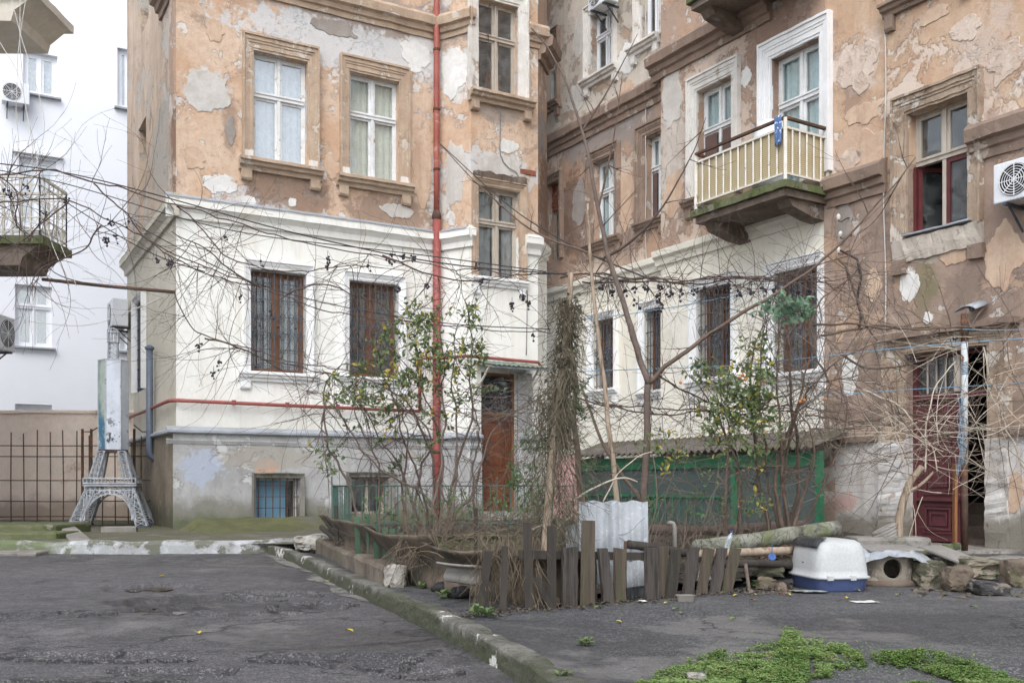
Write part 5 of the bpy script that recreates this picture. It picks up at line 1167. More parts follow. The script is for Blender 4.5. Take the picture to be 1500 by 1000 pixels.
for sx, sy in ((-1, -1), (1, -1), (1, 1), (-1, 1)):
    mb = MB(); truss(mb, (sx * .53, sy * .53, .02), (sx * .29, sy * .29, .68), .17, .15, 7); mb.build('leg', silver, T)
    mb = MB(); truss(mb, (sx * .27, sy * .27, .82), (sx * .16, sy * .16, 1.28), .13, .11, 5); mb.build('upper_leg', silver, T)
    mb = MB(); c = tl(sx * .53, sy * .53, .0); mb.box(c, (.24, .24, .06), RT); mb.build('foot_plate', M['iron'], T)
for r in range(4):
    Q = Matrix.Rotation(r * math.pi / 2, 3, 'Z'); mb = MB()
    f = lambda x, z: tl(*(Q @ Vector((x, -(.60 - (z) * .36) , z))))
    N_ = 16; ins = []; outs = []
    for k in range(N_ + 1):
        t = math.pi * k / N_; ins.append((-.37 * math.cos(t), .12 + .44 * math.sin(t))); outs.append((-.43 * math.cos(t), .12 + .51 * math.sin(t)))
    for k in range(N_):
        mb.bar(f(*ins[k]), f(*ins[k + 1]), .022); mb.bar(f(*outs[k]), f(*outs[k + 1]), .018); mb.bar(f(*ins[k]), f(*outs[k]), .014)
        mb.bar(f(*ins[k]), f(*outs[k + 1]), .010)
    mb.bar(f(-.36, .62), f(.36, .62), .022)
    for k in range(2, N_ - 1): mb.bar(f(*outs[k]), f(outs[k][0], .66), .012)
    for k in range(10): mb.bar(f(-.34 + k * .068, .64), f(-.34 + k * .068 + .068, .70), .01); mb.bar(f(-.34 + k * .068, .70), f(-.34 + k * .068 + .068, .64), .01)
    mb.build('arch', silver, T)
    mb = MB(); g = lambda x, z: tl(*(Q @ Vector((x, -.41, z))))
    for z in (.70, .735, .82): mb.bar(g(-.41, z), g(.41, z), .022)
    for k in range(15): mb.bar(g(-.41 + k * .0586, .735), g(-.41 + k * .0586, .82), .012)
    mb.build('gallery', silver, T)
mb = MB(); mb.box(tl(0, 0, .715), (.8, .8, .02), RT); mb.build('platform', M['iron'], T)
mb = MB(); mb.box(tl(0, 0, 1.285), (.42, .42, .05), RT); mb.build('collar', M['iron_rust'], T)
hexp = lambda r, z, a0=0.0: [tl(r * math.cos(a0 + k * math.pi / 3), r * math.sin(a0 + k * math.pi / 3), z) for k in range(6)]
mt = NM('scratched_tower_panel'); n1 = mt.noise(3, 8, .7); c = mt.mix(mt.step(n1, .4, .6), srgb(206, 212, 222), srgb(190, 196, 206)); zz = mt.z()
c = mt.mix(mt.math('MULTIPLY', mt.step(mt.noise(7, 8, .75, seed=4.), .57, .6), mt.math('SUBTRACT', 1.0, mt.step(zz, 1.7, 2.3))), c, srgb(70, 74, 78)); pan = mt.done(c, .5, mt.bump(n1, .1, .01))
mt = NM('green_blue_stained_panel'); n1 = mt.noise(2.2, 8, .7, mt.map(mt.P(), scale=(1, 1, .5))); c = mt.mix(mt.step(n1, .4, .6), srgb(176, 186, 178), srgb(112, 138, 124)); zz = mt.z()
c = mt.mix(mt.math('MULTIPLY', mt.step(mt.noise(3, 6, .7, seed=4.), .45, .55), mt.math('SUBTRACT', 1.0, mt.step(zz, 1.8, 2.5))), c, srgb(58, 110, 140)); pan2 = mt.done(c, .5)
zb0, zb1 = 1.31, 2.82; h0, h1 = hexp(.235, zb0, math.radians(-112)), hexp(.235, zb1, math.radians(-112))
for k in range(6):
    i = (k + 1) % 6; mb = MB(); c = (h0[k] + h0[i]) / 2; out = (c - tl(0, 0, zb0)).normalized() * .006
    mb.hexa([h0[k] - out, h0[i] - out, h0[i] + out, h0[k] + out, h1[k] - out, h1[i] - out, h1[i] + out, h1[k] + out]); mb.build('panel', pan2 if k in (4, 5) else pan, T)
    mb = MB(); mb.bar(h0[k], h1[k], .022); mb.build('corner_rib', silver, T)
mb = MB(); mb.rings([hexp(.25, zb1, math.radians(-112)), hexp(.25, zb1 + .02, math.radians(-112)), hexp(.12, zb1 + .05, math.radians(-112))]); mb.build('panel_top', silver, T)
mb = MB(); truss(mb, (0, 0, zb1 + .02), (0, 0, zb1 + .33), .15, .13, 4, .014); mb.build('lantern_shaft', silver, T)
mb = MB(); zc = zb1 + .33
for k in range(10):
    a = k * math.pi / 5; mb.bar(tl(.095 * math.cos(a), .095 * math.sin(a), zc), tl(.095 * math.cos(a), .095 * math.sin(a), zc + .17), .016)
    mb.tube([tl(.095 * math.cos(a), .095 * math.sin(a), zc + .17), tl(.06 * math.cos(a), .06 * math.sin(a), zc + .23), tl(0, 0, zc + .25)], .007, 4)
for z in (zc, zc + .17): mb.tube([tl(.095 * math.cos(a * .3), .095 * math.sin(a * .3), z) for a in range(22)], .012, 5)
mb.build('crown', silver, T)
# ------------------------------------------------------------------ garden edge, litter and small things
M['picket'] = simple('weathered_grey_board', srgb(86, 80, 75), srgb(62, 57, 53), 5, .85, .6, grain=40, stretch=(6, 6, .5), dirt=srgb(46, 42, 38), dlo=.5, dhi=.62)
M['picket_dark'] = simple('dark_rotten_board', srgb(66, 61, 56), srgb(50, 46, 42), 5, .9, .6, grain=40, stretch=(6, 6, .5), dirt=srgb(76, 84, 52), dlo=.58, dhi=.7)
M['green_slat'] = simple('green_painted_slat', srgb(66, 98, 76), srgb(52, 80, 62), 6, .7, .3, dirt=srgb(92, 84, 70), dlo=.56, dhi=.62)
M['slate'] = simple('brown_weathered_slate', srgb(112, 99, 86), srgb(86, 76, 66), 3, .9, .7, dirt=srgb(64, 60, 50), dlo=.46, dhi=.62)
M['slate_grey'] = simple('grey_broken_slate', srgb(142, 138, 133), srgb(118, 115, 110), 4, .85, .3)
M['bark'] = simple('grey_brown_bark', srgb(112, 96, 84), srgb(86, 72, 64), 18, .9, .5, grain=90)
M['bark_red'] = simple('reddish_bark', srgb(112, 98, 90), srgb(90, 78, 72), 16, .9, .5, grain=90)
M['twig'] = simple('dark_vine_twig', srgb(92, 78, 72), srgb(70, 58, 54), 14, .9, .3)
M['twig_grey'] = simple('grey_dry_twig', srgb(116, 104, 93), srgb(90, 79, 70), 14, .9, .3)
M['twig_pale'] = simple('pale_straw_twig', srgb(200, 190, 174), srgb(172, 160, 144), 10, .85, .3)
M['straw'] = simple('dry_straw_stem', srgb(112, 101, 86), srgb(82, 73, 62), 10, .9, .3)
M['post_wood'] = simple('stripped_pale_timber', srgb(168, 152, 134), srgb(136, 120, 104), 6, .85, .6, grain=50, stretch=(5, 5, .5), dirt=srgb(104, 84, 66), dlo=.52, dhi=.62)
M['picket_mid'] = simple('mossy_brown_board', srgb(96, 86, 74), srgb(70, 62, 54), 4, .9, .7, grain=30, stretch=(7, 7, .4), dirt=srgb(70, 74, 48), dlo=.5, dhi=.64)
WP = Wall((.354, 5.96), (1.122, .74))
M['moss_grey'] = plaster('lichen_grey_concrete', srgb(150, 150, 140), srgb(128, 130, 116), streak=srgb(110, 112, 90), scale=3.0, bump=.9, layers=[(srgb(104, 112, 74), 2, .53, .6, 3.0, .8), (srgb(96, 92, 82), 2, .58, .62, 3.0, .6)], crack=False)
F1 = empty('picket_fence', WP.p(.6, 0, .1), 'low fence of crooked grey boards round the garden bed', 'fence')
PK = [(824, 845, 800, 824, 845, 888, 0), (849, 865, 764, 847, 866, 887, .03), (866, 878, 813, 868, 882, 887, -.05), (876, 889, 804, 884, 900, 884, 0), (900, 915, 803, 900, 915, 884, .0), (945, 962, 801, 946, 964, 879, 0),
      (969, 983, 801, 962, 977, 877, -.03), (984, 997, 804, 974, 988, 873, 0), (1009, 1023, 803, 999, 1012, 861, 0), (1032, 1045, 803, 1019, 1032, 863, 0), (1051, 1064, 801, 1039, 1052, 867, .0), (1071, 1085, 801, 1056, 1069, 868, 0)]
for i, (a, b, t, c, d, bt, n) in enumerate(PK):
    mb = MB(); zt = WP.z((a + b) / 2, t); zb = .06; ua, ub, uc, ud = WP.u(a), WP.u(b), WP.u(c), WP.u(d); rows = []
    for k in range(7):
        f = k / 6; z = zb + (zt - zb) * f; x0 = uc + (ua - uc) * f; x1 = ud + (ub - ud) * f; j = .006
        dz = (rnd(-.012, .012), rnd(-.012, .012)) if k == 6 else (0, 0)
        rows.append([WP.p(x0 + rnd(-j, j), n + .012, z + dz[0]), WP.p(x1 + rnd(-j, j), n + .012, z + dz[1]), WP.p(x1, n - .012, z + dz[1]), WP.p(x0, n - .012, z + dz[0])])
    mb.rings(rows); mb.build('board', (M['picket'], M['picket_mid'], M['picket_dark'], M['picket'], M['picket_mid'])[i % 5], F1)
mb = MB(); mb.bar(WP.p(WP.u(767), -.04, WP.z(767, 812)), WP.p(WP.u(960), -.035, WP.z(960, 815)), .03, .05); mb.build('rail', M['picket_dark'], F1)
mb = MB(); mb.bar(WP.p(WP.u(985), -.04, WP.z(985, 866) - .02), WP.p(WP.u(1050), -.035, WP.z(1050, 866)), .03, .03); mb.build('rail', M['picket_dark'], F1)
for (px, a, b, w) in ((778, 765, 892, .05), (811, 770, 890, .055), (739, 800, 893, .04)):
    mb = MB(); u = WP.u(px); mb.bar(WP.p(u, -.02, .05), WP.p(u + rnd(-.02, .02), -.02, WP.z(px, a)), w, .035, up=(0, 1, 0)); mb.build('stake', M['picket_dark'], F1)
mb = MB(); mb.bar(WP.p(WP.u(805), .03, .08), WP.p(WP.u(786), .0, WP.z(786, 845)), .035, .02, up=(0, 1, 0)); mb.build('leaning_slat', M['picket_dark'], F1)
q0, q1 = G(703, 893, .1), P(716, 806, 5.75); mb = MB(); mb.bar(q0 - Vector((0, 0, .03)), q1, .05, .03, up=(0, 1, 0)); tag(mb.build('leaning_stake', M['picket_dark']), 'short dark stake leaning on the brown slate at the bed corner', 'stake')

# logs and planks resting behind the boards
def log(name, pts, r, mat, label, cat='log', n=14):
    pts = smoothp([Vector(p) for p in pts], 2); mb = MB(); rows = []
    sp = resample(pts, n)
    for k, p in enumerate(sp):
        d = (sp[min(k + 1, n)] - sp[max(k - 1, 0)]).normalized(); e1 = d.orthogonal().normalized(); e2 = d.cross(e1)
        rows.append([p + (e1 * math.cos(t * math.pi / 6) + e2 * math.sin(t * math.pi / 6)) * r * (1 + .18 * mnoise.noise(Vector((math.cos(t * math.pi / 6), math.sin(t * math.pi / 6), k * .35)) * 1.7 + p)) for t in range(12)])
    mb.rings(rows); o = mb.build(name, mat, None, True); tag(o, label, cat); return o
log('log', [P(920, 797, 6.55), P(960, 802, 6.65), P(1010, 811, 6.8)], .03, M['picket_dark'], 'dark rotten log lying across the board fence')
log('log', [P(1000, 812, 6.95), P(1080, 809, 7.05), P(1160, 806, 7.2)], .032, M['post_wood'], 'pale peeled log propped behind the leaning boards')
log('plank', [P(1050, 826, 6.9), P(1110, 824, 7.0), P(1165, 828, 7.15)], .028, M['picket_dark'], 'dark plank beneath the pale peeled log', 'plank')
log('log', [P(955, 775, 9.2), P(1040, 778, 9.4), P(1110, 772, 9.8), P(1180, 768, 10)], .05, M['bark_red'], 'reddish fallen branch in front of the green enclosure')
log('concrete_post', [P(1022, 803, 7.6), P(1090, 794, 7.9), P(1160, 783, 8.2), P(1224, 774, 8.5)],   .07, M['moss_grey'], 'thick mossy concrete post lying behind the litter box', 'post')
log('stick', [P(1092, 825, 6.75), P(1098, 868, 6.7)], .012, M['bark_red'], 'short upright stick beside the last leaning board', 'stick', 4)
# low supports
for (px, py, Y, s) in ((1128, 842, 7.0, (.2, .12, .14)), (1118, 862, 6.95, (.13, .1, .1)), (1146, 864, 6.95, (.1, .08, .08))): pass

def rock(px, py, w, h, label, mat, name='rock', seed=0, z=.09, dep=None, tilt=0.0):
    """irregular faceted stone whose foot stands at the pixel; w,h in pixels there"""
    b = G(px, py, z); s = b.y / F; rx, rz = w * s / 2, h * s * .44; ry = dep or (rx + rz) / 2; bm = bmesh.new(); bmesh.ops.create_icosphere(bm, subdivisions=4, radius=1)
    mb = MB()
    for v in bm.verts:
        p = v.co.copy(); m_ = max(abs(p.x), abs(p.y), abs(p.z)); p = p.lerp(p / m_, .62)
        p += mnoise.noise_vector(p * 1.3 + Vector((seed, seed * 2, 0))) * .26; cl = mnoise.cell_vector(p * 2.2 + Vector((seed, 1, 0))); p += (cl - Vector((.5, .5, .5))) * .07 + mnoise.noise_vector(p * 5 + Vector((seed, 0, 0))) * .06 + mnoise.noise_vector(p * 13) * .02
        q = Vector((p.x * rx * .95, p.y * ry, p.z * rz)); q = Matrix.Rotation(tilt, 3, 'Y') @ q; mb.v.append(q + Vector((b.x, b.y + ry, z + rz * .93)))
    mb.f = [tuple(v.index for v in f.verts) for f in bm.faces]; bm.free()
    o = mb.build(name, mat, None, False); tag(o, label, 'rock'); return o
M['rock'] = simple('brown_grey_stone', srgb(118, 104, 91), srgb(90, 80, 70), 7, .9, .7, dirt=srgb(88, 84, 66), dlo=.52, dhi=.62)
M['rock_moss'] = simple('mossy_stone', srgb(84, 82, 68), srgb(62, 63, 48), 6, .95, .9, dirt=srgb(128, 120, 106), dlo=.48, dhi=.58)
M['rock_dark'] = simple('dark_slate_stone', srgb(66, 64, 65), srgb(50, 49, 49), 6, .85, .6, dirt=srgb(112, 104, 96), dlo=.56, dhi=.64)
M['rock_white'] = simple('whitewashed_stone', srgb(176, 174, 168), srgb(136, 130, 122), 7, .9, .7, dirt=srgb(96, 92, 82), dlo=.5, dhi=.58)
rock(1126, 867, 28, 24, 'pale square stone under the dark plank', M['rock'], seed=1); rock(1146, 869, 16, 18, 'small brown stone beside the pale square stone', M['rock'], seed=2)
rock(1130, 846, 44, 20, 'mossy stone wedged under the dark plank', M['rock_moss'], seed=3, z=.17)
rock(1368, 862, 46, 48, 'tall mossy stone block right of the cat shelter', M['rock_moss'], seed=4); rock(1412, 868, 42, 44, 'squarish brown stone beside the tall mossy block', M['rock'], seed=5)
rock(1460, 873, 58, 24, 'long dark flat stone at the end of the rubble', M['rock_dark'], seed=6, tilt=.12); rock(1350, 840, 30, 30, 'earthy stone half hidden behind the cat shelter', M['rock_moss'], seed=8, z=.13)
rock(1450, 850, 70, 36, 'mossy hump of rubble under the grey slabs', M['rock_moss'], seed=9, z=.12, dep=.3); rock(1500, 862, 40, 50, 'grey stone at the frame of the doorway rubble', M['rock'], seed=10)
rock(578, 862, 34, 40, 'rough whitewashed stone at the end of the concrete edging', M['rock_white'], seed=11); rock(812, 890, 22, 16, 'crumbling pale stone between the garden stakes', M['rock'], seed=12)
rock(668, 876, 20, 10, 'small brown stone under the broken slate', M['rock'], seed=13); rock(1022, 998, 30, 14, 'light grey stone among the green ground cover', M['rock_white'], seed=14)
rock(1395, 836, 60, 26, 'earth-covered rubble below the tilted slate slab', M['rock_dark'], seed=15, z=.1, dep=.3)
def slab(px0, py0, px1, py1, Y0, Y1, w, t, mat, label, name='slab', cat='slab'):
    mb = MB(); mb.bar(P(px0, py0, Y0), P(px1, py1, Y1), w, t, up=(0, 0, 1)); o = mb.build(name, mat, None, bevel=.008); tag(o, label, cat)
slab(1362, 800, 1440, 830, 7.9, 7.5, .28, .025, M['slate_grey'], 'tilted grey slate slab leaning on the rubble')
slab(1455, 818, 1510, 822, 8.0, 7.8, .35, .05, M['concrete'], 'grey concrete slab at the foot of the door pier')
slab(1345, 806, 1400, 800, 8.6, 8.4, .3, .06, M['moss'], 'mossy slab in front of the maroon door')

# concrete edging block beside the kerb
ed = resample([G(452, 800, .1), G(500, 828, .1), G(562, 858, .1)], 16); mb = MB(); rows = []
for p in ed:
    nrm = Vector((.9, .42, 0)); h = .14 + .015 * mnoise.noise(p * 3)
    rows.append([q + mnoise.noise_vector(q * 5) * .02 for q in (p + Vector((0, 0, -.04)), p + Vector((0, 0, h * .8)), p + nrm * .03 + Vector((0, 0, h)), p + nrm * .17 + Vector((0, 0, h)), p + nrm * .2 + Vector((0, 0, -.04)))])
mb.rings(rows); tag(mb.build('edging_block', plaster('dirty_edging_concrete', srgb(124, 115, 104), srgb(98, 89, 80), streak=srgb(64, 57, 50), scale=2.5, bump=.9, layers=[(srgb(100, 104, 74), 1, .56, .64, 3., .6)], crack=False)), 'long dirty concrete edging block beside the mossy kerb', 'block')
rock(452, 806, 46, 26, 'white painted lump where the kerbs meet', M['rock_white'], seed=21, z=.1)

# corrugated slates standing on edge
def slate(name, path, h, label, mat, waves=2.0, amp=.045, lean=.05, z0=.08, ragged=.015, th=.014, sag=0.0):
    pts = resample(smoothp([Vector((p[0], p[1], 0)) for p in path]), 26); rows = []
    for i, p in enumerate(pts):
        d = (pts[min(i + 1, 26)] - pts[max(i - 1, 0)]).normalized(); nrm = Vector((d.y, -d.x, 0)); row = []
        hh = h * (1 + .05 * mnoise.noise(p * 1.4)) - sag * math.sin(i / 26 * math.pi)
        for k in range(19):
            t = k / 18; row.append(p + nrm * (amp * .55 * math.sin(t * waves * 2 * math.pi + .6) + lean * t + max(0, t - .78) ** 1.5 * .55) + Vector((0, 0, z0 + hh * t)) + mnoise.noise_vector(p * 2 + Vector((0, 0, t))) * ragged)
        rows.append(row)
    mb = MB(); mb.rings(rows, False, False); o = mb.build(name, mat, None, True); o.modifiers.new('s', 'SOLIDIFY').thickness = th; tag(o, label, 'slate'); return o
slate('corrugated_slate', [(-2.02, 10.9), (-1.55, 9.3), (-1.0, 7.95)], .43, 'long brown corrugated slate on edge behind the concrete edging', M['slate'], 1.3)
slate('corrugated_slate', [(-1.05, 8.1), (-.74, 7.3), (-.4, 6.7)], .42, 'bulging brown slate wrapped in dry vines at the bed corner', M['slate'], 1.3, .06, .1, sag=.02)
slate('corrugated_slate', [(-.5, 6.85), (-.25, 6.42), (.05, 6.2)], .38, 'brown slate with a wavy top behind the leaning stake', M['slate'], 1.2, .055, .06, sag=.05)
slate('corrugated_slate', [(.0, 6.2), (.28, 6.1), (.45, 6.2)], .33, 'dark brown slate behind the garden stakes', M['slate'], 1.2, .03, .02)
slate('corrugated_slate', [(-.42, 6.35), (-.3, 6.2), (-.17, 6.12)], .13, 'small broken grey slate piece hung on the stake', M['slate_grey'], 1.0, .03, .02, z0=.22)
slate('corrugated_slate', [(-1.2, 9.4), (-.4, 9.4), (.3, 9.2)], .22, 'low mossy slate lying inside the garden bed', M['moss'], .8, .05, .02, z0=.14)
# green slats
for i, (px, t, b, Y, w) in enumerate(((526, 757, 818, 8.6, .045), (540, 752, 822, 8.3, .02), (552, 768, 826, 8.1, .045), (564, 772, 832, 7.95, .045), (574, 774, 836, 7.8, .045), (586, 780, 840, 7.6, .045))):
    mb = MB(); a = P(px, b, Y); a.z = .08; mb.bar(a, P(px - 3 + i, t, Y), w, .015, up=(0, 1, 0)); tag(mb.build('slat', M['green_slat']), 'upright green painted slat standing against the brown slate' if w > .03 else 'thin green iron bar standing among the green slats', 'slat', 'green slats against the slate' if w > .03 else None)
mb = MB(); a = P(494, 820, 9.6); a.z = .1; mb.bar(a, P(492, 740, 9.6), .035, .035); tag(mb.build('stake', M['picket_dark']), 'thin dark stake at the end of the long slate', 'stake')
mb = MB(); a = P(697, 800, 7.6); a.z = .15; mb.bar(a, P(697, 744, 7.6), .035, .03); tag(mb.build('stake', M['picket_dark']), 'thin grey stake inside the bed below the brown door', 'stake')
mb = MB(); mb.tube([P(471, 772, 10.6), P(500, 796, 9.9)], .03, 7); mb.tube([P(478, 765, 10.4), P(520, 812, 9.3)], .02, 7); tag(mb.build('rotten_boards', M['picket_dark']), 'rotten sticks lying on the concrete edging', 'stick')
for i, (px, py) in enumerate(((648, 868), (672, 876))):
    b = G(px, py, .1); mb = MB(); mb.tube([b + Vector((-.07, .05, .02)), b + Vector((-.03, 0, .035)), b + Vector((.03, .02, .04)), b + Vector((.1, .09, .03))], [.02, .04, .045, .02], 9); tag(mb.build('rubber_scrap', simple('black_rubber_%d' % i, srgb(44, 44, 46), srgb(34, 34, 36), 6, .7, .3), None, True), ('black rubber scrap lying under the broken slate', 'second black rubber lump beside the small brown stone')[i], 'scrap')

# grey corrugated metal sheet
def msheet(l, r, t, b, Y, name, label, ripple=.018, n=44, notch=None):
    mb = MB(); rows = []
    for i in range(n + 1):
        px = l + (r - l) * i / n; tt = t + (1.5 * math.sin(i * .5) if notch is None else notch(i / n)); a = P(px, tt, Y); c = P(px, b, Y); c.z = .06; off = ripple * math.sin(i * 2 * math.pi * 5.5 / n)
        rows.append([c + Vector((0, off, 0)), c.lerp(a, .5) + Vector((0, off + .004 * mnoise.noise(Vector((i * .3, 1, 1))), 0)), a + Vector((0, off + .03, 0))])
    mb.rings(rows, False, False); o = mb.build(name, M['zinc'], None, True); o.modifiers.new('s', 'SOLIDIFY').thickness = .006; tag(o, label, 'metal sheet'); return o
m = NM('grey_galvanised_sheet'); n1 = m.noise(3, 6, .7); c = m.mix(m.step(n1, .38, .62), srgb(156, 160, 164), srgb(134, 138, 142)); st = m.noise(5, 5, .7, m.map(m.P(), scale=(3, 3, .2))); c = m.mix(m.math('MULTIPLY', m.step(st, .5, .7), .6), c, srgb(124, 128, 132)); c = m.mix(m.step(m.noise(40, 3), .58, .7), c, srgb(174, 177, 180)); M['zinc'] = m.done(c, .9, m.bump(n1, .2, .01), Specular_IOR_Level=.2)
msheet(848, 950, 734, 850, 6.75, 'metal_sheet', 'grey corrugated metal sheet standing upright behind the board fence')
msheet(829, 850, 768, 850, 6.85, 'metal_sheet', 'small grey metal offcut beside the tall corrugated sheet', .006, 10, lambda f: 4 - 8 * f)
msheet(918, 944, 822, 885, 6.5, 'metal_sheet', 'lower pale metal sheet glimpsed between the fence boards', .01, 14)
mb = MB(); b = P(989, 812, 7.4); mb.tube([b + Vector((0, 0, -.15)), P(988, 772, 7.4), P(986, 766, 7.4), P(982, 765, 7.4), P(978, 767, 7.4)], .017, 8); tag(mb.build('bent_pipe', M['slate_grey'], None, True), 'thin grey pipe with a bent top behind the board fence', 'pipe')
mb = MB(); mb.bar(P(915, 885, 6.3), P(916, 792, 6.35), .02, .02); tag(mb.build('rusty_bar', M['iron_rust']), 'rusty upright bar between the fence boards', 'bar')

# bottles
m = NM('clear_bottle_plastic'); t_ = m.n('ShaderNodeBsdfTransparent'); g_ = m.n('ShaderNodeBsdfGlossy'); g_.inputs['Roughness'].default_value = .1; d_ = m.n('ShaderNodeBsdfDiffuse'); d_.inputs[0].default_value = srgb(214, 224, 232)
a_ = m.n('ShaderNodeMixShader'); a_.inputs[0].default_value = .35; b_ = m.n('ShaderNodeMixShader'); b_.inputs[0].default_value = .2
m.t.links.new(t_.outputs[0], a_.inputs[1]); m.t.links.new(d_.outputs[0], a_.inputs[2]); m.t.links.new(a_.outputs[0], b_.inputs[1]); m.t.links.new(g_.outputs[0], b_.inputs[2]); m.t.links.new(b_.outputs[0], m.t.nodes['Material Output'].inputs['Surface']); M['pet'] = m.m
M['cap_blue'] = simple('blue_bottle_cap', srgb(52, 88, 150), srgb(44, 76, 132), 2, .4, .02); M['cap_dark'] = simple('dark_bottle_cap', srgb(34, 48, 84), srgb(28, 40, 70), 2, .4, .02)
def bottle(loc, q, s, label, cap):
    e = empty('plastic_bottle', loc, label, 'bottle'); mb = MB(); mb.lathe(loc, [(r * s, z * s) for r, z in ((.028, 0), (.034, .01), (.035, .06), (.031, .08), (.035, .1), (.035, .15), (.03, .18), (.014, .215), (.013, .23))], 14, q); mb.build('bottle_body', M['pet'], e, True)
    mb = MB(); mb.lathe(Vector(loc) + q @ Vector((0, 0, .226 * s)), [(.015 * s, 0), (.016 * s, .004), (.016 * s, .022 * s), (.001, .024 * s)], 12); mb.v = mb.v if True else None; mb.build('bottle_cap', cap, e)
Q = Matrix.Rotation(.25, 3, 'Y')
bottle(P(1063, 806, 7.1), Matrix.Rotation(.25, 3, 'X') @ Q, .62, 'clear plastic bottle with blue cap resting on the pale log', M['cap_blue'])
bottle(P(1024, 858, 7.0), Matrix.Rotation(.2, 3, 'Y'), .7, 'clear plastic bottle with dark cap behind the leaning boards', M['cap_dark'])
bottle(P(1042, 860, 7.1), Matrix.Rotation(-.3, 3, 'Y'), .6, 'small crumpled bottle with blue cap behind the leaning boards', M['cap_blue'])
mb = MB(); c = P(1131, 815, 6.9); mb.lathe(c, [(.001, -.004), (.026, -.004), (.028, 0), (.026, .004), (.001, .004)], 14, Matrix.Rotation(1.3, 3, 'X')); mb.tube([c, c + Vector((0, .0, .1))], .003, 4); tag(mb.build('blue_disc', M['cap_blue']), 'small blue plastic disc hanging in front of the dark plank', 'disc')
# food tray, litter
def rbox(mb, c, sx, sy, levels, q=None, n=32, pw=5.0):
    """rounded-rectangle rings: levels (scale x, scale y, z)"""
    q = q or Matrix.Identity(3); rows = []
    for (ax, ay, z) in levels:
        row = []
        for k in range(n):
            t = 2 * math.pi * k / n; cx, sx_ = math.cos(t), math.sin(t); r = (abs(cx) ** pw + abs(sx_) ** pw) ** (-1 / pw)
            row.append(Vector(c) + q @ Vector((sx * ax * cx * r, sy * ay * sx_ * r, z)))
        rows.append(row)
    mb.rings(rows)
b = G(1004, 880, .1); mb = MB(); rbox(mb, b, .06, .035, [(.85, .8, 0), (1, 1, .035), (1.06, 1.08, .036), (1.06, 1.08, .04), (.97, .96, .04), (.84, .8, .008), (.01, .01, .008)]); tag(mb.build('food_tray', simple('dirty_clear_tray', srgb(132, 128, 122), srgb(112, 108, 104), 6, .4, .1)), 'small dirty plastic food tray on the asphalt before the boards', 'tray')
def flat(name, px, py, rx, ry, mat, label, cat, seed, z=.1, rot=0., h=.006, grp=None, n=14):
    c = G(px, py, z); c.z = h_pav(c.x, c.y) + .004; mb = MB(); R0 = Matrix.Rotation(rot, 3, 'Z')
    rows = []
    for s in (1.0, .55, .02):
        rows.append([c + R0 @ Vector((rx * s * math.cos(t * 2 * math.pi / n) * (1 + .4 * mnoise.noise(Vector((math.cos(t * 2 * math.pi / n), math.sin(t * 2 * math.pi / n), seed)) * 1.5)), ry * s * math.sin(t * 2 * math.pi / n) * (1 + .4 * mnoise.noise(Vector((math.sin(t * 2 * math.pi / n), math.cos(t * 2 * math.pi / n), seed)) * 1.5)), h * (1 + 1.6 * mnoise.noise(Vector((t, s * 3, seed)))) * (1.3 - s * .6))) for t in range(n)])
    mb.rings(rows, True); o = mb.build(name, mat, None, True); tag(o, label, cat, grp); return o
white = simple('white_paper', srgb(214, 212, 208), srgb(200, 198, 194), 5, .8, .1)
def paper(px, py, w, d, mat, label, rot):
    c = G(px, py, .1); c.z = h_pav(c.x, c.y) + .006; mb = MB(); R0 = Matrix.Rotation(rot, 3, 'Z'); rows = []
    for i in range(7): rows.append([c + R0 @ Vector((w * (i / 6 - .5), d * (j / 4 - .5), .006 * mnoise.noise(Vector((i * .7, j * .7, px))))) for j in range(5)])
    mb.rings(rows, False, False); o = mb.build('paper_scrap', mat); tag(o, label, 'paper')
paper(1266, 881, .16, .1, white, 'white paper scrap lying on the asphalt before the litter box', .2)
flat('plastic_film', 1181, 868, .13, .07, simple('grey_plastic_film', srgb(150, 156, 156), srgb(124, 130, 130), 8, .3, .3), 'crumpled translucent film at the foot of the litter box', 'film', 3, h=.014)
flat('paper_scrap', 941, 882, .035, .03, white, 'crumpled white paper by the board fence', 'paper', 9, h=.01)
LY, LB, LG = simple('yellow_fallen_leaf', srgb(196, 180, 72), srgb(170, 150, 60), 20, .8, .2), simple('brown_fallen_leaf', srgb(150, 100, 72), srgb(124, 84, 62), 20, .8, .2), simple('green_fallen_leaf', srgb(112, 138, 62), srgb(92, 116, 52), 20, .8, .2)
lv = [(1151, 872, LY), (1158, 868, LY), (1240, 877, LY), (1250, 866, LY), (1083, 873, LY), (1108, 871, LY), (972, 884, LY), (984, 893, LG), (1000, 897, LG), (911, 912, LY), (1069, 907, LG), (1138, 871, LB), (1270, 862, LB), (1100, 880, LB), (1312, 871, LG), (1420, 889, LG), (870, 891, LG), (1208, 964, LB), (1132, 958, LB)]
for i, (px, py, mt) in enumerate(lv):
    c = G(px, py, .1); c.z = h_pav(c.x, c.y) + .008; mb = MB(); a = rnd(0, 6.28); mb.leaf(c, (math.cos(a), math.sin(a), .1), (0, 0, 1), .05 if py < 900 else .045, .032)
    kind = 'yellow' if mt is LY else 'brown' if mt is LB else 'green'
    tag(mb.build('fallen_leaf', mt), 'single %s fallen leaf lying on the grey asphalt' % kind, 'leaf', kind + ' leaves on the asphalt')
for (px, py) in ((292, 930), (242, 846), (505, 925), (480, 852)):
    c = G(px, py, 0); c.z = h_yard(c.x, c.y) + .008; mb = MB(); a = rnd(0, 6.28); mb.leaf(c, (math.cos(a), math.sin(a), .1), (0, 0, 1), .06, .04); tag(mb.build('fallen_leaf', LY), 'single yellow fallen leaf lying on the dark yard asphalt', 'leaf', 'leaves on the yard asphalt')

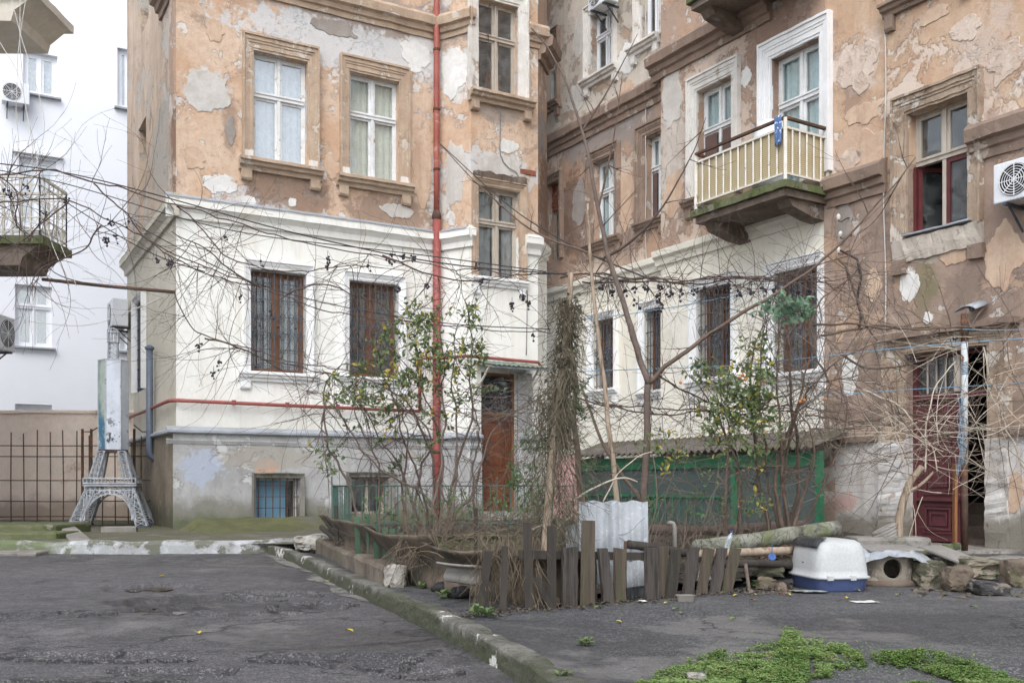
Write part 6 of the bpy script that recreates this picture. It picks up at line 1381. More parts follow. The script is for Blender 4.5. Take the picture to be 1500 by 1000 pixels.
# litter box
cb = G(1207, 868, .1); e1 = Vector((-.17, .985, 0)).normalized(); e2 = Vector((.985, .17, 0)); QB = Matrix((e2, e1, Vector((0, 0, 1)))).transposed()
ctr = cb + e2 * .19 + e1 * .26 + Vector((-.02, .0, 0)); ctr.z = .1; LBX = empty('litter_box', ctr, 'white hooded cat litter box with blue tray and dark flap window', 'litter box')
mb = MB(); rbox(mb, ctr, .2, .25, [(.88, .9, 0), (.9, .92, .01), (.97, .975, .085), (.975, .98, .09)], QB, 40, 7); mb.build('tray', simple('blue_plastic_tray', srgb(76, 90, 130), srgb(66, 78, 114), 3, .5, .1, dirt=srgb(112, 112, 118), dlo=.62, dhi=.72), LBX, True)
hm = simple('dirty_white_plastic', srgb(186, 188, 188), srgb(174, 176, 176), 3, .5, .08, dirt=srgb(138, 134, 126), dlo=.54, dhi=.72)
mb = MB(); rbox(mb, ctr, .21, .258, [(.97, .97, .088), (1.02, 1.02, .092), (1.02, 1.02, .106), (.955, .96, .11), (.945, .95, .15), (.90, .90, .25), (.85, .84, .305), (.78, .76, .335), (.66, .64, .353), (.4, .4, .36), (.02, .02, .361)], QB, 40, 6); mb.build('hood', hm, LBX, True)
# dark window: sits on the front-left shoulder of the hood
dk = simple('smoked_flap_plastic', srgb(52, 54, 58), srgb(40, 42, 46), 4, .25, .05)
mb = MB(); rows = []
for k in range(2, 9):
    f = k / 8
    # follow the hood profile on the -e2 side from z=.25 up over the shoulder
    pr = [(.90, .252), (.885, .277), (.862, .301), (.825, .321), (.785, .337), (.73, .348), (.66, .357), (.56, .362), (.48, .365)][k]
    rows.append([ctr + e2 * (-.21 * pr[0] * 1.004 - .004) + e1 * (y * (1 - .12 * f)) + Vector((0, 0, pr[1])) for y in (-.2, -.1, 0, .1, .2)])
mb.rings(rows, False, False); o = mb.build('flap_window', dk, LBX, True); o.modifiers.new('s', 'SOLIDIFY').thickness = .006
for dx in (-.12, .05):
    mb = MB(); c = ctr - e1 * .256 + e2 * dx; mb.box(c + Vector((0, 0, .098)), (.04, .02, .03), QB); mb.build('latch', hm, LBX)
mb = MB(); mb.box(ctr - e2 * .193 + Vector((0, 0, .185)), (.004, .03, .022), QB); mb.build('sticker', M['rock'], LBX)

# cat shelter: drum with a round hole
cs = G(1311, 859, .1); cs = cs + Vector((0, .24, 0)); CSH = empty('cat_shelter', cs, 'round grey concrete cat shelter with a dark entrance hole', 'cat shelter')
bm = bmesh.new(); NS, NZ = 64, 26; hh, rr = .24, .225; vs = {}
hc = -math.pi / 2 - .02; hz = .13
for k in range(NZ + 1):
    for j in range(NS):
        a = 2 * math.pi * j / NS; z = hh * k / NZ; r = rr * (1.04 if z < .03 else 1.0 - .06 * (z / hh)) ; r += .004 * mnoise.noise(Vector((math.cos(a) * 3, math.sin(a) * 3, z * 14)))
        da = (a - hc + math.pi) % (2 * math.pi) - math.pi; dx, dz = da * r, z - hz; dd = math.hypot(dx, dz); R0 = .07
        if .3 * R0 < dd < R0 * 1.25 and abs(da) < 1.2:      # pull near vertices onto the hole's rim
            f = R0 / dd if dd < R0 * 1.12 else 1; a2 = hc + dx * f / r; z = hz + dz * f; a = a2
        vs[(k, j)] = (bm.verts.new((r * math.cos(a), r * math.sin(a), z)), dd)
for k in range(NZ):
    for j in range(NS):
        q = [vs[(k, j)], vs[(k, (j + 1) % NS)], vs[(k + 1, (j + 1) % NS)], vs[(k + 1, j)]]
        if all(x[1] < .078 for x in q): continue
        bm.faces.new([x[0] for x in q])
me = bpy.data.meshes.new('drum'); bm.to_mesh(me); bm.free(); me.materials.append(plaster('cement_drum', srgb(150, 142, 130), srgb(124, 116, 106), streak=srgb(92, 84, 74), scale=5, bump=.5, layers=[(srgb(186, 178, 164), 1, .55, .6, 2., .7)], crack=False))
o = bpy.data.objects.new('drum', me); COL.objects.link(o); place(o, cs, CSH); sm = o.modifiers.new('s', 'SOLIDIFY'); sm.thickness = .02; sm.offset = -1
mb = MB(); mb.lathe(cs + Vector((0, 0, -.01)), [(.24, 0), (.25, .02), (.24, .045), (.22, .05)], 40); mb.build('base_rim', M['concrete_dark'], CSH, True)
mb = MB(); mb.lathe(cs + Vector((0, 0, hh - .002)), [(.001, 0), (.205, 0), (.205, .012), (.001, .014)], 30); mb.build('lid', M['picket_dark'], CSH)
mb = MB(); mb.lathe(cs + Vector((0, 0, .02)), [(.001, .0), (.19, .0), (.19, .02), (.001, .02)], 30); mb.build('floor', M['dark_room'], CSH)
mb = MB(); mb.box(cs + Vector((.03, .0, hh + .028)), (.42, .34, .014), Matrix.Rotation(.08, 3, 'Z') @ Matrix.Rotation(.05, 3, 'X')); tag(mb.build('cover_board', M['slate_grey'], None, bevel=.004), 'thin grey board laid over the round cat shelter', 'board')
rows = []
for i in range(25):
    row = []
    for j in range(15):
        x = -.32 + .64 * i / 24; y = -.27 + .42 * j / 14; r = math.hypot(x / .235, (y) / .225); z = hh + .016 - max(0, r - .95) * .14 + .02 * mnoise.noise(Vector((x * 14, y * 14, 2))) + .008 * mnoise.noise(Vector((x * 40, y * 40, 2)))
        row.append(cs + Vector((x, y, max(z, .06))))
    rows.append(row)
mb = MB(); mb.rings(rows, False, False); o = mb.build('foil_sheet', simple('silvery_foil_film', srgb(186, 192, 198), srgb(164, 170, 176), 8, .3, .4, metal=.4), None, False); o.modifiers.new('s', 'SOLIDIFY').thickness = .003; tag(o, 'crumpled silvery film draped over the round cat shelter', 'film')
# coiled grey hose lump on the step by the pier
q = P(1297, 786, 9.2); mb = MB()
for k in range(5): mb.tube([q + Vector((.1 * math.cos(t * .45), .05 * math.sin(t * .45) + k * .01, -.05 + k * .03 + .05 * math.cos(t * .45))) for t in range(15)], .018, 8)
tag(mb.build('hose_coil', M['slate_grey'], None, True), 'small coil of grey hose lying by the white door pier', 'hose')
q = P(1297, 800, 9.2); mb = MB(); mb.box((q.x + .05, q.y + .1, q.z - .06), (.7, .4, .3)); tag(mb.build('stone_step', M['rock_moss'] if False else M['concrete'], None, bevel=.03), 'worn stone step carrying the coiled hose', 'step')

# ------------------------------------------------------------------ green enclosure before the cream wall
E0 = empty('green_enclosure', WC2.p(WC2.u(1020), .6, .1), 'green framed wire and glass enclosure under a corrugated slate roof', 'enclosure')
WE = WC2.off(.62); ue0, ue1 = WE.u(846), WE.u(1204); ztE = WE.z(1100, 664); ztL = ztE
gp = simple('green_enclosure_paint', srgb(46, 118, 84), srgb(38, 100, 72), 5, .55, .15, dirt=srgb(64, 84, 66), dlo=.58, dhi=.66)
M['green'] = gp
mb = MB(); mb.wbox(WE, ue0, ue1, -.03, .03, ztE - .2, ztE, 4, .0001); mb.build('top_beam', gp, E0)
for px in (849, 1077, 1201):
    u = WE.u(px); mb = MB(); mb.wbox(WE, u - .04, u + .04, -.04, .05, .05, ztE - .0); mb.build('post', gp, E0)
for px in (960, 1140):
    u = WE.u(px); mb = MB(); mb.wbox(WE, u - .012, u + .012, -.02, .015, .1, ztE - .2); mb.build('glazing_bar', gp, E0)
m = NM('dark_net_glass'); t_ = m.n('ShaderNodeBsdfTransparent'); d_ = m.n('ShaderNodeBsdfPrincipled'); d_.inputs['Base Color'].default_value = srgb(82, 97, 95); d_.inputs['Roughness'].default_value = .5
vz = m.n('ShaderNodeMixShader'); vz.inputs[0].default_value = .7; m.t.links.new(t_.outputs[0], vz.inputs[1]); m.t.links.new(d_.outputs[0], vz.inputs[2]); m.t.links.new(vz.outputs[0], m.t.nodes['Material Output'].inputs['Surface'])
cuts = [WE.u(p) for p in (849, 960, 1077, 1140, 1201)]
for a, b in zip(cuts, cuts[1:]):
    mb = MB(); mb.wbox(WE, a + .02, b - .02, -.012, -.006, .1, ztE - .2); mb.build('mesh_pane', m.m, E0)
mb = MB(); zr = WE.z(1000, 728); mb.wbox(WE, ue0, WE.u(1077), .0, .025, zr, zr + .03)
mb.build('mid_rail', gp, E0)
u = ue0 + .1
while u < WE.u(1077):
    mb = MB(); pts = [WE.p(u + .012 * math.sin(k * 1.3), .03, .1 + (zr - .1) * k / 10) for k in range(11)]; mb.tube(pts, .007, 5); mb.build('twisted_bar', gp, E0); u += .17
mb = MB(); rows = []; nu = 260
for i in range(nu + 1):
    u = ue0 - .12 + (ue1 - ue0 + .15) * i / nu; w = .026 * math.sin(u * 2 * math.pi / .15)
    rows.append([WE.p(u, .2, ztE + .045 + w), WE.p(u, -.2, ztE + .17 + w), WE.p(u, -.61, ztE + .31 + w)])
mb.rings(rows, False, False); o = mb.build('slate_roof', simple('mossy_dark_slate', srgb(108, 102, 96), srgb(84, 80, 76), 4, .9, .5, dirt=srgb(90, 88, 66), dlo=.5, dhi=.6), E0, True); o.modifiers.new('s', 'SOLIDIFY').thickness = .01
mb = MB(); mb.hexa([WE.p(ue0, -.6, .0), WE.p(ue0 + .03, -.6, .0), WE.p(ue0 + .03, 0, .0), WE.p(ue0, 0, .0), WE.p(ue0, -.6, ztE + .1), WE.p(ue0 + .03, -.6, ztE + .1), WE.p(ue0 + .03, 0, ztE - .02), WE.p(ue0, 0, ztE - .02)]); mb.build('end_panel', gp, E0)
# pink board between the bay and the enclosure
mb = MB(); a = P(812, 740, 16.6); mb.hexa([P(808, 742, 16.6), P(846, 742, 16.4), P(846, 742, 16.45), P(808, 742, 16.65), P(816, 668, 16.6), P(845, 666, 16.4), P(845, 666, 16.45), P(816, 668, 16.65)])
for v_ in mb.v[:4]: v_.z = .1
tag(mb.build('pink_board', simple('faded_pink_board', srgb(176, 138, 134), srgb(158, 122, 118), 5, .8, .3, dirt=srgb(96, 84, 80), dlo=.62, dhi=.66)), 'faded pink board beside the green enclosure', 'board')
mb = MB(); mb.wbox(WC1, WC1.u(812), WC1.u(826), .02, .12, WC1.z(818, 640), WC1.z(818, 625)); mb.wbox(WC1, WC1.u(814), WC1.u(824), .03, .05, WC1.z(818, 627), WC1.z(818, 560)); tag(mb.build('green_hatch', gp), 'small green painted hatch on the wall behind the vine post', 'hatch')

# low green iron railing in the garden
RL = empty('iron_railing', (-1.2, 13.4, .15), 'low thin green iron railing standing in the garden bed', 'railing')
gi = simple('green_railing_paint', srgb(72, 104, 96), srgb(58, 88, 80), 8, .6, .2, dirt=srgb(88, 76, 66), dlo=.6, dhi=.66)
path = [P(487, 740, 12.0), P(496, 720, 12.6), P(514, 712, 13.2), P(600, 712, 13.4), P(700, 712, 13.5), P(840, 712, 13.6)]; zt = .82
pt = resample([Vector((p.x, p.y, 0)) for p in path], 44)
for k, p in enumerate(pt):
    mb = MB(); mb.bar((p.x, p.y, .1), (p.x + rnd(-.01, .01), p.y, zt + (.12 if k % 11 == 0 else 0)), .014); mb.build('bar', gi, RL)
for z in (zt, .3):
    mb = MB(); mb.tube([(p.x, p.y, z) for p in pt], .011, 5); mb.build('rail', gi, RL)
# ------------------------------------------------------------------ vegetation
VR = random.Random(21)
def vr(a, b): return VR.uniform(a, b)
def rv(): 
    while True:
        v_ = Vector((vr(-1, 1), vr(-1, 1), vr(-1, 1)))
        if .05 < v_.length < 1: return v_.normalized()
def grow(mb, p, d, L, r, lev, step=.09, wob=.32, grav=0.0, kids=3, sides=4, kr=(.3, .6), tips=None, spread=.9, flat=1.0):
    """wandering twig with side twigs; collects its tips"""
    p = Vector(p); d = Vector(d).normalized(); n = max(3, int(L / step)); pts = [p.copy()]; rad = [r]; bend = rv() * wob
    for k in range(n):
        if k % 4 == 0: bend = rv() * wob
        d = (d + bend * .5 + rv() * wob * .35 + Vector((0, 0, grav))).normalized(); d.y *= flat; d.normalize()
        p = p + d * (L / n); pts.append(p.copy()); rad.append(max(r * (1 - .75 * (k + 1) / n), .0016))
    mb.tube(pts, rad, sides, False)
    if tips is not None: tips.append((pts[-1], d.copy()))
    if lev > 0:
        for _ in range(kids):
            k = VR.randint(1, n); base = pts[k]; dd = (pts[k] - pts[k - 1]).normalized(); nd = (dd + rv() * spread).normalized()
            grow(mb, base, nd, L * vr(*kr), rad[k] * .7, lev - 1, step, wob, grav, max(1, kids - 1), 3 if sides <= 4 else 4, kr, tips, spread, flat)
    return pts
def wander(pts, amp, sub=3, seed=0.0, f=2.5):
    pts = resample(smoothp([Vector(p) for p in pts], 2), max(6, len(pts) * sub * 2))
    return [p + mnoise.noise_vector(p * f + Vector((seed, seed, seed))) * amp + mnoise.noise_vector(p * f * 3 + Vector((seed, 0, 0))) * amp * .4 for p in pts]
def taper(n, a, b): return [a + (b - a) * k / (n - 1) for k in range(n)]
def pl3(lst, Y0, Y1=None):
    Y1 = Y1 or Y0; n = len(lst) - 1
    return [P(x, y, Y0 + (Y1 - Y0) * i / n) for i, (x, y) in enumerate(lst)]
def leafmat(name, c1, c2):
    m = NM(name); v = m.n('ShaderNodeTexNoise'); m.put(v.inputs['Vector'], m.P()); v.inputs['Scale'].default_value = 6; v.inputs['Detail'].default_value = 3
    c = m.mix(m.step(v.outputs['Fac'], .35, .65), c1, c2); m.done(c, .5, Specular_IOR_Level=.4)
    t = m.n('ShaderNodeBsdfTranslucent'); m.put(t.inputs['Color'], c); x = m.n('ShaderNodeMixShader'); x.inputs[0].default_value = .3
    m.t.links.new(m.b.outputs[0], x.inputs[1]); m.t.links.new(t.outputs[0], x.inputs[2]); m.t.links.new(x.outputs[0], m.t.nodes['Material Output'].inputs['Surface']); return m.m
LF = leafmat('rose_leaf_green', srgb(90, 110, 70), srgb(120, 136, 92)); LFD = leafmat('dark_leaf_green', srgb(72, 100, 62), srgb(96, 124, 78)); LFB = leafmat('bluish_leaf_green', srgb(92, 120, 98), srgb(122, 146, 122)); LFY = leafmat('yellow_leaf', srgb(190, 172, 84), srgb(168, 150, 72)); LGC = leafmat('ground_cover_green', srgb(100, 128, 68), srgb(132, 156, 96))
def spray(tw, lf, c, d, L, n, s, lfy=None):
    """compound leaf shoot: a short twig with leaflets in pairs"""
    pts = grow(tw, c, d, L, .003, 0, .05, .3, sides=3)
    for k in range(n):
        f = (k + 1) / n; i = min(len(pts) - 1, int(f * (len(pts) - 1))); base = pts[i]; dd = (rv() + Vector((0, -.3, .1))).normalized()
        (lfy if lfy is not None and VR.random() < .1 else lf).leaf(base, dd, (rv() + Vector((0, 0, .8))), s * vr(.7, 1.25), s * vr(.45, .65))
def cluster(tw, lf, px, py, Y, rpx, count, s, n=6, lfy=None, asp=.8, L=.16):
    sc = Y / F
    for _ in range(count):
        a = vr(0, 6.28); q = math.sqrt(VR.random()); c = P(px + rpx * q * math.cos(a), py + rpx * asp * q * math.sin(a), Y + vr(-.25, .25))
        spray(tw, lf, c, (rv() + Vector((0, 0, -.1))), vr(.6, 1.3) * L, n, s, lfy)

# --- climbing rose at the centre-left
e = empty('rose_bush', P(640, 770, 9.6) * 1.0, 'tangled climbing rose with sparse green and yellow leaves before the white wall', 'bush'); 
st, tw, lf, ly = MB(), MB(), MB(), MB()
stems = [[(640, 790), (632, 720), (655, 640), (650, 560), (640, 480), (655, 430)], [(650, 790), (668, 700), (690, 620), (694, 520), (680, 440)], [(628, 790), (600, 720), (560, 640), (500, 560), (470, 540)], [(635, 790), (610, 700), (575, 600), (560, 520), (540, 490)],
         [(640, 785), (640, 690), (610, 600), (560, 560), (500, 545), (440, 545)], [(655, 790), (630, 730), (560, 690), (510, 620), (480, 560), (476, 640), (480, 690)], [(650, 790), (690, 720), (720, 640), (760, 600), (800, 580)], [(640, 790), (655, 720), (640, 620), (600, 540), (560, 500)],
         [(530, 770), (505, 700), (478, 640), (476, 560), (500, 530), (560, 545), (620, 570)], [(660, 790), (672, 650), (664, 560), (668, 480)], [(700, 790), (690, 700), (700, 640), (690, 560)], [(600, 790), (590, 730), (600, 650), (580, 590)], [(560, 780), (560, 690), (530, 640), (520, 560)], [(620, 780), (606, 700), (640, 640), (600, 590), (540, 580)]]
for i, s in enumerate(stems):
    p = wander(pl3(s, vr(9.2, 10.4), vr(9.4, 10.8)), .06, 3, i); p[0].z = .12; st.tube(p, taper(len(p), vr(.012, .02), .004), 5)
    for _ in range(15):
        k = VR.randint(len(p) // 4, len(p) - 1); grow(tw, p[k], rv() + Vector((0, 0, -.1)), vr(.3, .9), .005, 1, .08, .35, -.03, 3)
for (px, py, r, c) in ((600, 500, 50, 26), (560, 560, 60, 22), (620, 460, 26, 10), (640, 540, 36, 14), (500, 570, 30, 8), (480, 660, 18, 5), (690, 520, 26, 12), (690, 460, 14, 6), (540, 600, 50, 10), (650, 600, 40, 8), (590, 540, 60, 14), (600, 650, 60, 8), (480, 690, 16, 3), (690, 570, 24, 6), (620, 520, 80, 16)):
    cluster(tw, lf, px, py, 9.9, r, int(c * 1.7), .055, 7, ly)
for (px, py) in ((573, 542), (578, 548), (603, 530), (565, 640), (660, 555), (583, 538)): cluster(tw, ly, px, py, 9.7, 8, 2, .06, 3)
st.build('stems', M['bark_red'], e, True); tag(tw.build('twigs', M['twig'], e), kind='stuff'); tag(lf.build('foliage', LF, e), kind='stuff'); tag(ly.build('yellow_foliage', LFY, e), kind='stuff')

# --- twin-limbed bare tree
e = empty('bare_tree', P(943, 760, 8.5), 'slim bare tree forking into two long limbs behind the metal sheet', 'tree')
def limb(name, lst, Y0, Y1, r0, r1, mat, par, amp=.025, sides=8, tw=None, nt=0, tl=(.2, .6), up=.0):
    p = wander(pl3(lst, Y0, Y1), amp, 3, r0 * 100); mb = MB(); mb.tube(p, taper(len(p), r0, r1), sides); o = mb.build(name, mat, par, True)
    if tw is not None:
        for _ in range(nt):
            k = VR.randint(2, len(p) - 1); grow(tw, p[k], rv() + Vector((0, 0, up)), vr(*tl), .0055, 1, .09, .22, .0, 3)
    return o, p
tw = MB()
limb('trunk', [(940, 800), (943, 720), (948, 640), (949, 560)], 8.5, 8.5, .034, .028, M['bark_red'], e, .01)
limb('branch', [(949, 562), (928, 500), (908, 430), (897, 396), (876, 308), (860, 224), (852, 192), (824, 96), (780, 44)], 8.5, 8.9, .03, .006, M['bark_red'], e, .02, 7, tw, 6)
limb('branch', [(949, 562), (990, 525), (1040, 490), (1100, 450), (1160, 415), (1200, 385), (1245, 345), (1296, 290), (1340, 230)], 8.5, 8.2, .021, .005, M['bark'], e, .02, 7, tw, 12, (.3, .8))
limb('branch', [(852, 192), (880, 150), (905, 105), (934, 50)], 8.9, 8.8, .011, .003, M['bark'], e, .01, 5, tw, 3, (.1, .3))
limb('branch', [(876, 308), (888, 260), (904, 172), (912, 108)], 8.8, 8.7, .011, .003, M['bark'], e, .01, 5, tw, 3, (.1, .3))
limb('branch', [(885, 378), (915, 362), (940, 340), (972, 304), (1016, 224), (1034, 172)], 8.7, 8.4, .013, .003, M['twig'], e, .01, 5, tw, 4, (.1, .4))
limb('branch', [(885, 380), (840, 362), (800, 350), (760, 325), (700, 270), (642, 210)], 8.8, 9.6, .012, .004, M['bark'], e, .008, 5, tw, 4, (.1, .4))
limb('branch', [(938, 735), (890, 670), (868, 610), (850, 560)], 8.5, 8.6, .018, .01, M['bark'], e, .02, 6, tw, 5)
tag(tw.build('twigs', M['twig'], e), kind='stuff')
mb = MB(); p = wander(pl3([(907, 780), (900, 690), (889, 600), (878, 500), (868, 420), (862, 340), (862, 300)], 8.1, 8.3), .012); p[0].z = .12; mb.tube(p, taper(len(p), .024, .012), 8); tag(mb.build('pole', M['post_wood'], None, True), 'pale peeled pole leaning beside the bare tree', 'pole')
e2_ = empty('broken_branch', P(830, 740, 6.9), 'pale curved dead branch arching over the metal sheet', 'branch')
limb('stem', [(770, 780), (810, 762), (845, 730), (880, 708), (915, 698), (935, 706)], 7.0, 7.3, .01, .006, M['twig_pale'], e2_, .02, 6)
limb('stem', [(800, 790), (840, 750), (870, 740)], 6.9, 7.1, .008, .004, M['twig_pale'], e2_, .02, 5)
limb('stem', [(885, 735), (905, 690), (935, 665), (955, 660)], 7.2, 7.3, .006, .003, M['twig_pale'], e2_, .02, 5)
limb('stem', [(945, 795), (965, 740), (962, 690), (950, 640)], 7.2, 7.4, .006, .003, M['twig_grey'], e2_, .02, 5)

# --- vine post
M['mat'] = simple('matted_grey_vine', srgb(104, 97, 80), srgb(70, 64, 53), 7, .95, .3)
e = empty('vine_post', P(797, 850, 6.6), 'split pale post wrapped in a thick mat of dry vine', 'post')
def postring(lst, Y, r, mat, name, par, lobes=.3):
    p = resample(smoothp(pl3(lst, Y), 2), 40); mb = MB(); rows = []
    for k, q in enumerate(p):
        rows.append([q + Vector((r[0] + (r[1] - r[0]) * k / 40, 0, 0)) * 0 + Vector((math.cos(t * math.pi / 7), math.sin(t * math.pi / 7), 0)) * (r[0] + (r[1] - r[0]) * k / 40) * (1 + lobes * mnoise.noise(Vector((math.cos(t * math.pi / 7) * 1.6, math.sin(t * math.pi / 7) * 1.6, k * .12)))) for t in range(14)])
    mb.rings(rows); return mb.build(name, mat, par, True)
postring([(796, 868), (800, 790), (806, 700), (814, 620), (822, 560), (832, 470), (836, 400)], 6.7, (.032, .018), M['post_wood'], 'shaft', e)
tw, lf = MB(), MB()
for k in range(1000):
    f = VR.random() ** 1.15; py = 435 + 210 * f; w_ = 1 + .8 * mnoise.noise(Vector((0, py * .03, 5))); px = 833 - 10 * f + 6 * mnoise.noise(Vector((3, py * .02, 1))) + VR.gauss(0, (8.5 - 2 * f) * w_); p0 = P(px, py, 6.75 + vr(-.14, .14)); grow(tw, p0, Vector((vr(-.5, .5), vr(-.5, .5), -1)), vr(.06, .3), vr(.0018, .0036), 0, .04, .8, -.05, sides=3)
for k in range(260):
    p0 = P(vr(792, 850) - 8, vr(540, 790), 6.75 + vr(-.2, .2)); grow(tw, p0, Vector((vr(-.8, .8), vr(-.5, .5), -1)), vr(.15, .6), .0026, 1, .06, .5, -.08, 2, sides=3)
for k in range(260):
    py = vr(430, 660); c = P(833 - 10 * (py - 430) / 200 + VR.gauss(0, 10), py, 6.75 + vr(-.14, .1)); tw.leaf(c, rv(), rv(), vr(.02, .05), vr(.012, .03))
tag(tw.build('dry_vine_mat', M['mat'], e), kind='stuff')
for (px, py, r, c) in ((830, 590, 24, 16), (850, 560, 16, 8), (812, 640, 22, 10), (770, 640, 22, 8), (775, 700, 22, 16), (760, 720, 24, 14), (795, 660, 22, 8), (846, 600, 14, 8), (750, 690, 14, 6)): cluster(tw if False else lf, lf, px, py, 6.9, r, c, .028, 6, None, 1.0, .09)
tag(lf.build('ivy_foliage', LFD, e), kind='stuff')
# second older stem behind
mb = MB(); p = wander(pl3([(862, 850), (855, 760), (842, 640), (840, 560), (835, 480)], 7.4), .03); mb.tube(p, taper(len(p), .03, .015), 7); tag(mb.build('old_vine_stem', M['bark'], None, True), 'gnarled dark vine stem growing behind the split post', 'stem')

# --- grape vines on wires
def vine(name, label, lines, Y, r, nt, tl, grapes, mat='twig', tmat='twig', grav=-.02, kids=3, flat=.6):
    e = empty(name, P(lines[0][0][0], lines[0][0][1], Y), label, 'vine'); tw = MB()
    for i, l in enumerate(lines):
        p = wander(pl3(l, Y + vr(-.15, .15), Y + vr(-.15, .15)), .05, 3, i * 1.7); mb = MB(); mb.tube(p, taper(len(p), r * vr(.8, 1.2), r * .55), 6); mb.build('cane', M[mat], e, True)
        for _ in range(nt):
            k = VR.randint(1, len(p) - 1); grow(tw, p[k], rv() + Vector((0, 0, -.15)), vr(*tl), r * .5, 1, .09, .36, grav, kids, flat=flat)
    tag(tw.build('twigs', M[tmat], e), kind='stuff')
    for (px, py, n) in grapes:
        g = MB(); c = P(px, py, Y + vr(-.1, .1)); g.tube([c + Vector((0, 0, .07)), c, c - Vector((0, 0, .06))], .003, 3)
        for k in range(n): g.ball(c + Vector((VR.gauss(0, .017), VR.gauss(0, .017), -abs(VR.gauss(0, .04)))), vr(.010, .0155), 6, 4)
        g.build('grape_cluster', GR, e, True)
    return e
GR = simple('dark_withered_grape', srgb(52, 46, 62), srgb(38, 34, 44), 20, .5, .2)
vine('grape_vine', 'bare grape vine with withered grapes hanging before the corner building', [
    [(-20, 300), (60, 292), (110, 296), (160, 318), (240, 365), (300, 392), (380, 418), (450, 446), (520, 462), (600, 474), (700, 484), (810, 488)],
    [(-20, 262), (60, 246), (140, 264), (200, 285), (262, 300), (340, 325), (430, 350), (540, 372), (640, 392), (720, 400), (830, 402)],
    [(140, 268), (175, 300), (200, 340), (240, 372), (300, 400), (370, 418)], [(100, 296), (60, 330), (20, 360), (-20, 372)], [(150, 330), (120, 370), (60, 385), (40, 420)],
    [(262, 300), (300, 345), (340, 380), (400, 400), (470, 395), (560, 388)], [(380, 420), (340, 400), (300, 360), (250, 340)], [(255, 430), (280, 490), (330, 505), (400, 520), (470, 540), (520, 545)],
    [(300, 498), (360, 512), (430, 534), (490, 550)], [(560, 372), (620, 402), (690, 412), (760, 404)], [(-10, 250), (30, 285), (20, 330), (60, 350)], [(420, 430), (480, 410), (540, 440), (600, 470)]],
    11.2, .0095, 19, (.3, 1.2), [(155, 348, 16), (8, 276, 10), (14, 282, 8), (40, 272, 9), (67, 308, 9), (97, 290, 9), (162, 322, 10), (170, 345, 5), (188, 322, 4), (229, 378, 9), (247, 380, 9), (252, 383, 6), (292, 503, 13), (321, 529, 9), (313, 545, 5), (330, 345, 4), (382, 380, 5), (352, 432, 5), (398, 455, 5), (480, 384, 6), (575, 372, 14), (570, 380, 12), (606, 374, 10), (590, 372, 8), (583, 420, 12), (540, 388, 5), (480, 376, 8), (700, 385, 8), (765, 432, 16), (773, 440, 12), (750, 444, 14), (706, 408, 10), (625, 415, 8), (781, 490, 6)])
vine('grape_vine', 'dense tangle of bare vine along a wire before the cream wall', [
    [(820, 410), (880, 404), (960, 410), (1040, 408), (1120, 410), (1210, 404)], [(850, 415), (920, 408), (1000, 416), (1080, 405), (1150, 412), (1220, 410)], [(860, 400), (930, 416), (1010, 404), (1090, 414), (1180, 402)],
    [(840, 580), (900, 600), (980, 606), (1060, 600), (1120, 590), (1190, 560), (1260, 545)], [(870, 590), (940, 598), (1020, 602), (1100, 606), (1180, 590)], [(960, 540), (1000, 575), (1080, 600), (1160, 600)]],
    8.8, .008, 46, (.15, .75), [(x, 416 + (x * 7) % 11, 7) for x in range(880, 1200, 17)] + [(965, 430, 9), (967, 440, 7), (935, 445, 6)], 'twig', 'twig', -.01)
vine('grape_vine', 'thick old vine resting on the hood of the maroon door', [
    [(1190, 475), (1240, 472), (1300, 480), (1370, 486), (1420, 478), (1500, 465)], [(1205, 490), (1260, 480), (1330, 478), (1400, 482), (1510, 470)], [(1180, 610), (1240, 620), (1300, 612), (1340, 606), (1400, 612)], [(1190, 625), (1250, 630), (1320, 615)], [(1230, 380), (1260, 430), (1262, 470), (1290, 500)], [(1225, 520), (1290, 545), (1340, 530), (1400, 510)], [(1210, 560), (1180, 500), (1200, 440), (1250, 400)]],
    10.6, .012, 22, (.2, .8), [(1340, 524, 5), (1330, 520, 5), (1400, 494, 5)], 'bark', 'twig_grey', -.01)

# --- right-hand rose with glossy leaves
e = empty('rose_bush', P(1140, 780, 8.8), 'leafy rose with orange hips growing before the green enclosure', 'bush'); st, tw, lf, lf2, ly = MB(), MB(), MB(), MB(), MB()
for i, s in enumerate([[(1152, 780), (1148, 680), (1142, 600), (1136, 520), (1150, 440)], [(1130, 780), (1110, 700), (1098, 620), (1100, 540), (1120, 460)], [(1160, 780), (1190, 700), (1196, 640), (1170, 600)], [(1080, 780), (1090, 700), (1064, 640), (1040, 580), (1010, 552)],
                     [(1150, 790), (1130, 700), (1160, 620), (1180, 540), (1200, 480)], [(1170, 780), (1210, 700), (1232, 640), (1240, 580)], [(1140, 780), (1118, 660), (1112, 560), (1120, 480), (1140, 420)], [(1070, 790), (1060, 720), (1075, 640), (1050, 580)], [(1155, 770), (1150, 640), (1190, 560), (1230, 520), (1290, 500)], [(1160, 780), (1176, 660), (1150, 560), (1166, 470), (1200, 400)]]):
    p = wander(pl3(s, vr(8.4, 9.2), vr(8.3, 9.2)), .04, 3, i + 40); p[0].z = .12; st.tube(p, taper(len(p), vr(.012, .024), .004), 6)
    for _ in range(17):
        k = VR.randint(len(p) // 4, len(p) - 1); grow(tw, p[k], rv() + Vector((0, 0, .25)), vr(.25, .9), .0045, 1, .08, .3, .0, 3)
for (px, py, r, c, s) in ((1150, 452, 30, 10, .075), (1175, 458, 20, 8, .075), (1130, 446, 14, 5, .08)): cluster(tw, lf2, px, py, 8.1, r, c, s, 6, None, .4, .14)
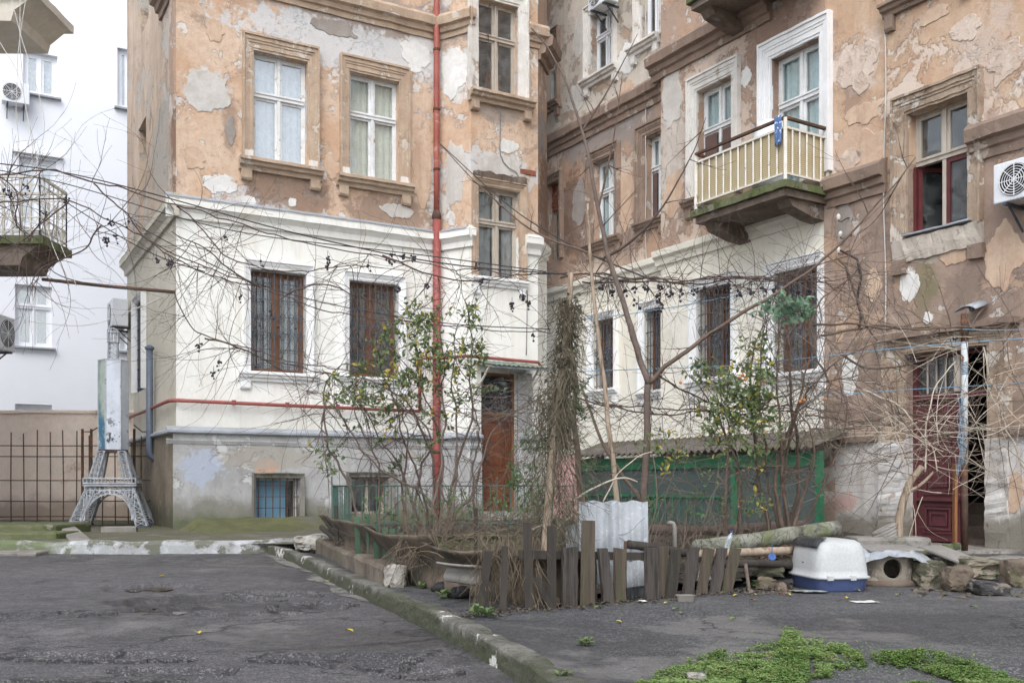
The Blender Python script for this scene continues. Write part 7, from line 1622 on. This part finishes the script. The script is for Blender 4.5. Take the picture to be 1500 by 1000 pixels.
for (px, py, r, c) in ((1042, 545, 28, 10), (1075, 560, 30, 14), (1090, 600, 36, 22), (1110, 540, 20, 10), (1060, 620, 30, 8), (1105, 580, 24, 12), (1120, 620, 30, 8), (1040, 600, 20, 5), (1110, 510, 14, 6), (1050, 640, 30, 7), (1100, 650, 20, 5), (980, 655, 22, 6), (965, 640, 16, 3)): cluster(tw, lf, px, py, 8.4, r, int(c * 1.6), .052, 7, ly)
for (px, py) in ((1112, 690), (1110, 720), (1116, 740), (990, 640), (1115, 620), (970, 690)): cluster(tw, ly, px, py, 8.3, 6, 2, .05, 4, None, 2.0)
st.build('stems', M['bark'], e, True); tag(tw.build('twigs', M['twig_grey'], e), kind='stuff'); tag(lf.build('foliage', LF, e), kind='stuff'); tag(lf2.build('glossy_foliage', LFB, e), kind='stuff'); tag(ly.build('yellow_foliage', LFY, e), kind='stuff')
hip = simple('orange_rose_hip', srgb(190, 128, 76), srgb(172, 108, 60), 12, .4, .05)
for (px, py) in ((997, 560), (1084, 553), (1088, 549), (1092, 556), (1120, 558), (1172, 588), (1178, 586), (1208, 585)):
    mb = MB(); c = P(px, py, 8.3); mb.lathe(c, [(.004, -.014), (.013, -.008), (.015, 0), (.011, .01), (.003, .014)], 10); mb.tube([c + Vector((0, 0, .012)), c + Vector((.01, .02, .05))], .002, 3); mb.build('rose_hip', hip, e, True)

# --- pale wicker-like shrub before the maroon door
e = empty('bare_shrub', G(1318, 806, .12), 'pale straw coloured bare shrub sprawling before the maroon door', 'shrub'); tw = MB(); tw2 = MB()
limb('trunk', [(1312, 800), (1318, 745), (1332, 705), (1352, 682)], 9.3, 9.3, .045, .03, M['post_wood'], e, .02, 9)
limb('trunk', [(1318, 745), (1330, 720), (1350, 712), (1368, 690)], 9.3, 9.2, .02, .012, M['post_wood'], e, .02, 7)
for k in range(70):
    a = vr(-.5, 6.0); L = vr(.45, 1.6); c = P(1365 + VR.gauss(0, 38), 655 + VR.gauss(0, 28), 9.3 + vr(-.2, .2)); d0 = Vector((math.cos(a), vr(-.4, .4), math.sin(a) * .7 + .15)); grow(tw if k % 2 else tw2, c, d0, L, vr(.003, .0058), 1, .07, .17, -.025 if math.sin(a) > 0 else .02, 2, sides=4, kr=(.2, .5), flat=.9)
for k in range(60):
    c = P(1470 + VR.gauss(0, 40), 585 + VR.gauss(0, 45), 9.6 + vr(-.3, .3)); a = vr(0, 6.28); grow(tw2 if k % 2 else tw, c, (math.cos(a), vr(-.3, .3), math.sin(a)), vr(.4, 1.2), vr(.003, .0052), 1, .07, .18, -.02, 2, sides=4, flat=.9)
for k in range(18):
    c = P(vr(1240, 1330), vr(560, 690), 9.5 + vr(-.3, .3)); a = vr(-.6, .6) + (math.pi if VR.random() < .5 else 0); grow(tw2, c, (math.cos(a), vr(-.3, .3), math.sin(a)), vr(.4, 1.1), .004, 1, .09, .25, -.01, 2, sides=3, flat=.9)
limb('branch', [(1500, 690), (1470, 620), (1450, 560), (1440, 520)], 9.7, 9.6, .01, .005, M['twig_pale'], e, .05, 5); limb('branch', [(1262, 570), (1320, 596), (1360, 640), (1370, 690)], 9.4, 9.3, .009, .006, M['twig_pale'], e, .04, 5)
limb('branch', [(1350, 690), (1356, 640), (1362, 590), (1372, 560), (1400, 530)], 9.3, 9.4, .009, .005, M['twig_pale'], e, .03, 5); limb('branch', [(1440, 510), (1455, 560), (1480, 610), (1520, 640)], 9.6, 9.6, .009, .005, M['twig_pale'], e, .04, 5)
tag(tw.build('twigs', M['twig_pale'], e), kind='stuff'); tag(tw2.build('grey_twigs', M['twig_grey'], e), kind='stuff')

# --- undergrowth, dry stems hanging at the bed corner, litter
tw, tl_, tl2 = MB(), MB(), MB()
for k in range(900):
    px = vr(520, 1210); py = vr(728, 800); Y = vr(7.0, 11.5); c = P(px, py, Y)
    if not inside((c.x, c.y), soil_poly): continue
    c.z = .2; grow(tw, c, Vector((vr(-1, 1), vr(-.6, .6), vr(.2, 1.3))), vr(.12, .45), .0035, 1, .06, .4, -.06, 2, sides=3)
for k in range(170):
    px = vr(600, 790); Y = vr(6.3, 7.6); c = P(px, vr(760, 830), Y); grow(tw, c, Vector((vr(-.8, .8), vr(-.6, .2), vr(-.2, 1))), vr(.15, .4), .003, 0, .05, .5, -.14, sides=3)
for k in range(240):
    c = P(vr(700, 790), vr(780, 845), 5.95 + vr(-.1, .1)); grow(tw, c, Vector((vr(-.35, .35), vr(-.4, .2), -1)), vr(.15, .36), .003, 0, .04, .45, -.12, sides=3)
for k in range(60):
    c = P(vr(585, 640), vr(775, 800), 7.0 + vr(-.1, .1)); grow(tw, c, Vector((vr(-.5, .5), vr(-.4, .2), -.6)), vr(.15, .4), .003, 0, .05, .5, -.1, sides=3)
tag(tw.build('dry_undergrowth', M['straw']), 'tangle of dry stems and twigs filling the garden bed', 'undergrowth', kind='stuff')
for k in range(1500):
    x, y = vr(-2, 4), vr(6.2, 12)
    if not inside((x, y), soil_poly): continue
    tl_.leaf((x, y, .2 + .09 * mnoise.noise(Vector((x, y, 4)) * 1.1)), (vr(-1, 1), vr(-1, 1), vr(-.2, .4)), (0, 0, 1), vr(.03, .07), vr(.02, .04))
tag(tl_.build('leaf_litter', simple('dead_leaf_brown', srgb(106, 92, 76), srgb(74, 64, 53), 9, .9, .2)), 'dead brown leaves lying on the garden soil', 'leaf litter', kind='stuff')
for k in range(500):
    t = VR.random(); q = WP.p(vr(-.9, 2.2), vr(-.1, .12) + VR.gauss(0, .04), 0); tl2.leaf((q.x, q.y, h_pav(q.x, q.y) + vr(.003, .012)), (vr(-1, 1), vr(-1, 1), vr(-.1, .3)), (0, 0, 1), vr(.015, .05), vr(.01, .025))
tag(tl2.build('fence_litter', simple('dark_leaf_crumbs', srgb(104, 92, 78), srgb(78, 70, 60), 9, .9, .2)), 'dark leaf crumbs gathered along the foot of the boards', 'leaf litter', kind='stuff')
# bare bush along the green railing and twig screen before the enclosure
e = empty('bare_bush', P(1000, 790, 8.2), 'twiggy grey bare bush before the green enclosure', 'bush'); tw = MB()
for k in range(34):
    px = vr(880, 1130); c = P(px, 790, 8.4 + vr(-.6, .6)); c.z = .15; grow(tw, c, Vector((vr(-.8, .8), vr(-.3, .3), 1)), vr(.6, 1.3), .006, 2, .08, .28, -.01, 3, sides=4)
tag(tw.build('twigs', M['twig_grey'], e), kind='stuff')
e = empty('bare_bush', P(700, 790, 8.6), 'dry thicket of upright stems below the brown front door', 'bush'); tw = MB()
for k in range(46):
    px = vr(590, 830); c = P(px, 780, 8.4 + vr(-.8, .8)); c.z = .15; grow(tw, c, Vector((vr(-.4, .4), vr(-.3, .3), 1)), vr(.5, 1.2), .005, 1, .08, .24, -.01, 3, sides=4)
tag(tw.build('stems', M['straw'], e), kind='stuff'); tw = MB()
for k in range(40):
    px = vr(690, 800); c = P(px, vr(560, 620), 8.2 + vr(-.3, .3)); grow(tw, c, Vector((vr(-1, 1), vr(-.2, .2), vr(-.5, .3))), vr(.2, .6), .0045, 1, .06, .4, -.1, 2, sides=3)
tag(tw.build('twigs', M['twig'], e), kind='stuff')

e = empty('garden_shrub', P(900, 790, 8.0), 'low mixed green shoots growing through the dry garden bed', 'shrub'); lf, tw = MB(), MB()
for (px, py, r, c) in ((560, 735, 26, 8), (620, 745, 30, 8), (680, 735, 26, 9), (740, 740, 24, 10), (790, 735, 22, 8), (960, 745, 26, 6), (1030, 740, 30, 7), (1110, 745, 26, 7), (1060, 700, 30, 6), (860, 690, 20, 5)): cluster(tw, lf, px, py, 8.0, r, c, .035, 7, None, .7, .13)
tag(tw.build('shoots', M['twig_grey'], e), kind='stuff'); tag(lf.build('foliage', LFD, e), kind='stuff')

# small weeds at the wall foot
def weed(px, py, label, n, s, z=.1):
    b = G(px, py, z); mb = MB()
    for k in range(n): a = vr(0, 6.28); mb.leaf(b + Vector((vr(-.5, .5) * s, vr(-.5, .5) * s, vr(.0, .4) * s)), (math.cos(a), math.sin(a), vr(.1, .9)), (0, 0, 1), s * vr(.4, .8), s * vr(.25, .45))
    tag(mb.build('weed', LF), label, 'weed')
weed(706, 903, 'small green weed at the foot of the leaning stake', 26, .1); weed(858, 944, 'tiny green weed growing alone in the grey asphalt', 40, .05); weed(655, 876, 'green weed beneath the broken slate', 26, .09); weed(827, 990, 'small green weed on the kerb near the white patch', 14, .045); weed(622, 862, 'low yellowish weed by the whitewashed stone', 22, .08); weed(1107, 860, 'broad-leaved weed beside the leaning boards', 14, .09)

# green ground cover in the broken asphalt
gc, gy = MB(), MB(); poly_px = [[(930, 1004), (960, 985), (1010, 965), (1060, 955), (1090, 952), (1120, 945), (1142, 940), (1150, 922), (1160, 922), (1180, 938), (1205, 940), (1240, 950), (1262, 962), (1270, 972), (1240, 975), (1215, 972), (1220, 985), (1180, 992), (1178, 1010), (930, 1010)],
    [(1275, 955), (1320, 955), (1380, 960), (1440, 975), (1490, 995), (1500, 1010), (1430, 1010), (1390, 988), (1330, 970), (1280, 968)], [(1290, 1004), (1340, 998), (1370, 1010), (1290, 1012)]]
for pp in poly_px:
    xs = [p[0] for p in pp]; ys = [p[1] for p in pp]; area = (max(xs) - min(xs)) * (max(ys) - min(ys))
    for k in range(int(area * 1.25)):
        px, py = vr(min(xs), max(xs)), vr(min(ys), max(ys)); jx, jy = 7 * mnoise.noise(Vector((px * .08, py * .15, 0))), 4 * mnoise.noise(Vector((px * .08, py * .15, 7)))
        if not inside((px + jx, py + jy), pp) or mnoise.noise(Vector((px * .05, py * .11, 3))) < -.38: continue
        dn = mnoise.noise(Vector((px * .03, py * .07, 13)))
        if VR.random() < .35 - dn: continue
        b = G(px, py, .1); h = .012 + .022 * max(0, .5 + mnoise.noise(Vector((b.x * 7, b.y * 7, 1)))); b.z = h_pav(b.x, b.y) + vr(.0, 1) * h; a = vr(0, 6.28)
        for r_ in range(3): (gc if VR.random() > .12 else gy).leaf(b, (math.cos(a + r_ * 2.4), math.sin(a + r_ * 2.4), vr(.1, .7)), (0, 0, 1), vr(.006, .016), vr(.005, .010))
for k in range(700):
    pp = poly_px[k % 2]; a = VR.choice(pp); px, py = a[0] + VR.gauss(0, 26), a[1] + VR.gauss(0, 9)
    if py > 715 + 200 and py < 1010: b = G(px, py, .1); b.z = h_pav(b.x, b.y) + .004; gc.leaf(b, (vr(-1, 1), vr(-1, 1), .3), (0, 0, 1), vr(.006, .014), vr(.005, .009))
tag(gy.build('ground_cover', leafmat('yellowing_ground_cover', srgb(138, 140, 78), srgb(112, 106, 62))), 'yellowing shoots among the green ground cover', 'ground cover', kind='stuff')
tag(gc.build('ground_cover', LGC), 'bright green creeping ground cover in the broken asphalt', 'ground cover', kind='stuff')

rb = MB()
for k in range(260):
    px, py = (vr(1340, 1500), vr(846, 874)) if k % 3 else (vr(1090, 1160), vr(860, 872)); b = G(px, py, .1); s = abs(VR.gauss(0, .012)) + .004; b.z = h_pav(b.x, b.y) + s * .4
    for q in ([Vector((VR.gauss(0, s), VR.gauss(0, s), VR.gauss(0, s * .6))) for _ in range(4)],): rb.face([b + q[0], b + q[1], b + q[2]]); rb.face([b + q[0], b + q[1], b + q[3]]); rb.face([b + q[1], b + q[2], b + q[3]]); rb.face([b + q[0], b + q[2], b + q[3]])
tag(rb.build('rubble_crumbs', M['rock']), 'small stone crumbs scattered before the rubble', 'rubble', kind='stuff')

# ------------------------------------------------------------------ wires
wm = simple('black_cable', srgb(52, 50, 52), srgb(44, 42, 44), 4, .6, .05); wl = simple('pale_cord', srgb(206, 204, 200), srgb(188, 186, 182), 4, .7, .05); wb = simple('blue_line', srgb(120, 164, 190), srgb(104, 146, 172), 4, .6, .05)
def wire(lst, Y0, Y1, r, mat, label, cat='cable', amp=0.0):
    p = resample(smoothp(pl3(lst, Y0, Y1), 3), 40)
    if amp: p = [q + mnoise.noise_vector(q * 1.5) * amp for q in p]
    mb = MB(); mb.tube(p, r, 5); tag(mb.build('cable' if cat == 'cable' else 'cord', mat, None, True), label, cat)
wire([(-20, 238), (60, 246), (140, 262), (262, 294), (420, 340), (640, 388), (830, 402)], 13, 11, .008, wm, 'black cable carrying the grape vine past the corner building')
wire([(-20, 246), (100, 268), (262, 320), (370, 345), (520, 362), (640, 376), (800, 398)], 13.2, 11.2, .0065, wm, 'second black cable sagging just under the vine cable')
wire([(-10, 340), (60, 380), (90, 410), (200, 425)], 14, 14.5, .008, wm, 'short black cable sagging below the mossy balcony')
wire([(200, 330), (330, 400), (450, 440), (640, 475), (806, 482)], 12, 11.4, .006, wm, 'dark cable running low across the barred windows')
wire([(100, 298), (180, 350), (240, 380), (300, 398)], 12.5, 11.5, .007, wm, 'dark cable slanting from the wing to the corner building')
wire([(642, 208), (700, 262), (760, 315), (850, 368), (960, 412)], 17.6, 9, .008, wm, 'thin cable from the drainpipe to the vine wire')
wire([(40, 470), (120, 480), (170, 465), (260, 425)], 15, 15.9, .007, wl, 'pale cord looping to the side wall air conditioner')
for i, (l, y) in enumerate((([(15, 0), (40, 80), (70, 180), (45, 260), (100, 420)], 13), ([(28, 0), (32, 140), (60, 260), (110, 420)], 13), ([(38, -5), (22, 120), (28, 240), (10, 330)], 13.2), ([(0, 60), (30, 110), (45, 200), (46, 250)], 13.1))):
    wire(l, y, y, .005, wl, ('pale cord drooping from the upper balcony toward the wing railing', 'long pale cord hanging past the white building window', 'pale cord hanging beside the wing balcony rail', 'short pale cord slung under the upper balcony')[i], 'cord', .03)
wire([(830, 545), (950, 540), (1080, 536), (1200, 522), (1350, 506), (1520, 494)], 8.6, 9.6, .004, wb, 'blue washing line stretched before the maroon door', 'cord')
wire([(840, 470), (960, 455), (1060, 436), (1150, 420)], 9.2, 9, .004, wb, 'thin blue line across the cream wall windows', 'cord')
wire([(1190, 580), (1300, 572), (1410, 566), (1510, 560)], 9.8, 9.8, .004, wb, 'lower blue washing line across the door pier', 'cord')
wire([(1410, 482), (1455, 484), (1510, 482)], 9.9, 9.9, .004, wb, 'short blue line from the post top along the lintel', 'cord')
u = WC2.u(1300); mb = MB(); mb.tube([WC2.p(WC2.u(1298) + .02 * math.sin(k), .03, ZL + 1.2 + k * .45) for k in range(20)], .009, 5); tag(mb.build('cable', wl, None, True), 'pale cable running straight up the ochre wall', 'cable')
u = WC2.u(1262); za, zb_ = WC2.z(1262, 480), WC2.z(1262, 380); mb = MB(); mb.tube([WC2.p(u + .03 * math.sin(k * .9), .05, za + (zb_ - za) * k / 12) for k in range(13)] + [WC2.p(WC2.u(1238), .1, WC2.z(1238, 368))], .016, 6); tag(mb.build('cable', wm, None, True), 'thick black cable climbing to the porcelain insulators', 'cable')
mb = MB(); ps = [WB.p(WB.u(770), .02, WB.z(770, 520)), WB.p(WB.u(772), .02, WB.z(772, 440)), WB.p(WB.u(770), .03, WB.z(770, 260)), WB.p(WB.u(730), .03, WB.z(730, 240)), WB.p(WB.u(732), .03, WB.z(732, 190)), WB.p(WB.u(732), .04, WB.z(732, 165))]; mb.tube(resample(smoothp(ps), 30), .008, 5); tag(mb.build('cable', M['slate_grey'], None, True), 'thin grey cable running up the bay front', 'cable')
mb = MB(); ps = [WC1.p(WC1.u(948), .03, WC1.z(948, y)) + Vector((.02 * math.sin(y * .05), 0, 0)) for y in (-20, 60, 130, 200, 260, 330, 400)]; mb.tube(resample(smoothp(ps), 30), .009, 5); tag(mb.build('cable', wl, None, True), 'pale cable hanging down the recessed brown wall', 'cable')
